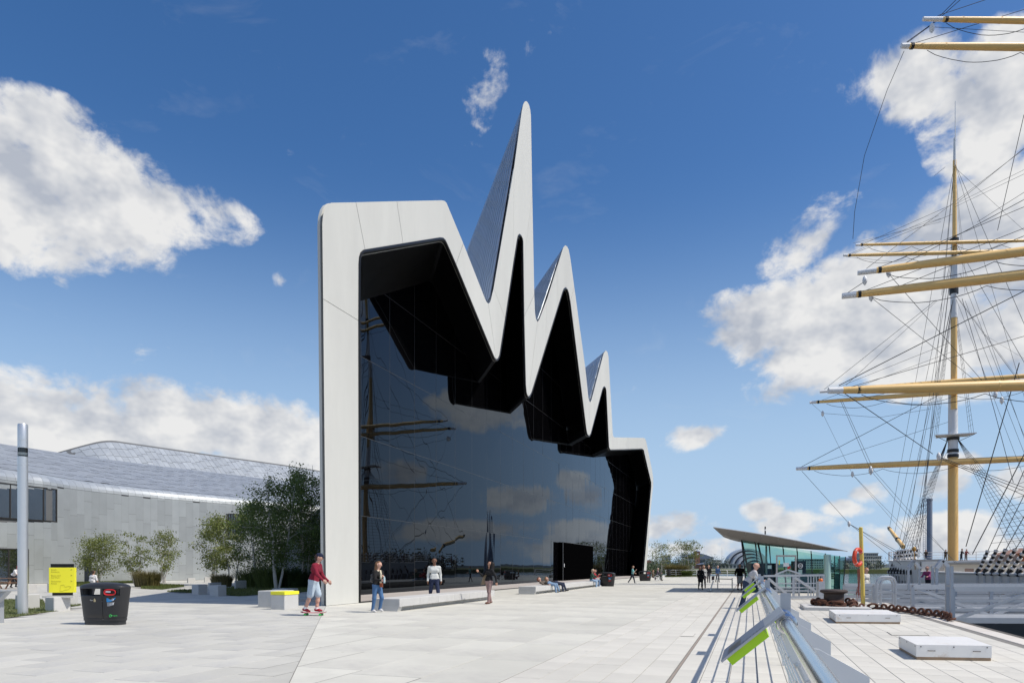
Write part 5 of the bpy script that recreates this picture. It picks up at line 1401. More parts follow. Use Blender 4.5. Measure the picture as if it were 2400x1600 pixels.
# deckhouse, companion, lamp
dh = MB(); dh.box((SV-5.0, 64, -.35), (SV+3.5, 85.0, 1.75), M=rotz(QUAY)); hs = dh.build('deckhouse', hull_white, ship)
mb = MB(); mb.box((SV-5.5, 63.6, 1.752), (SV+4, 85.3, 1.95), M=rotz(QUAY)); mb.build('deckhouse_roof', pmat('grey_deck_paint', (.42, .40, .38), .6, var=.08), hs)
for (ua, ub) in ((74.6, 77.2), (71.8, 73.0)):
    mb = MB(); mb.box((SV-5.04, ua, -.3), (SV-4.985, ub, 1.35), M=rotz(QUAY)); mb.build('door', varnish, hs)
for u in (78.4, 73.8, 69.0, 66.8):
    mb = MB(); mb.torus(.20, .05, 14, 6, Matrix.Translation(uv(u, SV-5.03, .75)) @ V.to_track_quat('Z', 'Y').to_matrix().to_4x4()); mb.build('porthole', dark_frame, hs)
mb = MB(); mb.box((SV-4.2, 66, 1.952), (SV-.6, 72.5, 2.55), M=rotz(QUAY)); mb.prism([uv(66, SV-4.4, 2.552), uv(66, SV-.4, 2.552), uv(66, SV-2.4, 3.15)], U*6.5); mb.build('skylight', varnish, ship)
mb = MB(); mb.box((SV-6.7, 86.2, -.3), (SV-5.9, 86.9, 2.0), M=rotz(QUAY)); mb.build('timber_post', varnish, ship)
mb = MB(); p = uv(88, SV-7.2, 2.3); mb.tube([uv(88, SV-7.1, 1.2), p+Vector((0, 0, 1.0))], .05, 6); mb.lathe([(.06, .95), (.2, 1.1), (.22, 1.3), (.1, 1.5)], 10, p); mb.build('deck_lamp', pmat('brass', (.6, .34, .1), .3, metal=.8, var=.1), ship, smooth=True)
# bowsprit
a, b = at(2117, 1281, 112), at(2083, 1236, 124)
bs_ = MB(); bs_.tube([a, a.lerp(b, .5), b], [.36, .33, .26], 14); bo = bs_.build('bowsprit', spar_paint, ship, smooth=True)
for q in (.35, .93):
    mb = MB(); mb.tube([a.lerp(b, q-.025), a.lerp(b, q+.025)], .40 if q < .5 else .32, 12); mb.build('iron_band', deadeye_m, bo)
# masts
def mast(u, secs, label_=None):
    c = uv(u, SV); o = None
    for (z0, z1, r0, r1, m, off) in secs:
        mb = MB(); p = c+U*off; n = 6
        mb.tube([p+Vector((0, 0, z0+(z1-z0)*i/n)) for i in range(n+1)], [r0+(r1-r0)*i/n for i in range(n+1)], 20)
        if o is None: o = mb.build('mast', m, ship, smooth=True)
        else: mb.build('mast_section', m, o, smooth=True)
    return o
ym = lambda y, Y=88.2: H+(HZ-y)/F*Y
far_secs = [(1.5, ym(1068), .60, .57, spar_paint, 0), (ym(1068), ym(900), .57, .52, white_paint, 0), (ym(960), ym(748), .36, .36, spar_paint, -.45), (ym(748), ym(566), .40, .34, white_paint, -.45),
            (ym(600), ym(384), .28, .2, spar_paint, -.75), (ym(384), ym(332), .17, .12, white_paint, -.75), (ym(400), ym(250), .06, .04, white_paint, -1.05)]
m_far = mast(KU, far_secs)
near_k = 1.14
m_near = mast(62.0, [(-.3, 18*near_k, .62, .58, spar_paint, 0), (18*near_k, 26*near_k, .57, .5, white_paint, 0), (24*near_k, 34*near_k, .4, .36, spar_paint, -.45), (34*near_k, 43*near_k, .4, .34, white_paint, -.45), (42*near_k, 54*near_k, .28, .2, spar_paint, -.75), (54*near_k, 60*near_k, .15, .05, white_paint, -.75)])
def tops(o, u, z, w=2.3):
    c = uv(u, SV); mb = MB()
    mb.prism([c+U*-1.3+V*-w+Vector((0, 0, z)), c+U*.9+V*-w*.75+Vector((0, 0, z)), c+U*.9+V*w*.75+Vector((0, 0, z)), c+U*-1.3+V*w+Vector((0, 0, z))], (0, 0, .12)); mb.build('top_platform', hull_white, o)
    mb = MB(); mb.lathe([(.72, 0), (.75, .1), (.72, .35)], 16, c+Vector((0, 0, z-.5))); mb.build('mast_band', deadeye_m, o)
tops(m_far, KU, ym(1022)); tops(m_near, 62, 20.5)
for z, off in ((ym(1072), 0), (ym(1060), 0), (ym(905), -.2), (ym(692), -.4), (ym(684), -.4), (ym(572), -.6)):
    mb = MB(); mb.lathe([(.66 if off == 0 else .52, 0), (.66 if off == 0 else .52, .4)], 16, uv(KU+off, SV, z)); mb.build('iron_band', deadeye_m, m_far)
def yard(o, u, px, py, r, fwd=0.0, white=1.4, V=V):
    """a yard square across the ship whose near end is at (px, py)"""
    c = uv(u+fwd, SV); k = (px-CX)/F; r *= .88
    L = (c.x-k*c.y)/(V.x-k*V.y); e = c-V*L; z = H+(HZ-py)/F*e.y
    e1 = e+Vector((0, 0, z)); e2 = c+V*L+Vector((0, 0, z)); n = 14
    pts = [e1.lerp(e2, i/n) for i in range(n+1)]; rr = [r*(.50+.50*math.sin(math.pi*min(max(i/n, 0), 1))**.6) for i in range(n+1)]
    mb = MB(); mb.tube(pts, rr, 14); y = mb.build('yard', spar_paint, o, smooth=True)
    for q in (0, 1):
        A, B = (e1, e2) if q == 0 else (e2, e1); d = (B-A).normalized()
        mb = MB(); mb.tube([A-d*.02, A+d*white], [r*.5+.015, r*.56+.02], 14); mb.build('white_tip', white_paint, y, smooth=True)
        mb = MB(); mb.tube([A+d*(white+.15), A+d*(white+.36)], r*.56+.05, 10); mb.build('iron_band', deadeye_m, y)
    for q in np.linspace(.1, .9, 9):
        mb = MB(); k2 = min(int(q*n), n-1); rq = rr[k2]+.02; p = e1.lerp(e2, q); mb.tube([p, p+V*.09], rq, 10); mb.build('yard_band', spar_paint, y)
    # foot rope in sagging bights
    mb = MB(); pts = []
    for i in range(49):
        q = .06+.88*i/48; s_ = abs(math.sin(i/48*math.pi*4)); pts.append(e1.lerp(e2, q)+Vector((0, 0, -rr[min(int(q*n), n)]-.15-.75*s_**.8)))
    mb.tube(pts, .026, 4, caps=False); mb.build('foot_rope', rope, y)
    return e1, e2, z
BR = Vector((.9985, -.055, 0)); BR0 = Vector((.994, -.11, 0))      # yards braced round towards the quay
FY = [yard(m_far, KU, 1866, 1098, .46, -1.2), yard(m_far, KU, 1898, 943, .36, -1.1, .8), yard(m_far, KU, 1922, 918, .36, -1.3, 1.6), yard(m_far, KU, 1977, 598.5, .28, -1.2, .5, BR), yard(m_far, KU, 2006, 574, .25, -1.3, .5, BR)]
NU = 62.0
NY = [yard(m_near, NU, 1942, 915, .50, -1.2, 1.9, BR0), yard(m_near, NU, 1974, 694, .46, -1.2, 1.0), yard(m_near, NU, 2011, 639, .42, -1.2, 1.3), yard(m_near, NU, 2113, 108, .34, -1.2, .5, Vector((1, .01, 0))), yard(m_near, NU, 2164, 45, .28, -1.2, 1.4, Vector((1, .02, 0)))]
# running and standing rigging: every rope a part
def line(pts, r=.03, m=rope, name='rope', sag=0.0):
    P = [Vector(p) for p in pts]
    if len(P) == 2 and sag:
        P = [P[0].lerp(P[1], i/10)+Vector((0, 0, -sag*4*(i/10)*(1-i/10))) for i in range(11)]
    mb = MB(); mb.tube(P, r*.82, 4, caps=False); return mb.build(name, m, ship)
Yn, Yt, Yc = 57.5, 95.0, 88.2
def pl(*pts, r=.03, m=rope, name='brace', sag=0.0): return line([at(x, y, Y) for x, y, Y in pts], r, m, name, sag)
pl((1879, 1093, 93), (2215, 918, 88), r=.04); pl((1966, 903, 57), (2400, 682, 52), r=.04); pl((1932, 912, 93), (2194, 703, 88)); pl((1983, 902, 57), (2196, 705, 88))
pl((2031, 629, 56.5), (2202, 500, 70), (2400, 350, 80), r=.03); pl((1988, 685, 56.5), (2026, 660, 56.4)); pl((2084, 643, 56), (2322, 915, 72)); pl((2047, 701, 56), (2310, 911, 72)); 
pl((2058, 691, 56), (2400, 553, 52)); pl((2084, 637, 56), (2400, 468, 52)); pl((1973, 917, 57), (2186, 1063, 66), r=.05); 
for d in (0, 4, 9): pl((2206, 1071+d*.5, 66), (2400, 1142+d*2, 62), r=.032)
pl((1879, 1103, 93), (1990, 1226, 90), r=.03)
for (x, y) in ((2112, 1322), (2172, 1340), (2228, 1362)): pl((1991, 1227, 90), (x, y, 84), r=.03)
pl((1903, 946, 93), (1928, 968, 93), (1998, 1111, 91), (2124, 1240, 89), r=.022, m=rope_grey); pl((1998, 1111, 91), (2190, 1330, 84), r=.022, m=rope_grey)
pl((1970, 939, 58), (2041, 1102, 62), (2137, 1217, 66), (2260, 1335, 72), r=.022, m=rope_grey); pl((1974, 939, 58), (2048, 1102, 62), (2240, 1320, 72), r=.022, m=rope_grey)
pl((1928, 968, 93), (2060, 978, 91), (2180, 958, 89), r=.025)
pl((2119, 120, 54), (2079, 212, 54), (2026, 365, 55), (2003, 497, 56), (1999, 560, 57), r=.025); pl((2125, 99, 54), (2185, 56, 53.5), (2251, -10, 53)); pl((2127, 100, 54), (2190, 54, 53.5), (2262, -10, 53)); pl((2190, 64, 53.5), (2400, 76, 51), r=.022)
pl((2248, 471, 86), (2400, 348, 66), r=.035); pl((2291, 520, 80), (2400, 451, 66)); pl((2338, 540, 58), (2400, 269, 54)); pl((2240, 478, 86), (2400, 398, 66), r=.022, m=rope_grey); pl((2238, 485, 86), (2400, 408, 66), r=.022, m=rope_grey)
pl((2235, 390, 87), (2400, 540, 110), r=.025, m=rope_grey); pl((2215, 392, 87), (2190, 412, 92), r=.03)
pl((2000, 570, 93), (2205, 520, 88), r=.022, m=rope_grey); pl((2012, 572, 93), (2205, 512, 88), r=.022, m=rope_grey); pl((1980, 600, 93), (2200, 505, 88), r=.022)
pl((1984, 602, 93), (2100, 614, 90), (2210, 590, 88), r=.022); pl((2300, 780, 100), (2400, 840, 110), r=.022, m=rope_grey)
pl((2240, 690, 87), (2400, 905, 88), r=.022, m=rope_grey)
pl((2255, 700, 87), (2330, 960, 80), (2375, 1130, 76), r=.045); pl((2262, 705, 87), (2400, 1060, 82), r=.03); pl((2250, 640, 87), (2352, 900, 82), (2400, 1020, 82), r=.03)
pl((2389, 850, 62), (2264, 1280, 68), r=.06); pl((2405, 1055, 60), (2279, 1298, 62), r=.06)
# shrouds with ratlines and rigging screws
screw_b = MB()
def shrouds(u_list, side, top, z_base, r=.035, rat=True, screws=True, dz_scr=1.9, upto=1.0):
    feet = []
    for u in u_list:
        base = uv(u, SV+side*7.05, z_base); T = top+U*(.25*(u-u_list[0])/max(u_list[-1]-u_list[0], .1))
        d = (T-base).normalized()
        a = base+d*(dz_scr/abs(d.z)) if screws else base
        line([a, T], r, rope, 'shroud'); feet.append((a, T))
        if screws:
            L = (a-base).length; n = 7
            pl_ = base+Vector((0, 0, -1.0))-V*0
            mb = MB(); mb.tube([uv(u, SV+side*half(u)*1.005, -.7), base], .10, 6); mb.build('chain_plate', white_paint, ship)
            mb = MB(); mb.lathe([(.05, -.28), (.17, -.13), (.20, 0), (.11, .22), (.05, .34)], 10, base+Vector((0, 0, .1))); mb.build('deadeye', deadeye_m, ship, smooth=True)
            mb = MB(); mb.lathe([(.10, -.08), (.17, 0), (.10, .10)], 10, base+Vector((0, 0, .05))-V*.10*side*-1); mb.build('deadeye_boss', white_paint, ship, smooth=True)
            mb = MB(); mb.tube([base+d*.3, a], .12, 7); sc = mb.build('rigging_screw', deadeye_m, ship)
            for q in (.25, .42, .60, .78, .96):
                mb = MB(); mb.tube([base.lerp(a, q-.035), base.lerp(a, q+.035)], .165, 7); mb.build('screw_band', white_paint, sc)
    if rat:
        mb = MB(); (a0, t0), (a1, t1) = feet[0], feet[-1]; n = int((t0-a0).length/.62)
        for i in range(1, int(n*upto)):
            q = i/n
            if (t0.lerp(a0, 1-q)-t1.lerp(a1, 1-q)).length < .5: break
            mb.tube([a0.lerp(t0, q), a1.lerp(t1, q)], .018, 3, caps=False)
        mb.build('ratline', rope, ship, kind='stuff')
topF = uv(KU, SV, ym(1030)); topN = uv(62, SV, 20.3)
shrouds([90.5, 92.4, 94.3, 96.2, 98.1, 100, 101.9, 103.8], -1, topF-V*.6, .75, r=.026, dz_scr=3.0)
shrouds([90.5, 93, 95.5, 98, 100.5, 103], 1, topF+V*.6, 2.6, r=.03, screws=False)
shrouds([65.8, 64.0, 62.2, 60.4, 58.6, 56.8, 55.0, 53.2, 51.4], -1, topN-V*.6, .95, r=.04, dz_scr=1.9)
shrouds([66, 63.5, 61, 58.5, 56], 1, topN+V*.6, 1.6, r=.04, screws=False, rat=False)
# topmast and topgallant backstays and shrouds
up1 = uv(KU-.45, SV, ym(690)); up2 = uv(KU-.75, SV, ym(570)); up3 = uv(KU-.75, SV, ym(390))
for k, (T, u, s) in enumerate(((up1, 91, -1), (up1, 89.2, -1), (up2, 88.3, -1), (up2, 87.4, -1), (up3, 86.6, -1), (up1, 91, 1), (up2, 88, 1), (up3, 86.6, 1), (up1, 97, -1), (up2, 95, -1))):
    line([T, uv(u, SV+s*7.0, 2.6)], .028, rope, 'backstay')
for s in (-1, 1):
    fe = []
    for k in range(3):
        a = uv(KU-1.2+.9*k, SV+s*2.0, ym(1022)); line([a, up1+U*.2*k], .024, rope, 'topmast_shroud'); fe.append((a, up1+U*.2*k))
    mb = MB(); n = 30
    for i in range(2, n-3): mb.tube([fe[0][0].lerp(fe[0][1], i/n), fe[2][0].lerp(fe[2][1], i/n)], .016, 3, caps=False)
    mb.build('ratline', rope, ship, kind='stuff')
    for k in range(2):
        line([uv(KU-1+.9*k, SV+s*1.3, ym(690)), up3+U*.1*k], .02, rope, 'topgallant_shroud')
    line([uv(KU, SV+s*.5, ym(1030)-.3), uv(KU-1.0, SV+s*2.2, ym(1022))], .04, rope, 'futtock_shroud')
for T, b in ((up1, .25), (up2, .6), (up3, .95), (topF, .1)):
    line([T, at(2117, 1281, 112).lerp(at(2083, 1236, 124), b)], .03, rope, 'forestay')
for T in (up1, up2, up3): line([T, uv(64, SV, 8)], .03, rope, 'main_stay')
# blocks on the rigging
for (x, y, Y) in ((2027, 657, 56.3), (2042, 695, 56), (2083, 639, 56), (2333, 924, 72), (2348, 938, 72), (2200, 1069, 66), (1990, 1227, 90), (1928, 969, 93), (2184, 66, 53.5), (2041, 1102, 62), (1998, 1111, 91)):
    mb = MB(); mb.lathe([(.02, -.42), (.17, -.2), (.2, 0), (.17, .2), (.02, .42)], 8, at(x, y, Y)); mb.build('pulley_block', white_paint, ship, smooth=True)
for e1, e2, z in FY+NY:
    line([e1+V*.9, uv(KU if (e1, e2, z) in FY else NU, SV, z+5.5)], .026, rope, 'lift')
# ------------------------------------------------------------------ far side of the river
def xw(x, Y): return (x-CX)/F*Y
def far_building(label, x0, x1, ytop, Y, m, rows, cols, roof=None, depth=40, name='far_building', base=-.6, ridge=0, wm_=far_glass, sub=None):
    X0, X1 = xw(x0, Y), xw(x1, Y); zt = H+(HZ-ytop)/F*Y
    t = thing(name, label, 'building', Vector(((X0+X1)/2, Y, base)))
    mb = MB(); mb.box((X0, Y, base), (X1, Y+depth, zt)); mb.build('wall', m, t)
    dw = (X1-X0)/cols if cols else 1; dz = (zt-base)/max(rows, 1)
    for i in range(cols):
        for j in range(rows):
            w = MB(); w.box((X0+dw*(i+.22), Y-.25, base+dz*(j+.3)), (X0+dw*(i+.78), Y-.02, base+dz*(j+.8))); w.build('window', wm_, t)
    if roof:
        r = MB()
        if ridge: r.prism([Vector((X0-.8, Y-.8, zt)), Vector((X1+.8, Y-.8, zt)), Vector(((X0+X1)/2, Y-.8, zt+ridge))], (0, depth+1.6, 0))
        else: r.box((X0-.6, Y-.6, zt), (X1+.6, Y+depth+.6, zt+.6))
        r.build('roof', roof, t)
    return t
# brick tower with clock faces
Yt_ = 880; X0, X1 = xw(1630, Yt_), xw(1640.5, Yt_); zt = H+(HZ-1291)/F*Yt_; cxm = (X0+X1)/2
t = thing('clock_tower', 'slim red brick clock tower across the river', 'tower', Vector((cxm, Yt_, -.6)))
mb = MB(); mb.box((X0, Yt_, -.6), (X1, Yt_+6, zt-1.2)); mb.build('shaft', brick, t)
mb = MB(); mb.box((X0-.5, Yt_-.5, zt-1.2), (X1+.5, Yt_+6.5, zt-.4)); mb.build('cornice', brick, t)
mb = MB(); P = [Vector((X0-.3, Yt_-.3, zt-.4)), Vector((X1+.3, Yt_-.3, zt-.4)), Vector((X1+.3, Yt_+6.3, zt-.4)), Vector((X0-.3, Yt_+6.3, zt-.4))]
mb.add(P+[Vector((cxm, Yt_+3, zt+1.6))], [(0, 1, 4), (1, 2, 4), (2, 3, 4), (3, 0, 4)]); mb.build('cap_roof', slate, t)
mb = MB(); mb.lathe([(1.25, 0), (1.25, .2)], 20, Vector((cxm, Yt_-.05, zt-3.6)), M=Matrix.Rotation(R(90), 4, 'X')); mb.build('clock_face', far_white, t)
for z in (4, 9, 14): 
    mb = MB(); mb.box((cxm-.5, Yt_-.15, z), (cxm+.5, Yt_-.02, z+1.8)); mb.build('window', far_glass, t)
# arena shed with blue curved roof
Y = 905; t = thing('arena', 'grey hall with a blue sweeping roof beside the clock tower', 'building', Vector((xw(1655, Y), Y, -.6)))
top = [(1618, 1303), (1625, 1298), (1634, 1295.5), (1642, 1296), (1652, 1298.5), (1662, 1302), (1673, 1305.5)]
mb = MB(); P = [Vector((xw(x, Y), Y, H+(HZ-y)/F*Y)) for x, y in top]
mb.prism(P+[Vector((xw(1673, Y), Y, H+(HZ-1309)/F*Y)), Vector((xw(1640, Y), Y, H+(HZ-1309)/F*Y))], (0, 60, 0)); mb.build('roof', slate, t)
mb = MB(); mb.box((xw(1622, Y), Y+1, -.6), (xw(1671, Y), Y+58, H+(HZ-1308)/F*Y)); mb.build('wall', far_grey, t)
mb = MB(); mb.box((xw(1641, Y), Y-.1, 4), (xw(1652, Y), Y+.98, 11)); mb.build('window_band', far_glass, t)
# ribbed silver concert hall: telescoping arches
Y = 930; t = thing('concert_hall', 'silver concert hall of nested shell arches across the water', 'building', Vector((xw(1752, Y), Y, -.6)))
c = Vector((xw(1752, Y), Y, -.6))
def arch(r0, h0, r1, h1, y0, y1, n=22):
    mb = MB(); A = []
    for (r, h, y) in ((r1, h1, y0), (r0, h0, y0), (r0, h0, y1), (r1, h1, y1)):
        A.append([c+Vector((-r*math.cos(math.pi*i/n), y, h*math.sin(math.pi*i/n)**.9)) for i in range(n+1)])
    mb.grid([A[0], A[1], A[2], A[3], A[0]]); return mb
for k in range(5):
    r = 29-4.6*k; h = 27.5-4.6*k; y = -9*k
    arch(r, h, r-2.6, h-2.4, y, y+14).build('shell', shell_silver, t, smooth=True)
    arch(r-2.6, h-2.4, r-5.2, h-4.6, y+5, y+12).build('recessed_band', shell_dark, t, smooth=True)
GBK = 'low buildings along the far bank'
far_building('long low brick terrace left of the concert hall', 1641, 1684, 1322, 840, brick, 2, 9, slate, 20, ridge=3)
far_building('dark low quay shed under the concert hall', 1684, 1752, 1322, 800, far_grey, 1, 8, slate, 25)
far_building('pale block of flats behind the far trees', 1668, 1690, 1312, 1100, far_white, 4, 6, far_grey, 20)
far_building('red roofed houses seen past the museum end', 1512, 1532, 1318, 620, brick, 2, 6, brick, 14, ridge=2.5)
far_building('grey office block seen between the birches', 1561, 1572, 1301, 760, far_grey, 6, 4, far_grey, 20)
far_building('long pale terrace behind the birches', 1530, 1600, 1321, 680, far_white, 2, 14, slate, 14, ridge=2)
far_building('glass fronted offices beside the ship bow', 2020, 2066, 1303, 640, far_white, 4, 9, far_grey, 25)
far_building('stepped office block above the glass fronted offices', 2030, 2058, 1296, 700, far_grey, 5, 6, far_grey, 25)
far_building('low white river terrace right of the kiosk', 1975, 2020, 1313, 600, far_white, 3, 9, slate, 18, ridge=3)
far_building('pair of pale flats behind the kiosk', 1880, 1930, 1310, 760, far_white, 4, 9, far_grey, 20)
# slim mast far off, grey chimney tower with a ladder behind the ship
P = Vector((xw(1692, 1200), 1200, -.6)); t = thing('radio_mast', 'thin mast on the skyline left of the concert hall', 'mast', P)
mb = MB(); mb.tube([P, P+Vector((0, 0, 36))], [.35, .15], 5); mb.build('pole', far_grey, t)
P = Vector((xw(2178.5, 190), 190, -3.6)); t = thing('chimney_tower', 'blue grey steel tower with a ladder behind the ship', 'tower', P)
mb = MB(); mb.lathe([(.72, 0), (.72, 22.5), (.82, 22.6), (.82, 23.1), (.72, 23.2)], 18, P+Vector((0, 0, 1))); mb.build('shaft', tower_blue, t, smooth=True)
zt = H+(HZ-1168)/F*190
for dx in (-1.15, -1.75):
    mb = MB(); mb.tube([P+Vector((dx, 0, .5)), P+Vector((dx, 0, 24.5))], .055, 5); mb.build('ladder_rail', tower_blue, t)
mb = MB()
for i in range(38):
    m2 = MB(); m2.tube([P+Vector((-1.75, 0, 1+i*.62)), P+Vector((-1.15, 0, 1+i*.62))], .04, 4); m2.build('rung', tower_blue, t)
# trees on the far bank
fr = random.Random(9)
def far_tree(label, x, Y, h, w, seed, group='trees on the far bank'):
    base = Vector((xw(x, Y), Y, -.6)); r = random.Random(seed); t = thing('far_tree', label, 'tree', base, group)
    mb = MB(); mb.tube([base, base+Vector((0, 0, h*.5))], [.4, .2], 5); mb.build('trunk', bark, t)
    mb = MB(); vs = []; fs = []
    cl = [(base+Vector((r.uniform(-.42, .42)*w, r.uniform(-.3, .3)*w, h*r.uniform(.3, .86))), w*r.uniform(.10, .2)) for _ in range(9)]
    for _ in range(420):
        c_, s_ = r.choice(cl); p = c_+Vector((r.gauss(0, s_), r.gauss(0, s_), r.gauss(0, s_*.8))); l = r.uniform(.7, 1.5)
        d = Vector((r.uniform(-1, 1), r.uniform(-1, 1), r.uniform(-1, 1))).normalized(); w2 = d.orthogonal().normalized()
        k = len(vs); vs += [p, p+d*l*.5+w2*l*.4, p+d*l, p+d*l*.5-w2*l*.4]; fs.append((k, k+1, k+2, k+3))
    mb.add(vs, fs); mb.build('crown', leaf_far, t)
wh = ['left of', 'just right of', 'farther right of']
for k, (x, Y, h, w, lab) in enumerate(((1660, 790, 11, 16, 'dark round tree in front of the blue roofed hall'), (1675, 790, 12, 18, 'broad dark tree left of the concert hall'), (1690, 790, 11, 16, 'dark tree touching the concert hall'),
        (1522, 560, 7, 14, 'low tree by the red roofed houses'), (1590, 600, 9, 15, 'far tree behind the sparse birch'), (1610, 600, 8, 14, 'far tree left of the clock tower foot'),
        (2040, 590, 7, 18, 'green bank tree below the glass fronted offices'), (2055, 590, 6, 14, 'green bank tree next to the ship bow'), (2000, 590, 7, 15, 'bank tree right of the kiosk screens'))):
    far_tree(lab, x, Y, h, w, 50+k)
# wooded bank opposite, one mass
mb = MB(); vs = []; fs = []; r = random.Random(21)
for i in range(170):
    u = -150+i*4.2+r.uniform(-2, 2); b = uv(u, 212+r.uniform(0, 10), -.5); hh = r.uniform(10, 18)
    for _ in range(130):
        p = b+Vector((r.gauss(0, 2.1), r.gauss(0, 2.1), hh*min(abs(r.gauss(.45, .27)), 1.05))); l = r.uniform(1.2, 2.2)
        d = Vector((r.uniform(-1, 1), r.uniform(-1, 1), r.uniform(-1, 1))).normalized(); w2 = d.orthogonal().normalized()
        k = len(vs); vs += [p, p+d*l*.5+w2*l*.45, p+d*l, p+d*l*.5-w2*l*.45]; fs.append((k, k+1, k+2, k+3))
mb.add(vs, fs); mb.build('far_woodland', leaf_far, kind='stuff', label='dark belt of trees on the opposite bank', cat='woodland')
# ------------------------------------------------------------------ people
def sd_seg(X, Y, Z, a, b, ra, rb):
    ab = b-a; L2 = max(float(ab.dot(ab)), 1e-9)
    t = np.clip(((X-a[0])*ab[0]+(Y-a[1])*ab[1]+(Z-a[2])*ab[2])/L2, 0, 1)
    return np.sqrt((X-a[0]-t*ab[0])**2+(Y-a[1]-t*ab[1])**2+(Z-a[2]-t*ab[2])**2)-(ra+(rb-ra)*t)
def sd_ell(X, Y, Z, c, r):
    x, y, z = (X-c[0]), (Y-c[1]), (Z-c[2])
    k0 = np.sqrt((x/r[0])**2+(y/r[1])**2+(z/r[2])**2)+1e-9; k1 = np.sqrt((x/r[0]**2)**2+(y/r[1]**2)**2+(z/r[2]**2)**2)+1e-9
    return k0*(k0-1)/k1
def prim_d(p, X, Y, Z):
    return sd_seg(X, Y, Z, p[1], p[2], p[3], p[4]) if p[0] == 'c' else sd_ell(X, Y, Z, p[1], p[2])
def prim_box(p):
    if p[0] == 'c':
        m = max(p[3], p[4]); return np.minimum(p[1], p[2])-m, np.maximum(p[1], p[2])+m
    return p[1]-p[2], p[1]+p[2]
def snet(prims, cell, k):
    lo = np.min([prim_box(p)[0] for p in prims], axis=0)-cell*3; hi = np.max([prim_box(p)[1] for p in prims], axis=0)+cell*3
    n = np.ceil((hi-lo)/cell).astype(int)+1
    ax = [lo[i]+cell*np.arange(n[i]) for i in range(3)]
    D = np.full(n, 1.0, dtype=np.float32)
    k_all = k
    for p in prims:
        k = min(k_all, max(1.3*(min(p[3], p[4]) if p[0] == 'c' else min(p[2])), cell*.6))
        a, b = prim_box(p); mg = k+cell*2.5
        i0 = np.maximum(((a-mg-lo)/cell).astype(int), 0); i1 = np.minimum(((b+mg-lo)/cell).astype(int)+2, n)
        sl = tuple(slice(i0[q], i1[q]) for q in range(3))
        d = prim_d(p, ax[0][sl[0]][:, None, None], ax[1][sl[1]][None, :, None], ax[2][sl[2]][None, None, :]).astype(np.float32)
        o = D[sl]; h = np.maximum(k-np.abs(o-d), 0)/k
        D[sl] = np.minimum(o, d)-h*h*k*.25
    S_ = D < 0
    c = S_[:-1, :-1, :-1].astype(np.int8)
    cnt = sum(S_[i:n[0]-1+i, j:n[1]-1+j, l:n[2]-1+l].astype(np.int8) for i in (0, 1) for j in (0, 1) for l in (0, 1))
    act = (cnt > 0) & (cnt < 8); idx = np.argwhere(act); ids = np.full(act.shape, -1, dtype=np.int64); ids[act] = np.arange(len(idx))
    pos = np.zeros((len(idx), 3)); num = np.zeros(len(idx))
    cor = [np.array(q) for q in ((0,0,0),(1,0,0),(0,1,0),(1,1,0),(0,0,1),(1,0,1),(0,1,1),(1,1,1))]
    for a, b in ((0,1),(2,3),(4,5),(6,7),(0,2),(1,3),(4,6),(5,7),(0,4),(1,5),(2,6),(3,7)):
        A, B = idx+cor[a], idx+cor[b]; da = D[A[:,0],A[:,1],A[:,2]]; db = D[B[:,0],B[:,1],B[:,2]]
        m = (da < 0) != (db < 0); t = np.where(m, da/np.where(np.abs(da-db) < 1e-12, 1, da-db), 0)
        pos[m] += (A+(B-A)*t[:, None])[m]; num[m] += 1
    pos = lo+cell*pos/num[:, None]
    F_ = []
    for axis in range(3):
        sa = [slice(None)]*3; sb = [slice(None)]*3; sa[axis] = slice(0, -1); sb[axis] = slice(1, None)
        e = np.argwhere(S_[tuple(sa)] != S_[tuple(sb)]); o1, o2 = [(1, 2), (2, 0), (0, 1)][axis]
        e = e[(e[:, o1] > 0) & (e[:, o2] > 0)]
        if not len(e): continue
        d1 = np.zeros(3, int); d1[o1] = 1; d2 = np.zeros(3, int); d2[o2] = 1
        q = [e-d1-d2, e-d2, e, e-d1]; f = np.stack([ids[k_[:,0],k_[:,1],k_[:,2]] for k_ in q], 1)
        fl = S_[e[:,0], e[:,1], e[:,2]]; f[~fl] = f[~fl][:, ::-1]; F_.append(f)
    return pos, np.concatenate(F_)
def net_obj(name, prims, mats, cell, k, parent, M):
    P, Fq = snet(prims, cell, k)
    cen = P[Fq].mean(1); best = np.full(len(Fq), 9.0); mi = np.zeros(len(Fq), int)
    for p in prims:
        d = prim_d(p, cen[:,0], cen[:,1], cen[:,2]); w = d < best; best[w] = d[w]; mi[w] = p[5 if p[0] == 'c' else 3]
    me = bpy.data.meshes.new(name); W_ = np.array(M); P4 = P @ W_[:3, :3].T+W_[:3, 3]
    me.from_pydata(P4.tolist(), [], Fq.tolist())
    for m in mats: me.materials.append(m)
    me.polygons.foreach_set('material_index', mi.astype(np.int32)); me.polygons.foreach_set('use_smooth', [True]*len(me.polygons)); me.update()
    o = bpy.data.objects.new(name, me); COL.objects.link(o); setp(o, parent); return o
_cl = {}
def cloth(c, rough=.85, name='cloth'):
    k = (tuple(c), name)
    if k not in _cl: _cl[k] = pmat(name, c, rough, var=.16, scale=9, bump=.9, bscale=15, spec=.3)
    return _cl[k]
SK = {'fair': (.56, .33, .25), 'tan': (.40, .22, .15), 'dark': (.17, .085, .055)}
A = lambda *v: np.array(v, dtype=float)
def dirv(fl, ab, s): 
    f, b = R(fl), R(ab); return A(math.sin(f)*math.cos(b), s*math.sin(b), -math.cos(f)*math.cos(b))
people = []
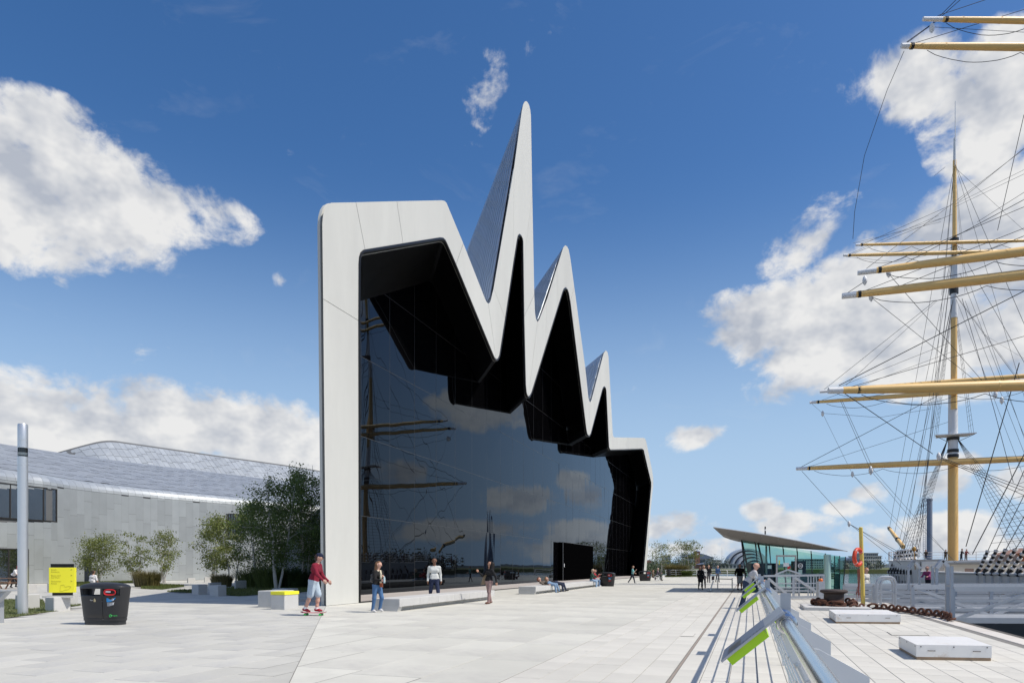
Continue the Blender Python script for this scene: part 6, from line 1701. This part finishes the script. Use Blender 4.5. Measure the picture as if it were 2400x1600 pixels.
def person(label, loc, yaw, h, shirt, trouser, hair, skin='fair', shoe=(.05, .05, .05), lean=4, legs=((0, 0, 3), (0, 0, 3)), arms=((0, 10, 8), (0, 10, 8)), head=(0, 0), sleeve='long', bottom='long',
           hairstyle='short', cell=.02, build=1.0, z0=None, group=None, sock=None, fingers=False, name='person', cap=None, girl=False, roll=0.0, jacket=None, hz=None):
    """legs: (thigh, knee, out) left then right; arms: (shoulder, elbow, out) left then right; degrees"""
    sk = 0; SH, TR, SHOE, SOCK = 1, 2, 3, 4
    mats = [cloth(SK[skin], .6, 'skin'), cloth(shirt), cloth(trouser), cloth(shoe, .6, 'shoe'), cloth(sock or (.7, .7, .7))]
    pr = []; b = build
    hip = A(0, 0, 0); ln = R(lean); s = A(math.sin(ln), 0, math.cos(ln))
    nb = hip+s*.30*h; ch = hip+s*.205*h; wa = hip+s*.085*h
    wS = (.098 if girl else .112)*h*b**.5
    fwd = A(math.cos(ln), 0, -math.sin(ln))
    pr.append(('c', hip+A(0, -.045*h, 0), hip+A(0, .045*h, 0), .062*h*b, .062*h*b, TR))
    pr.append(('c', wa+A(0, -.035*h, 0), wa+A(0, .035*h, 0), .060*h*b, .060*h*b, SH))
    pr.append(('c', hip+s*.03*h+A(0, -.040*h, 0), hip+s*.03*h+A(0, .040*h, 0), .064*h*b, .064*h*b, SH))
    pr.append(('c', ch+A(0, -.050*h, 0), ch+A(0, .050*h, 0), .066*h*b, .066*h*b, SH))
    pr.append(('c', nb-s*.035*h+A(0, -wS*.82, 0), nb-s*.035*h+A(0, wS*.82, 0), .044*h*b, .044*h*b, SH))
    if girl: 
        for q in (-1, 1): pr.append(('e', ch+fwd*.048*h+A(0, q*.036*h, 0), A(.032*h, .032*h, .032*h), SH))
    pit, yw = head; hl = R(lean*.35+pit); hd = A(math.sin(hl), 0, math.cos(hl)); y_ = R(yw); hf = A(math.cos(hl)*math.cos(y_), math.cos(hl)*math.sin(y_), -math.sin(hl)); hs_ = A(-math.sin(y_), math.cos(y_), 0)
    pr.append(('c', nb-s*.02*h, nb+hd*.05*h, .034*h, .030*h, sk))
    hc = nb+hd*.110*h+hf*.012*h
    pr.append(('c', hc-hf*.014*h+hd*.012*h, hc+hf*.010*h+hd*.016*h, .053*h, .050*h, sk))
    pr.append(('c', hc+hf*.012*h-hd*.010*h, hc+hf*.018*h-hd*.040*h, .042*h, .027*h, sk))
    pr.append(('c', hc+hf*.057*h+hd*.004*h, hc+hf*.069*h-hd*.012*h, .006*h, .009*h, sk))
    for q in (-1, 1): pr.append(('c', hc+hs_*q*.052*h-hd*.002*h, hc+hs_*q*.054*h+hd*.014*h, .007*h, .009*h, sk))
    hands = []
    for i, q in ((0, 1), (1, -1)):
        fl, el, ab = arms[i][:3]; S0 = nb-s*.035*h+A(0, q*wS, 0)
        d1 = dirv(fl, ab, q); E0 = S0+d1*.168*h
        d2 = dirv(fl+el, arms[i][3] if len(arms[i]) > 3 else (ab*.4 if el < 100 else ab*.1), q); W0 = E0+d2*.142*h
        up = SH; fo = SH if sleeve == 'long' else sk
        pr.append(('c', S0, E0, .036*h*b, .028*h*b, up if sleeve != 'none' else sk))
        if sleeve == 'short': pr.append(('c', S0+d1*.09*h, E0, .029*h, .026*h, sk))
        pr.append(('c', E0, W0, .0275*h*b if sleeve == 'long' else .025*h, .020*h, fo))
        H0 = W0+d2*.045*h
        pr.append(('c', W0, W0+d2*.035*h, .0155*h, .017*h, sk))
        if fingers:
            side = np.cross(d2, A(0, 1, 0)); n_ = np.linalg.norm(side); side = side/n_ if n_ > 1e-3 else A(1, 0, 0)
            pr.append(('c', W0+d2*.02*h-side*.011*h, W0+d2*.045*h-side*.012*h, .012*h, .0115*h, sk)); pr.append(('c', W0+d2*.02*h+side*.011*h, W0+d2*.045*h+side*.012*h, .012*h, .0115*h, sk))
            inw = A(0, -q, 0)
            for f_ in range(4):
                o = side*(-.019+.0127*f_)*h; L_ = (.034, .040, .042, .034)[3-f_]*h
                a_ = W0+d2*.050*h+o; m_ = a_+d2*L_*.55+inw*.006*h; e_ = m_+(d2*.6+inw*.8)*L_*.5
                pr.append(('c', a_, m_, .0062*h, .0057*h, sk)); pr.append(('c', m_, e_, .0057*h, .0048*h, sk))
            a_ = W0+d2*.018*h+side*.016*h; pr.append(('c', a_, a_+(side*.8+d2*.6)*.022*h, .0075*h, .0065*h, sk)); a2 = a_+(side*.8+d2*.6)*.022*h; pr.append(('c', a2, a2+(d2*.9+inw*.3)*.02*h, .0065*h, .0055*h, sk))
        else:
            pr.append(('c', W0+d2*.03*h, W0+d2*.075*h, .018*h, .011*h, sk)); pr.append(('c', W0+d2*.025*h, W0+d2*.05*h+A(.016*h, 0, .0), .009*h, .007*h, sk))
        hands.append((W0, W0+d2*.05*h, d2))
    feet = []
    for i, q in ((0, 1), (1, -1)):
        th, kn, ab = legs[i]; J = hip+A(0, q*.048*h, -.012*h)
        d1 = dirv(th, ab, q); K = J+d1*.245*h; d2 = dirv(th-kn, ab*.5, q); An = K+d2*.235*h
        wide = 1.12 if bottom in ('long', 'shorts') else 1.0
        if bottom == 'long':
            pr.append(('c', J, K, .058*h*b, .040*h*b, TR)); pr.append(('c', K, An, .040*h*b, .029*h*b, TR))
        elif bottom == 'shorts':
            pr.append(('c', J, J+d1*.225*h, .060*h*b, .052*h*b, TR)); pr.append(('c', J+d1*.20*h, K, .036*h, .031*h, sk)); pr.append(('c', K, K+d2*.09*h, .031*h, .033*h, sk)); pr.append(('c', K+d2*.09*h, An, .033*h, .021*h, sk))
            if sock: pr.append(('c', K+d2*.18*h, An+d2*.01*h, .0245*h, .0225*h, SOCK))
        else:
            pr.append(('c', J, K, .054*h*b, .034*h*b, TR if bottom == 'leggings' else sk)); pr.append(('c', K, K+d2*.09*h, .033*h, .034*h, TR if bottom == 'leggings' else sk)); pr.append(('c', K+d2*.09*h, An, .034*h, .020*h, TR if bottom == 'leggings' else sk))
        tilt = R(max(min(th-kn, 35), -70)) if abs(th-kn) > 40 else R((th-kn)*.5)
        fd = A(math.cos(tilt), 0, math.sin(tilt)); fn = A(-math.sin(tilt), 0, math.cos(tilt)); an = An+d2*.014*h
        pr.append(('c', an-fd*.020*h-fn*.004*h, an+fd*.05*h-fn*.008*h, .024*h, .022*h, SHOE)); pr.append(('c', an+fd*.05*h-fn*.008*h, an+fd*.092*h-fn*.012*h, .021*h, .0165*h, SHOE))
        feet.append(an)
    if bottom == 'skirt':
        pr.append(('c', hip+A(0, -.03*h, 0), hip+A(0, -.03*h, -.21*h), .064*h, .076*h, TR)); pr.append(('c', hip+A(0, .03*h, 0), hip+A(0, .03*h, -.21*h), .064*h, .076*h, TR))
    if jacket == 'coat':
        pr.append(('c', hip+A(0, -.03*h, .05*h), hip+A(-.01*h, -.035*h, -.14*h), .066*h, .078*h, SH)); pr.append(('c', hip+A(0, .03*h, .05*h), hip+A(-.01*h, .035*h, -.14*h), .066*h, .078*h, SH))
    zmin = min(prim_box(p)[0][2] for p in pr)
    M = Matrix.Translation(Vector(loc)) @ Matrix.Rotation(yaw, 4, 'Z') @ Matrix.Rotation(roll, 4, 'X') @ Matrix.Translation((0, 0, -zmin if hz is None else hz))
    t = thing(name, label, 'person', loc, group)
    net_obj('body', pr, mats, cell, .022*h, t, M)
    # hair
    if hairstyle:
        hp = []; r0 = .052*h
        if hairstyle != 'bald':
            hp.append(('c', hc-hf*.022*h+hd*.020*h, hc-hf*.002*h+hd*.036*h, .055*h, .045*h, 0))
            hp.append(('c', hc-hf*.030*h, hc-hf*.030*h-hd*.03*h, .048*h, .036*h, 0))
        if hairstyle in ('long', 'curly'):
            w_ = .034*h if hairstyle == 'long' else .058*h
            for q in ((-1, 0, 1) if hairstyle == 'long' else (-1.5, -.8, 0, .8, 1.5)): hp.append(('c', hc-hf*.034*h+hs_*q*.028*h+hd*.01*h, hc-hf*.050*h+hs_*q*.040*h-hd*(.11 if hairstyle == 'long' else .15)*h, w_, w_*.8, 0))
        if hairstyle == 'bun': hp.append(('e', hc-hf*.075*h+hd*.01*h, A(.03*h, .03*h, .03*h), 0))
        if hp: net_obj('hair', hp, [cloth(hair, .7, 'hair')], max(cell*.8, .011), .015*h, t, M)
    if cap:
        cp = [('c', hc-hf*.012*h+hd*.030*h, hc+hf*.006*h+hd*.034*h, .0565*h, .053*h, 0), ('c', hc+hf*.050*h+hd*.030*h+hs_*.018*h, hc+hf*.088*h+hd*.022*h+hs_*.012*h, .007*h, .005*h, 0), ('c', hc+hf*.050*h+hd*.030*h-hs_*.018*h, hc+hf*.088*h+hd*.022*h-hs_*.012*h, .007*h, .005*h, 0), ('c', hc+hf*.050*h+hd*.031*h, hc+hf*.092*h+hd*.023*h, .007*h, .005*h, 0)]
        net_obj('cap', cp, [cloth(cap)], max(cell*.7, .009), .012*h, t, M)
    # eyes and mouth on figures large enough to show them
    if cell <= .016:
        ey = MB(); w = lambda v: M @ Vector(v)
        for q in (-1, 1):
            e = MB(); e.lathe([(.001, -.004*h), (.0055*h, 0), (.001, .004*h)], 8, (0, 0, 0)); 
            e.v = [tuple(w(hc+hf*.0575*h+hs_*q*.019*h+hd*.004*h)+Vector(p)) for p in e.v]; e.build('eye', cloth((.03, .02, .02), .3, 'eye'), t)
        mo = MB(); mo.tube([w(hc+hf*.0485*h-hs_*.013*h-hd*.036*h), w(hc+hf*.052*h-hd*.037*h), w(hc+hf*.0485*h+hs_*.013*h-hd*.036*h)], .0026*h, 5); mo.build('mouth', cloth((.30, .13, .11), .5, 'lip'), t)
    info = dict(M=M, hands=hands, hc=hc, nb=nb, ch=ch, s=s, fwd=fwd, h=h, thing=t, hf=hf, hd=hd)
    return info
def world(i, v): return i['M'] @ Vector(v)
YR = 0.0                                            # facing +X, to the right of the picture
# skateboarder
P = gnd(735, 1441.5); zb = .105
sk8 = person('skateboarder in a dark red sweatshirt, pale denim shorts and navy cap', P+Vector((0, 0, zb)), R(-6), 1.80, (.20, .012, .030), (.42, .50, .58), (.06, .03, .02), shoe=(.30, .015, .03), lean=13, legs=((14, 22, 4), (-8, 14, 4)),
       arms=((12, 34, 10), (26, 22, 14)), head=(8, 0), bottom='shorts', sock=(.75, .75, .75), cell=.0125, fingers=True, build=1.12, cap=(.012, .018, .045))
t = thing('skateboard', 'pinkish skateboard with bright green wheels under the rider', 'skateboard', P)
Mk = Matrix.Translation(P) @ Matrix.Rotation(R(-6), 4, 'Z')
prof_ = [(-.40, .125), (-.33, .098), (-.25, .094), (0, .092), (.25, .094), (.33, .098), (.40, .125)]
mb = MB(); rows = []
for dz in (0, -.011):
    for y in (-.10, .10): rows.append([Mk @ Vector((x, y*(.75 if abs(x) > .38 else 1), z+dz)) for x, z in prof_])
mb.grid([rows[0], rows[1], rows[3], rows[2], rows[0]]); mb.build('deck', cloth((.55, .10, .13), .5, 'board'), t, smooth=True)
for x in (-.24, .24):
    mb = MB(); mb.tube([Mk @ Vector((x, -.075, .055)), Mk @ Vector((x, .075, .055))], .012, 8); mb.prism([Mk @ Vector((x-.04, -.03, .083)), Mk @ Vector((x+.04, -.03, .083)), Mk @ Vector((x+.012, -.03, .05)), Mk @ Vector((x-.012, -.03, .05))], U*.0+Mk.to_3x3() @ Vector((0, .06, 0))); mb.build('truck', steel, t)
    for y in (-.10, .10):
        mb = MB(); mb.tube([Mk @ Vector((x, y-.024, .036)), Mk @ Vector((x, y+.024, .036))], .034, 16); mb.build('wheel', green_decal, t, smooth=True)
mb = MB(); p = world(sk8, sk8['ch']+sk8['fwd']*.122+A(0, -.04, .06)); mb.box((-.002, -.03, -.012), (.004, .03, .012), M=Matrix.Translation(p)); mb.build('chest_logo', white_decal, sk8['thing'])
# woman with a small backpack
P = gnd(884, 1434)
wb = person('woman in a black jacket and blue jeans with hand at her scarf', P, R(-38), 1.65, (.014, .013, .014), (.07, .15, .30), (.16, .085, .045), shoe=(.68, .66, .64), lean=5, legs=((16, 32, 3), (-4, 6, 3)), arms=((16, 108, 8, -42), (24, 62, 6, -10)), head=(2, 18),
       hairstyle='long', cell=.0125, fingers=True, girl=True)
t = thing('backpack', 'small dark grey backpack on the woman in black jacket', 'backpack', world(wb, wb['ch']))
h_ = 1.65; bc = wb['ch']-wb['fwd']*.175-wb['s']*.10
net_obj('bag', [('c', bc+A(0, -.05, .06), bc+A(0, .05, .06), .075, .075, 0), ('c', bc+A(0, -.06, -.07), bc+A(0, .06, -.07), .085, .085, 0)], [cloth((.06, .058, .06), .45, 'leather')], .016, .05, t, wb['M'])
for q in (-1, 1):
    mb = MB(); mb.tube([world(wb, bc+A(.05, q*.06, .10)), world(wb, wb['nb']+A(-.07, q*.085, -.01)), world(wb, wb['nb']+A(.02, q*.10, -.02)), world(wb, wb['ch']+A(.09, q*.10, .0))], .012, 6); mb.build('strap', cloth((.40, .28, .17), .6, 'strap'), t)
t = thing('scarf', 'cream scarf hanging down the front of the black jacket', 'scarf', world(wb, wb['nb']))
sc_ = [wb['nb']+A(-.03, .06, .0), wb['nb']+A(.06, .045, -.02), wb['ch']+A(.125, .02, .06), wb['ch']+A(.135, .015, -.06), wb['ch']+A(.14, .0, -.20), wb['ch']+A(.13, .0, -.36)]
net_obj('fabric', [('c', a, b, .028, .03, 0) for a, b in zip(sc_[:-1], sc_[1:])]+[('c', wb['nb']+A(-.03, -.06, 0), wb['nb']+A(.06, -.05, -.02), .028, .028, 0)], [cloth((.62, .56, .42))], .013, .03, t, wb['M'])
hp = world(wb, wb['hands'][1][1]); t = thing('water_bottle', 'clear blue topped bottle in the hand of the woman in black', 'bottle', hp)
mb = MB(); mb.lathe([(.03, -.10), (.033, -.09), (.033, .07), (.014, .11), (.014, .13)], 12, hp+Vector((.03, 0, .02))); mb.build('bottle_body', cloth((.42, .55, .58), .2, 'bottle'), t, smooth=True)
hp = world(wb, A(.10, .03, .02)*1.0); t = thing('camera_bag', 'small brown camera case at the waist of the woman in black', 'bag', hp)
mb = MB(); mb.cbox((-.05, -.05, -.08), (.05, .05, .06), .015, M=Matrix.Translation(hp+Vector((.06, -.06, 0)))); mb.build('case', cloth((.20, .05, .02), .4, 'leather_brown'), t)
# man in pale sweatshirt
man = person('man in a pale grey sweatshirt with hands in his dark jeans pockets', at(1018, 1400, 28.2)*1.0-Vector((0, 0, at(1018, 1400, 28.2).z)), R(-82), 1.84, (.56, .57, .55), (.025, .034, .075), (.012, .01, .01), 'dark', shoe=(.03, .03, .03), lean=0, legs=((4, 4, 8), (-8, 10, 8)),
       arms=((-12, 30, 9), (-12, 32, 9)), head=(0, -4), cell=.0135, fingers=True)
# woman in black top with bag
P = gnd(1146, 1414.5)
wk = person('woman with long curly black hair, dark jacket and mauve trousers walking', P, R(222), 1.70, (.012, .012, .014), (.30, .20, .19), (.010, .008, .008), 'tan', shoe=(.13, .05, .03), lean=-3, legs=((10, 4, 2), (-10, 6, 2)), arms=((-14, 12, 30), (38, 92, 16, 6)), head=(-16, 0),
       hairstyle='curly', cell=.0135, fingers=True, girl=True)
hp = world(wk, wk['hands'][0][0]); a_ = world(wk, A(.04, -.23, .04)); t = thing('shoulder_bag', 'tan shoulder bag beside the walking woman with curly hair', 'bag', a_)
mb = MB(); mb.prism([a_+Vector((-.16, 0, -.18)), a_+Vector((.10, 0, -.16)), a_+Vector((.13, 0, .22)), a_+Vector((-.03, 0, .24))], (0, .09, 0)); mb.build('bag_body', cloth((.26, .19, .12), .5, 'tan_leather'), t)
mb = MB(); mb.tube([a_+Vector((.10, .04, .22)), world(wk, wk['nb']+A(0, -.14, .0)), a_+Vector((-.02, .04, .22))], .012, 5); mb.build('strap', cloth((.2, .14, .09)), t)
# two people lying on the bench
def on_bench(u, v): return uv(u, v, 0)
for k, (u, sh, tr, hr, lab) in enumerate(((38.9, (.13, .105, .085), (.20, .30, .44), (.20, .06, .03), 'person in a brown jacket and light jeans lying back on the bench'), (40.5, (.035, .03, .035), (.03, .038, .07), (.30, .16, .06), 'person in dark clothes lying back on the bench behind the brown jacket'))):
    person(lab, uv(u, -11.22, 0), math.atan2(V.y, V.x), 1.76, sh, tr, hr, lean=-86, legs=((84, 62, 4), (78, 70, 7)), arms=((62, 34, 6), (58, 40, 6)), head=(-2, 0), cell=.02, shoe=(.05, .045, .04), hz=.43+.118, group='people lying on the bench')
for k, (u, sh, tr, hr, hh, lab) in enumerate(((50.4, (.03, .075, .055), (.30, .42, .58), (.45, .38, .28), 1.72, 'person in a green hoodie sitting at the far bench end'), (51.5, (.38, .02, .035), (.13, .20, .32), (.20, .09, .05), 1.60, 'person in a red top sitting beside the green hoodie'))):
    person(lab, uv(u, -11.25, 0), math.atan2(V.y, V.x)+.1, hh, sh, tr, hr, lean=10 if k == 0 else 2, legs=((82, 84, 5), (76, 78, 5)), arms=((50, 70, 5), (30, 55, 5)), head=(8, 0), cell=.024, shoe=(.6, .6, .6), hz=.43+.105, group='people sitting on the bench')
# far walkers
person('woman in a turquoise top with a hand raised to her face', gnd(1482, 1366), R(-15), 1.62, (.16, .40, .40), (.02, .025, .04), (.20, .12, .07), lean=4, legs=((20, 8, 2), (-20, 14, 2)), arms=((30, 110, 5), (10, 60, 8)), head=(6, 0), sleeve='short', cell=.026, shoe=(.5, .5, .5), girl=True)
person('woman in a black coat walking towards the camera', gnd(1642, 1381), R(-95), 1.55, (.012, .012, .013), (.012, .012, .013), (.26, .13, .07), lean=0, legs=((8, 2, 2), (-9, 16, 2)), arms=((10, 30, 12), (6, 40, 12)), bottom='leggings', jacket='coat', hairstyle='long', cell=.022, girl=True)
person('woman partly hidden behind the black coat', gnd(1649, 1377), R(-95), 1.60, (.55, .55, .55), (.05, .05, .06), (.30, .18, .10), lean=0, legs=((8, 2, 2), (-9, 16, 2)), hairstyle='long', cell=.026, girl=True)
person('man in a black jacket and grey trousers, middle of the far walkers', gnd(1661, 1365), R(-110), 1.66, (.015, .016, .018), (.09, .09, .10), (.24, .14, .08), lean=0, legs=((10, 2, 2), (-10, 16, 2)), arms=((8, 40, 8), (6, 30, 8)), cell=.026)
person('older man in a blue jumper behind the barrier posts', gnd(1682, 1363.5), R(-80), 1.62, (.035, .075, .17), (.12, .13, .15), (.55, .54, .52), lean=2, legs=((8, 2, 2), (-10, 14, 2)), arms=((8, 30, 8), (6, 30, 8)), cell=.026)
person('person in a black hoodie and pale grey shorts beside the kiosk', gnd(1734, 1382), R(-92), 1.66, (.006, .006, .007), (.36, .37, .39), (.02, .015, .012), 'tan', lean=0, legs=((6, 4, 1), (-6, 8, 1)), arms=((14, 46, 24), (14, 46, 24)), bottom='skirt', cell=.02, build=1.22)
# bald man leaning on the railing
u_ = 24.7/U.y; P = uv(u_, RAIL_V-.30, 0)
lm = person('balding man in a pale grey shirt leaning on the quay railing', P, math.atan2(V.y, V.x)+R(8), 1.72, (.46, .46, .47), (.03, .045, .085), (.25, .17, .12), lean=36, legs=((-6, 2, 3), (-12, 6, 4)), arms=((22, 58, 2), (26, 52, 2)), head=(-6, 0), sleeve='short', cell=.016, build=1.12, hairstyle='bald', shoe=(.05, .05, .05), fingers=True)
# left side people
person('red haired person in a white tee bending at the picnic table', gnd(30, 1377), R(0), 1.68, (.72, .70, .69), (.018, .018, .022), (.34, .05, .04), lean=38, legs=((30, 40, 3), (10, 30, 3)), arms=((20, 20, 4), (30, 10, 4)), head=(10, 0), sleeve='short', cell=.024)
kid = person('person in a white tee seen from behind with a grey rucksack', gnd(218, 1397), R(80), 1.30, (.70, .68, .68), (.03, .03, .035), (.05, .03, .02), 'tan', lean=3, legs=((8, 4, 6), (-8, 8, 6)), arms=((4, 20, 14), (4, 20, 14)), sleeve='short', cell=.018)
t = thing('rucksack', 'pale grey rucksack on the person in white seen from behind', 'backpack', world(kid, kid['ch'])); bc = kid['ch']-kid['fwd']*.13-kid['s']*.05
net_obj('bag', [('c', bc+A(0, -.05, .08), bc+A(0, .05, .08), .06, .06, 0), ('c', bc+A(0, -.05, -.1), bc+A(0, .05, -.1), .07, .07, 0)], [cloth((.50, .50, .51))], .018, .04, t, kid['M'])
# wheelchair with its user, and a companion
P = gnd(1540, 1360.5); Mw = Matrix.Translation(P) @ Matrix.Rotation(R(-8), 4, 'Z')
t = thing('wheelchair', 'wheelchair with pale spoked wheels facing right', 'wheelchair', P)
for y in (-.29, .29):
    mb = MB(); mb.torus(.29, .022, 28, 6, Mw @ Matrix.Translation((0, y, .31)) @ Matrix.Rotation(R(90), 4, 'X')); w_ = mb.build('wheel', white_paint, t)
    for a in range(10):
        q = a*math.pi/5; m2 = MB(); m2.tube([Mw @ Vector((0, y, .31)), Mw @ Vector((.28*math.cos(q), y, .31+.28*math.sin(q)))], .006, 3); m2.build('spoke', steel, w_)
    mb = MB(); mb.torus(.07, .022, 14, 6, Mw @ Matrix.Translation((.50, y*.8, .085)) @ Matrix.Rotation(R(90), 4, 'X')); mb.build('caster', black_trim, t)
    mb = MB(); mb.tube([Mw @ Vector((-.25, y*.85, .98)), Mw @ Vector((-.20, y*.85, .5)), Mw @ Vector((.42, y*.85, .5)), Mw @ Vector((.50, y*.85, .16)), Mw @ Vector((.66, y*.85, .12))], .018, 6); mb.build('frame', black_trim, t)
mb = MB(); mb.box((-.20, -.23, .48), (.26, .23, .53), M=Mw); mb.build('seat', black_trim, t)
mb = MB(); mb.box((-.25, -.23, .53), (-.21, .23, .95), M=Mw); mb.build('backrest', black_trim, t)
person('person in a dark red and turquoise top seated in the wheelchair', Mw @ Vector((-.05, 0, 0)), R(-8), 1.62, (.14, .10, .13), (.02, .02, .025), (.42, .36, .30), lean=12, legs=((80, 70, 5), (80, 70, 5)), arms=((40, 45, 4), (40, 45, 4)), head=(6, 0), cell=.028, hz=.53+.10)
person('person in brown sitting left of the wheelchair', gnd(1529, 1359), R(-20), 1.55, (.16, .12, .09), (.05, .02, .03), (.25, .13, .07), lean=8, legs=((70, 72, 5), (70, 72, 5)), arms=((30, 55, 4), (30, 55, 4)), cell=.03, hz=.42)
# people on the ship and the pontoon
sp = [(2098, 119, -1, (.20, .22, .28), (.20, .05, .07), (.10, .06, .05), 'visitor with a blue rucksack on the ship bow', 1.75, -100), (2111, 117, -1, (.02, .02, .022), (.03, .03, .03), (.05, .04, .03), 'visitor in black under the bowsprit', 1.7, 180), (2117, 115, -1, (.55, .22, .18), (.03, .03, .05), (.02, .015, .01), 'visitor in a coral top by the bow shrouds', 1.7, 90),
      (2170, 101, 0, (.06, .05, .045), (.04, .06, .12), (.24, .12, .06), 'visitor in a brown jacket at the ship rail', 1.78, -120), (2216, 97, 0, (.015, .013, .015), (.12, .11, .09), (.012, .01, .01), 'dark haired visitor leaning on the rail left of the mast', 1.7, -100), (2253, 96, 0, (.015, .015, .018), (.02, .025, .05), (.03, .02, .02), 'visitor in black right of the mast', 1.78, -60), (2264, 95, 0, (.15, .03, .03), (.2, .2, .2), (.60, .58, .55), 'white haired visitor in dark red by the mast', 1.72, -80)]
for k, (x, Y, pr_, sh, tr, hr, lab, hh, yw) in enumerate(sp):
    p = Vector((xw(x, Y), Y, 2.25 if Y < 110 else 2.4)); person(lab, p, R(yw), hh, sh, tr, hr, lean=10, legs=((4, 2, 3), (-4, 4, 3)), arms=((30, 50, 6), (30, 50, 6)), cell=.034, group='visitors on the ship')
person('visitor with ginger hair seen behind the hoop gates', Vector((xw(2029, 33), 33, -.25)), R(-60), 1.68, (.62, .60, .55), (.05, .05, .06), (.50, .20, .08), lean=2, cell=.022)
person('visitor in a pink jacket on the gangway by the portal', Vector((xw(2176, 42), 42, -.2)), R(-150), 1.72, (.30, .06, .16), (.03, .03, .04), (.20, .08, .07), lean=14, arms=((40, 40, 6), (30, 50, 6)), cell=.024)
person('stooping figure in grey on the ship deck near the doors', Vector((xw(2262, 70), 70, -.35)), R(-140), 1.75, (.06, .065, .08), (.04, .045, .05), (.05, .03, .03), lean=40, legs=((20, 20, 3), (10, 20, 3)), arms=((30, 20, 6), (30, 30, 6)), cell=.03)
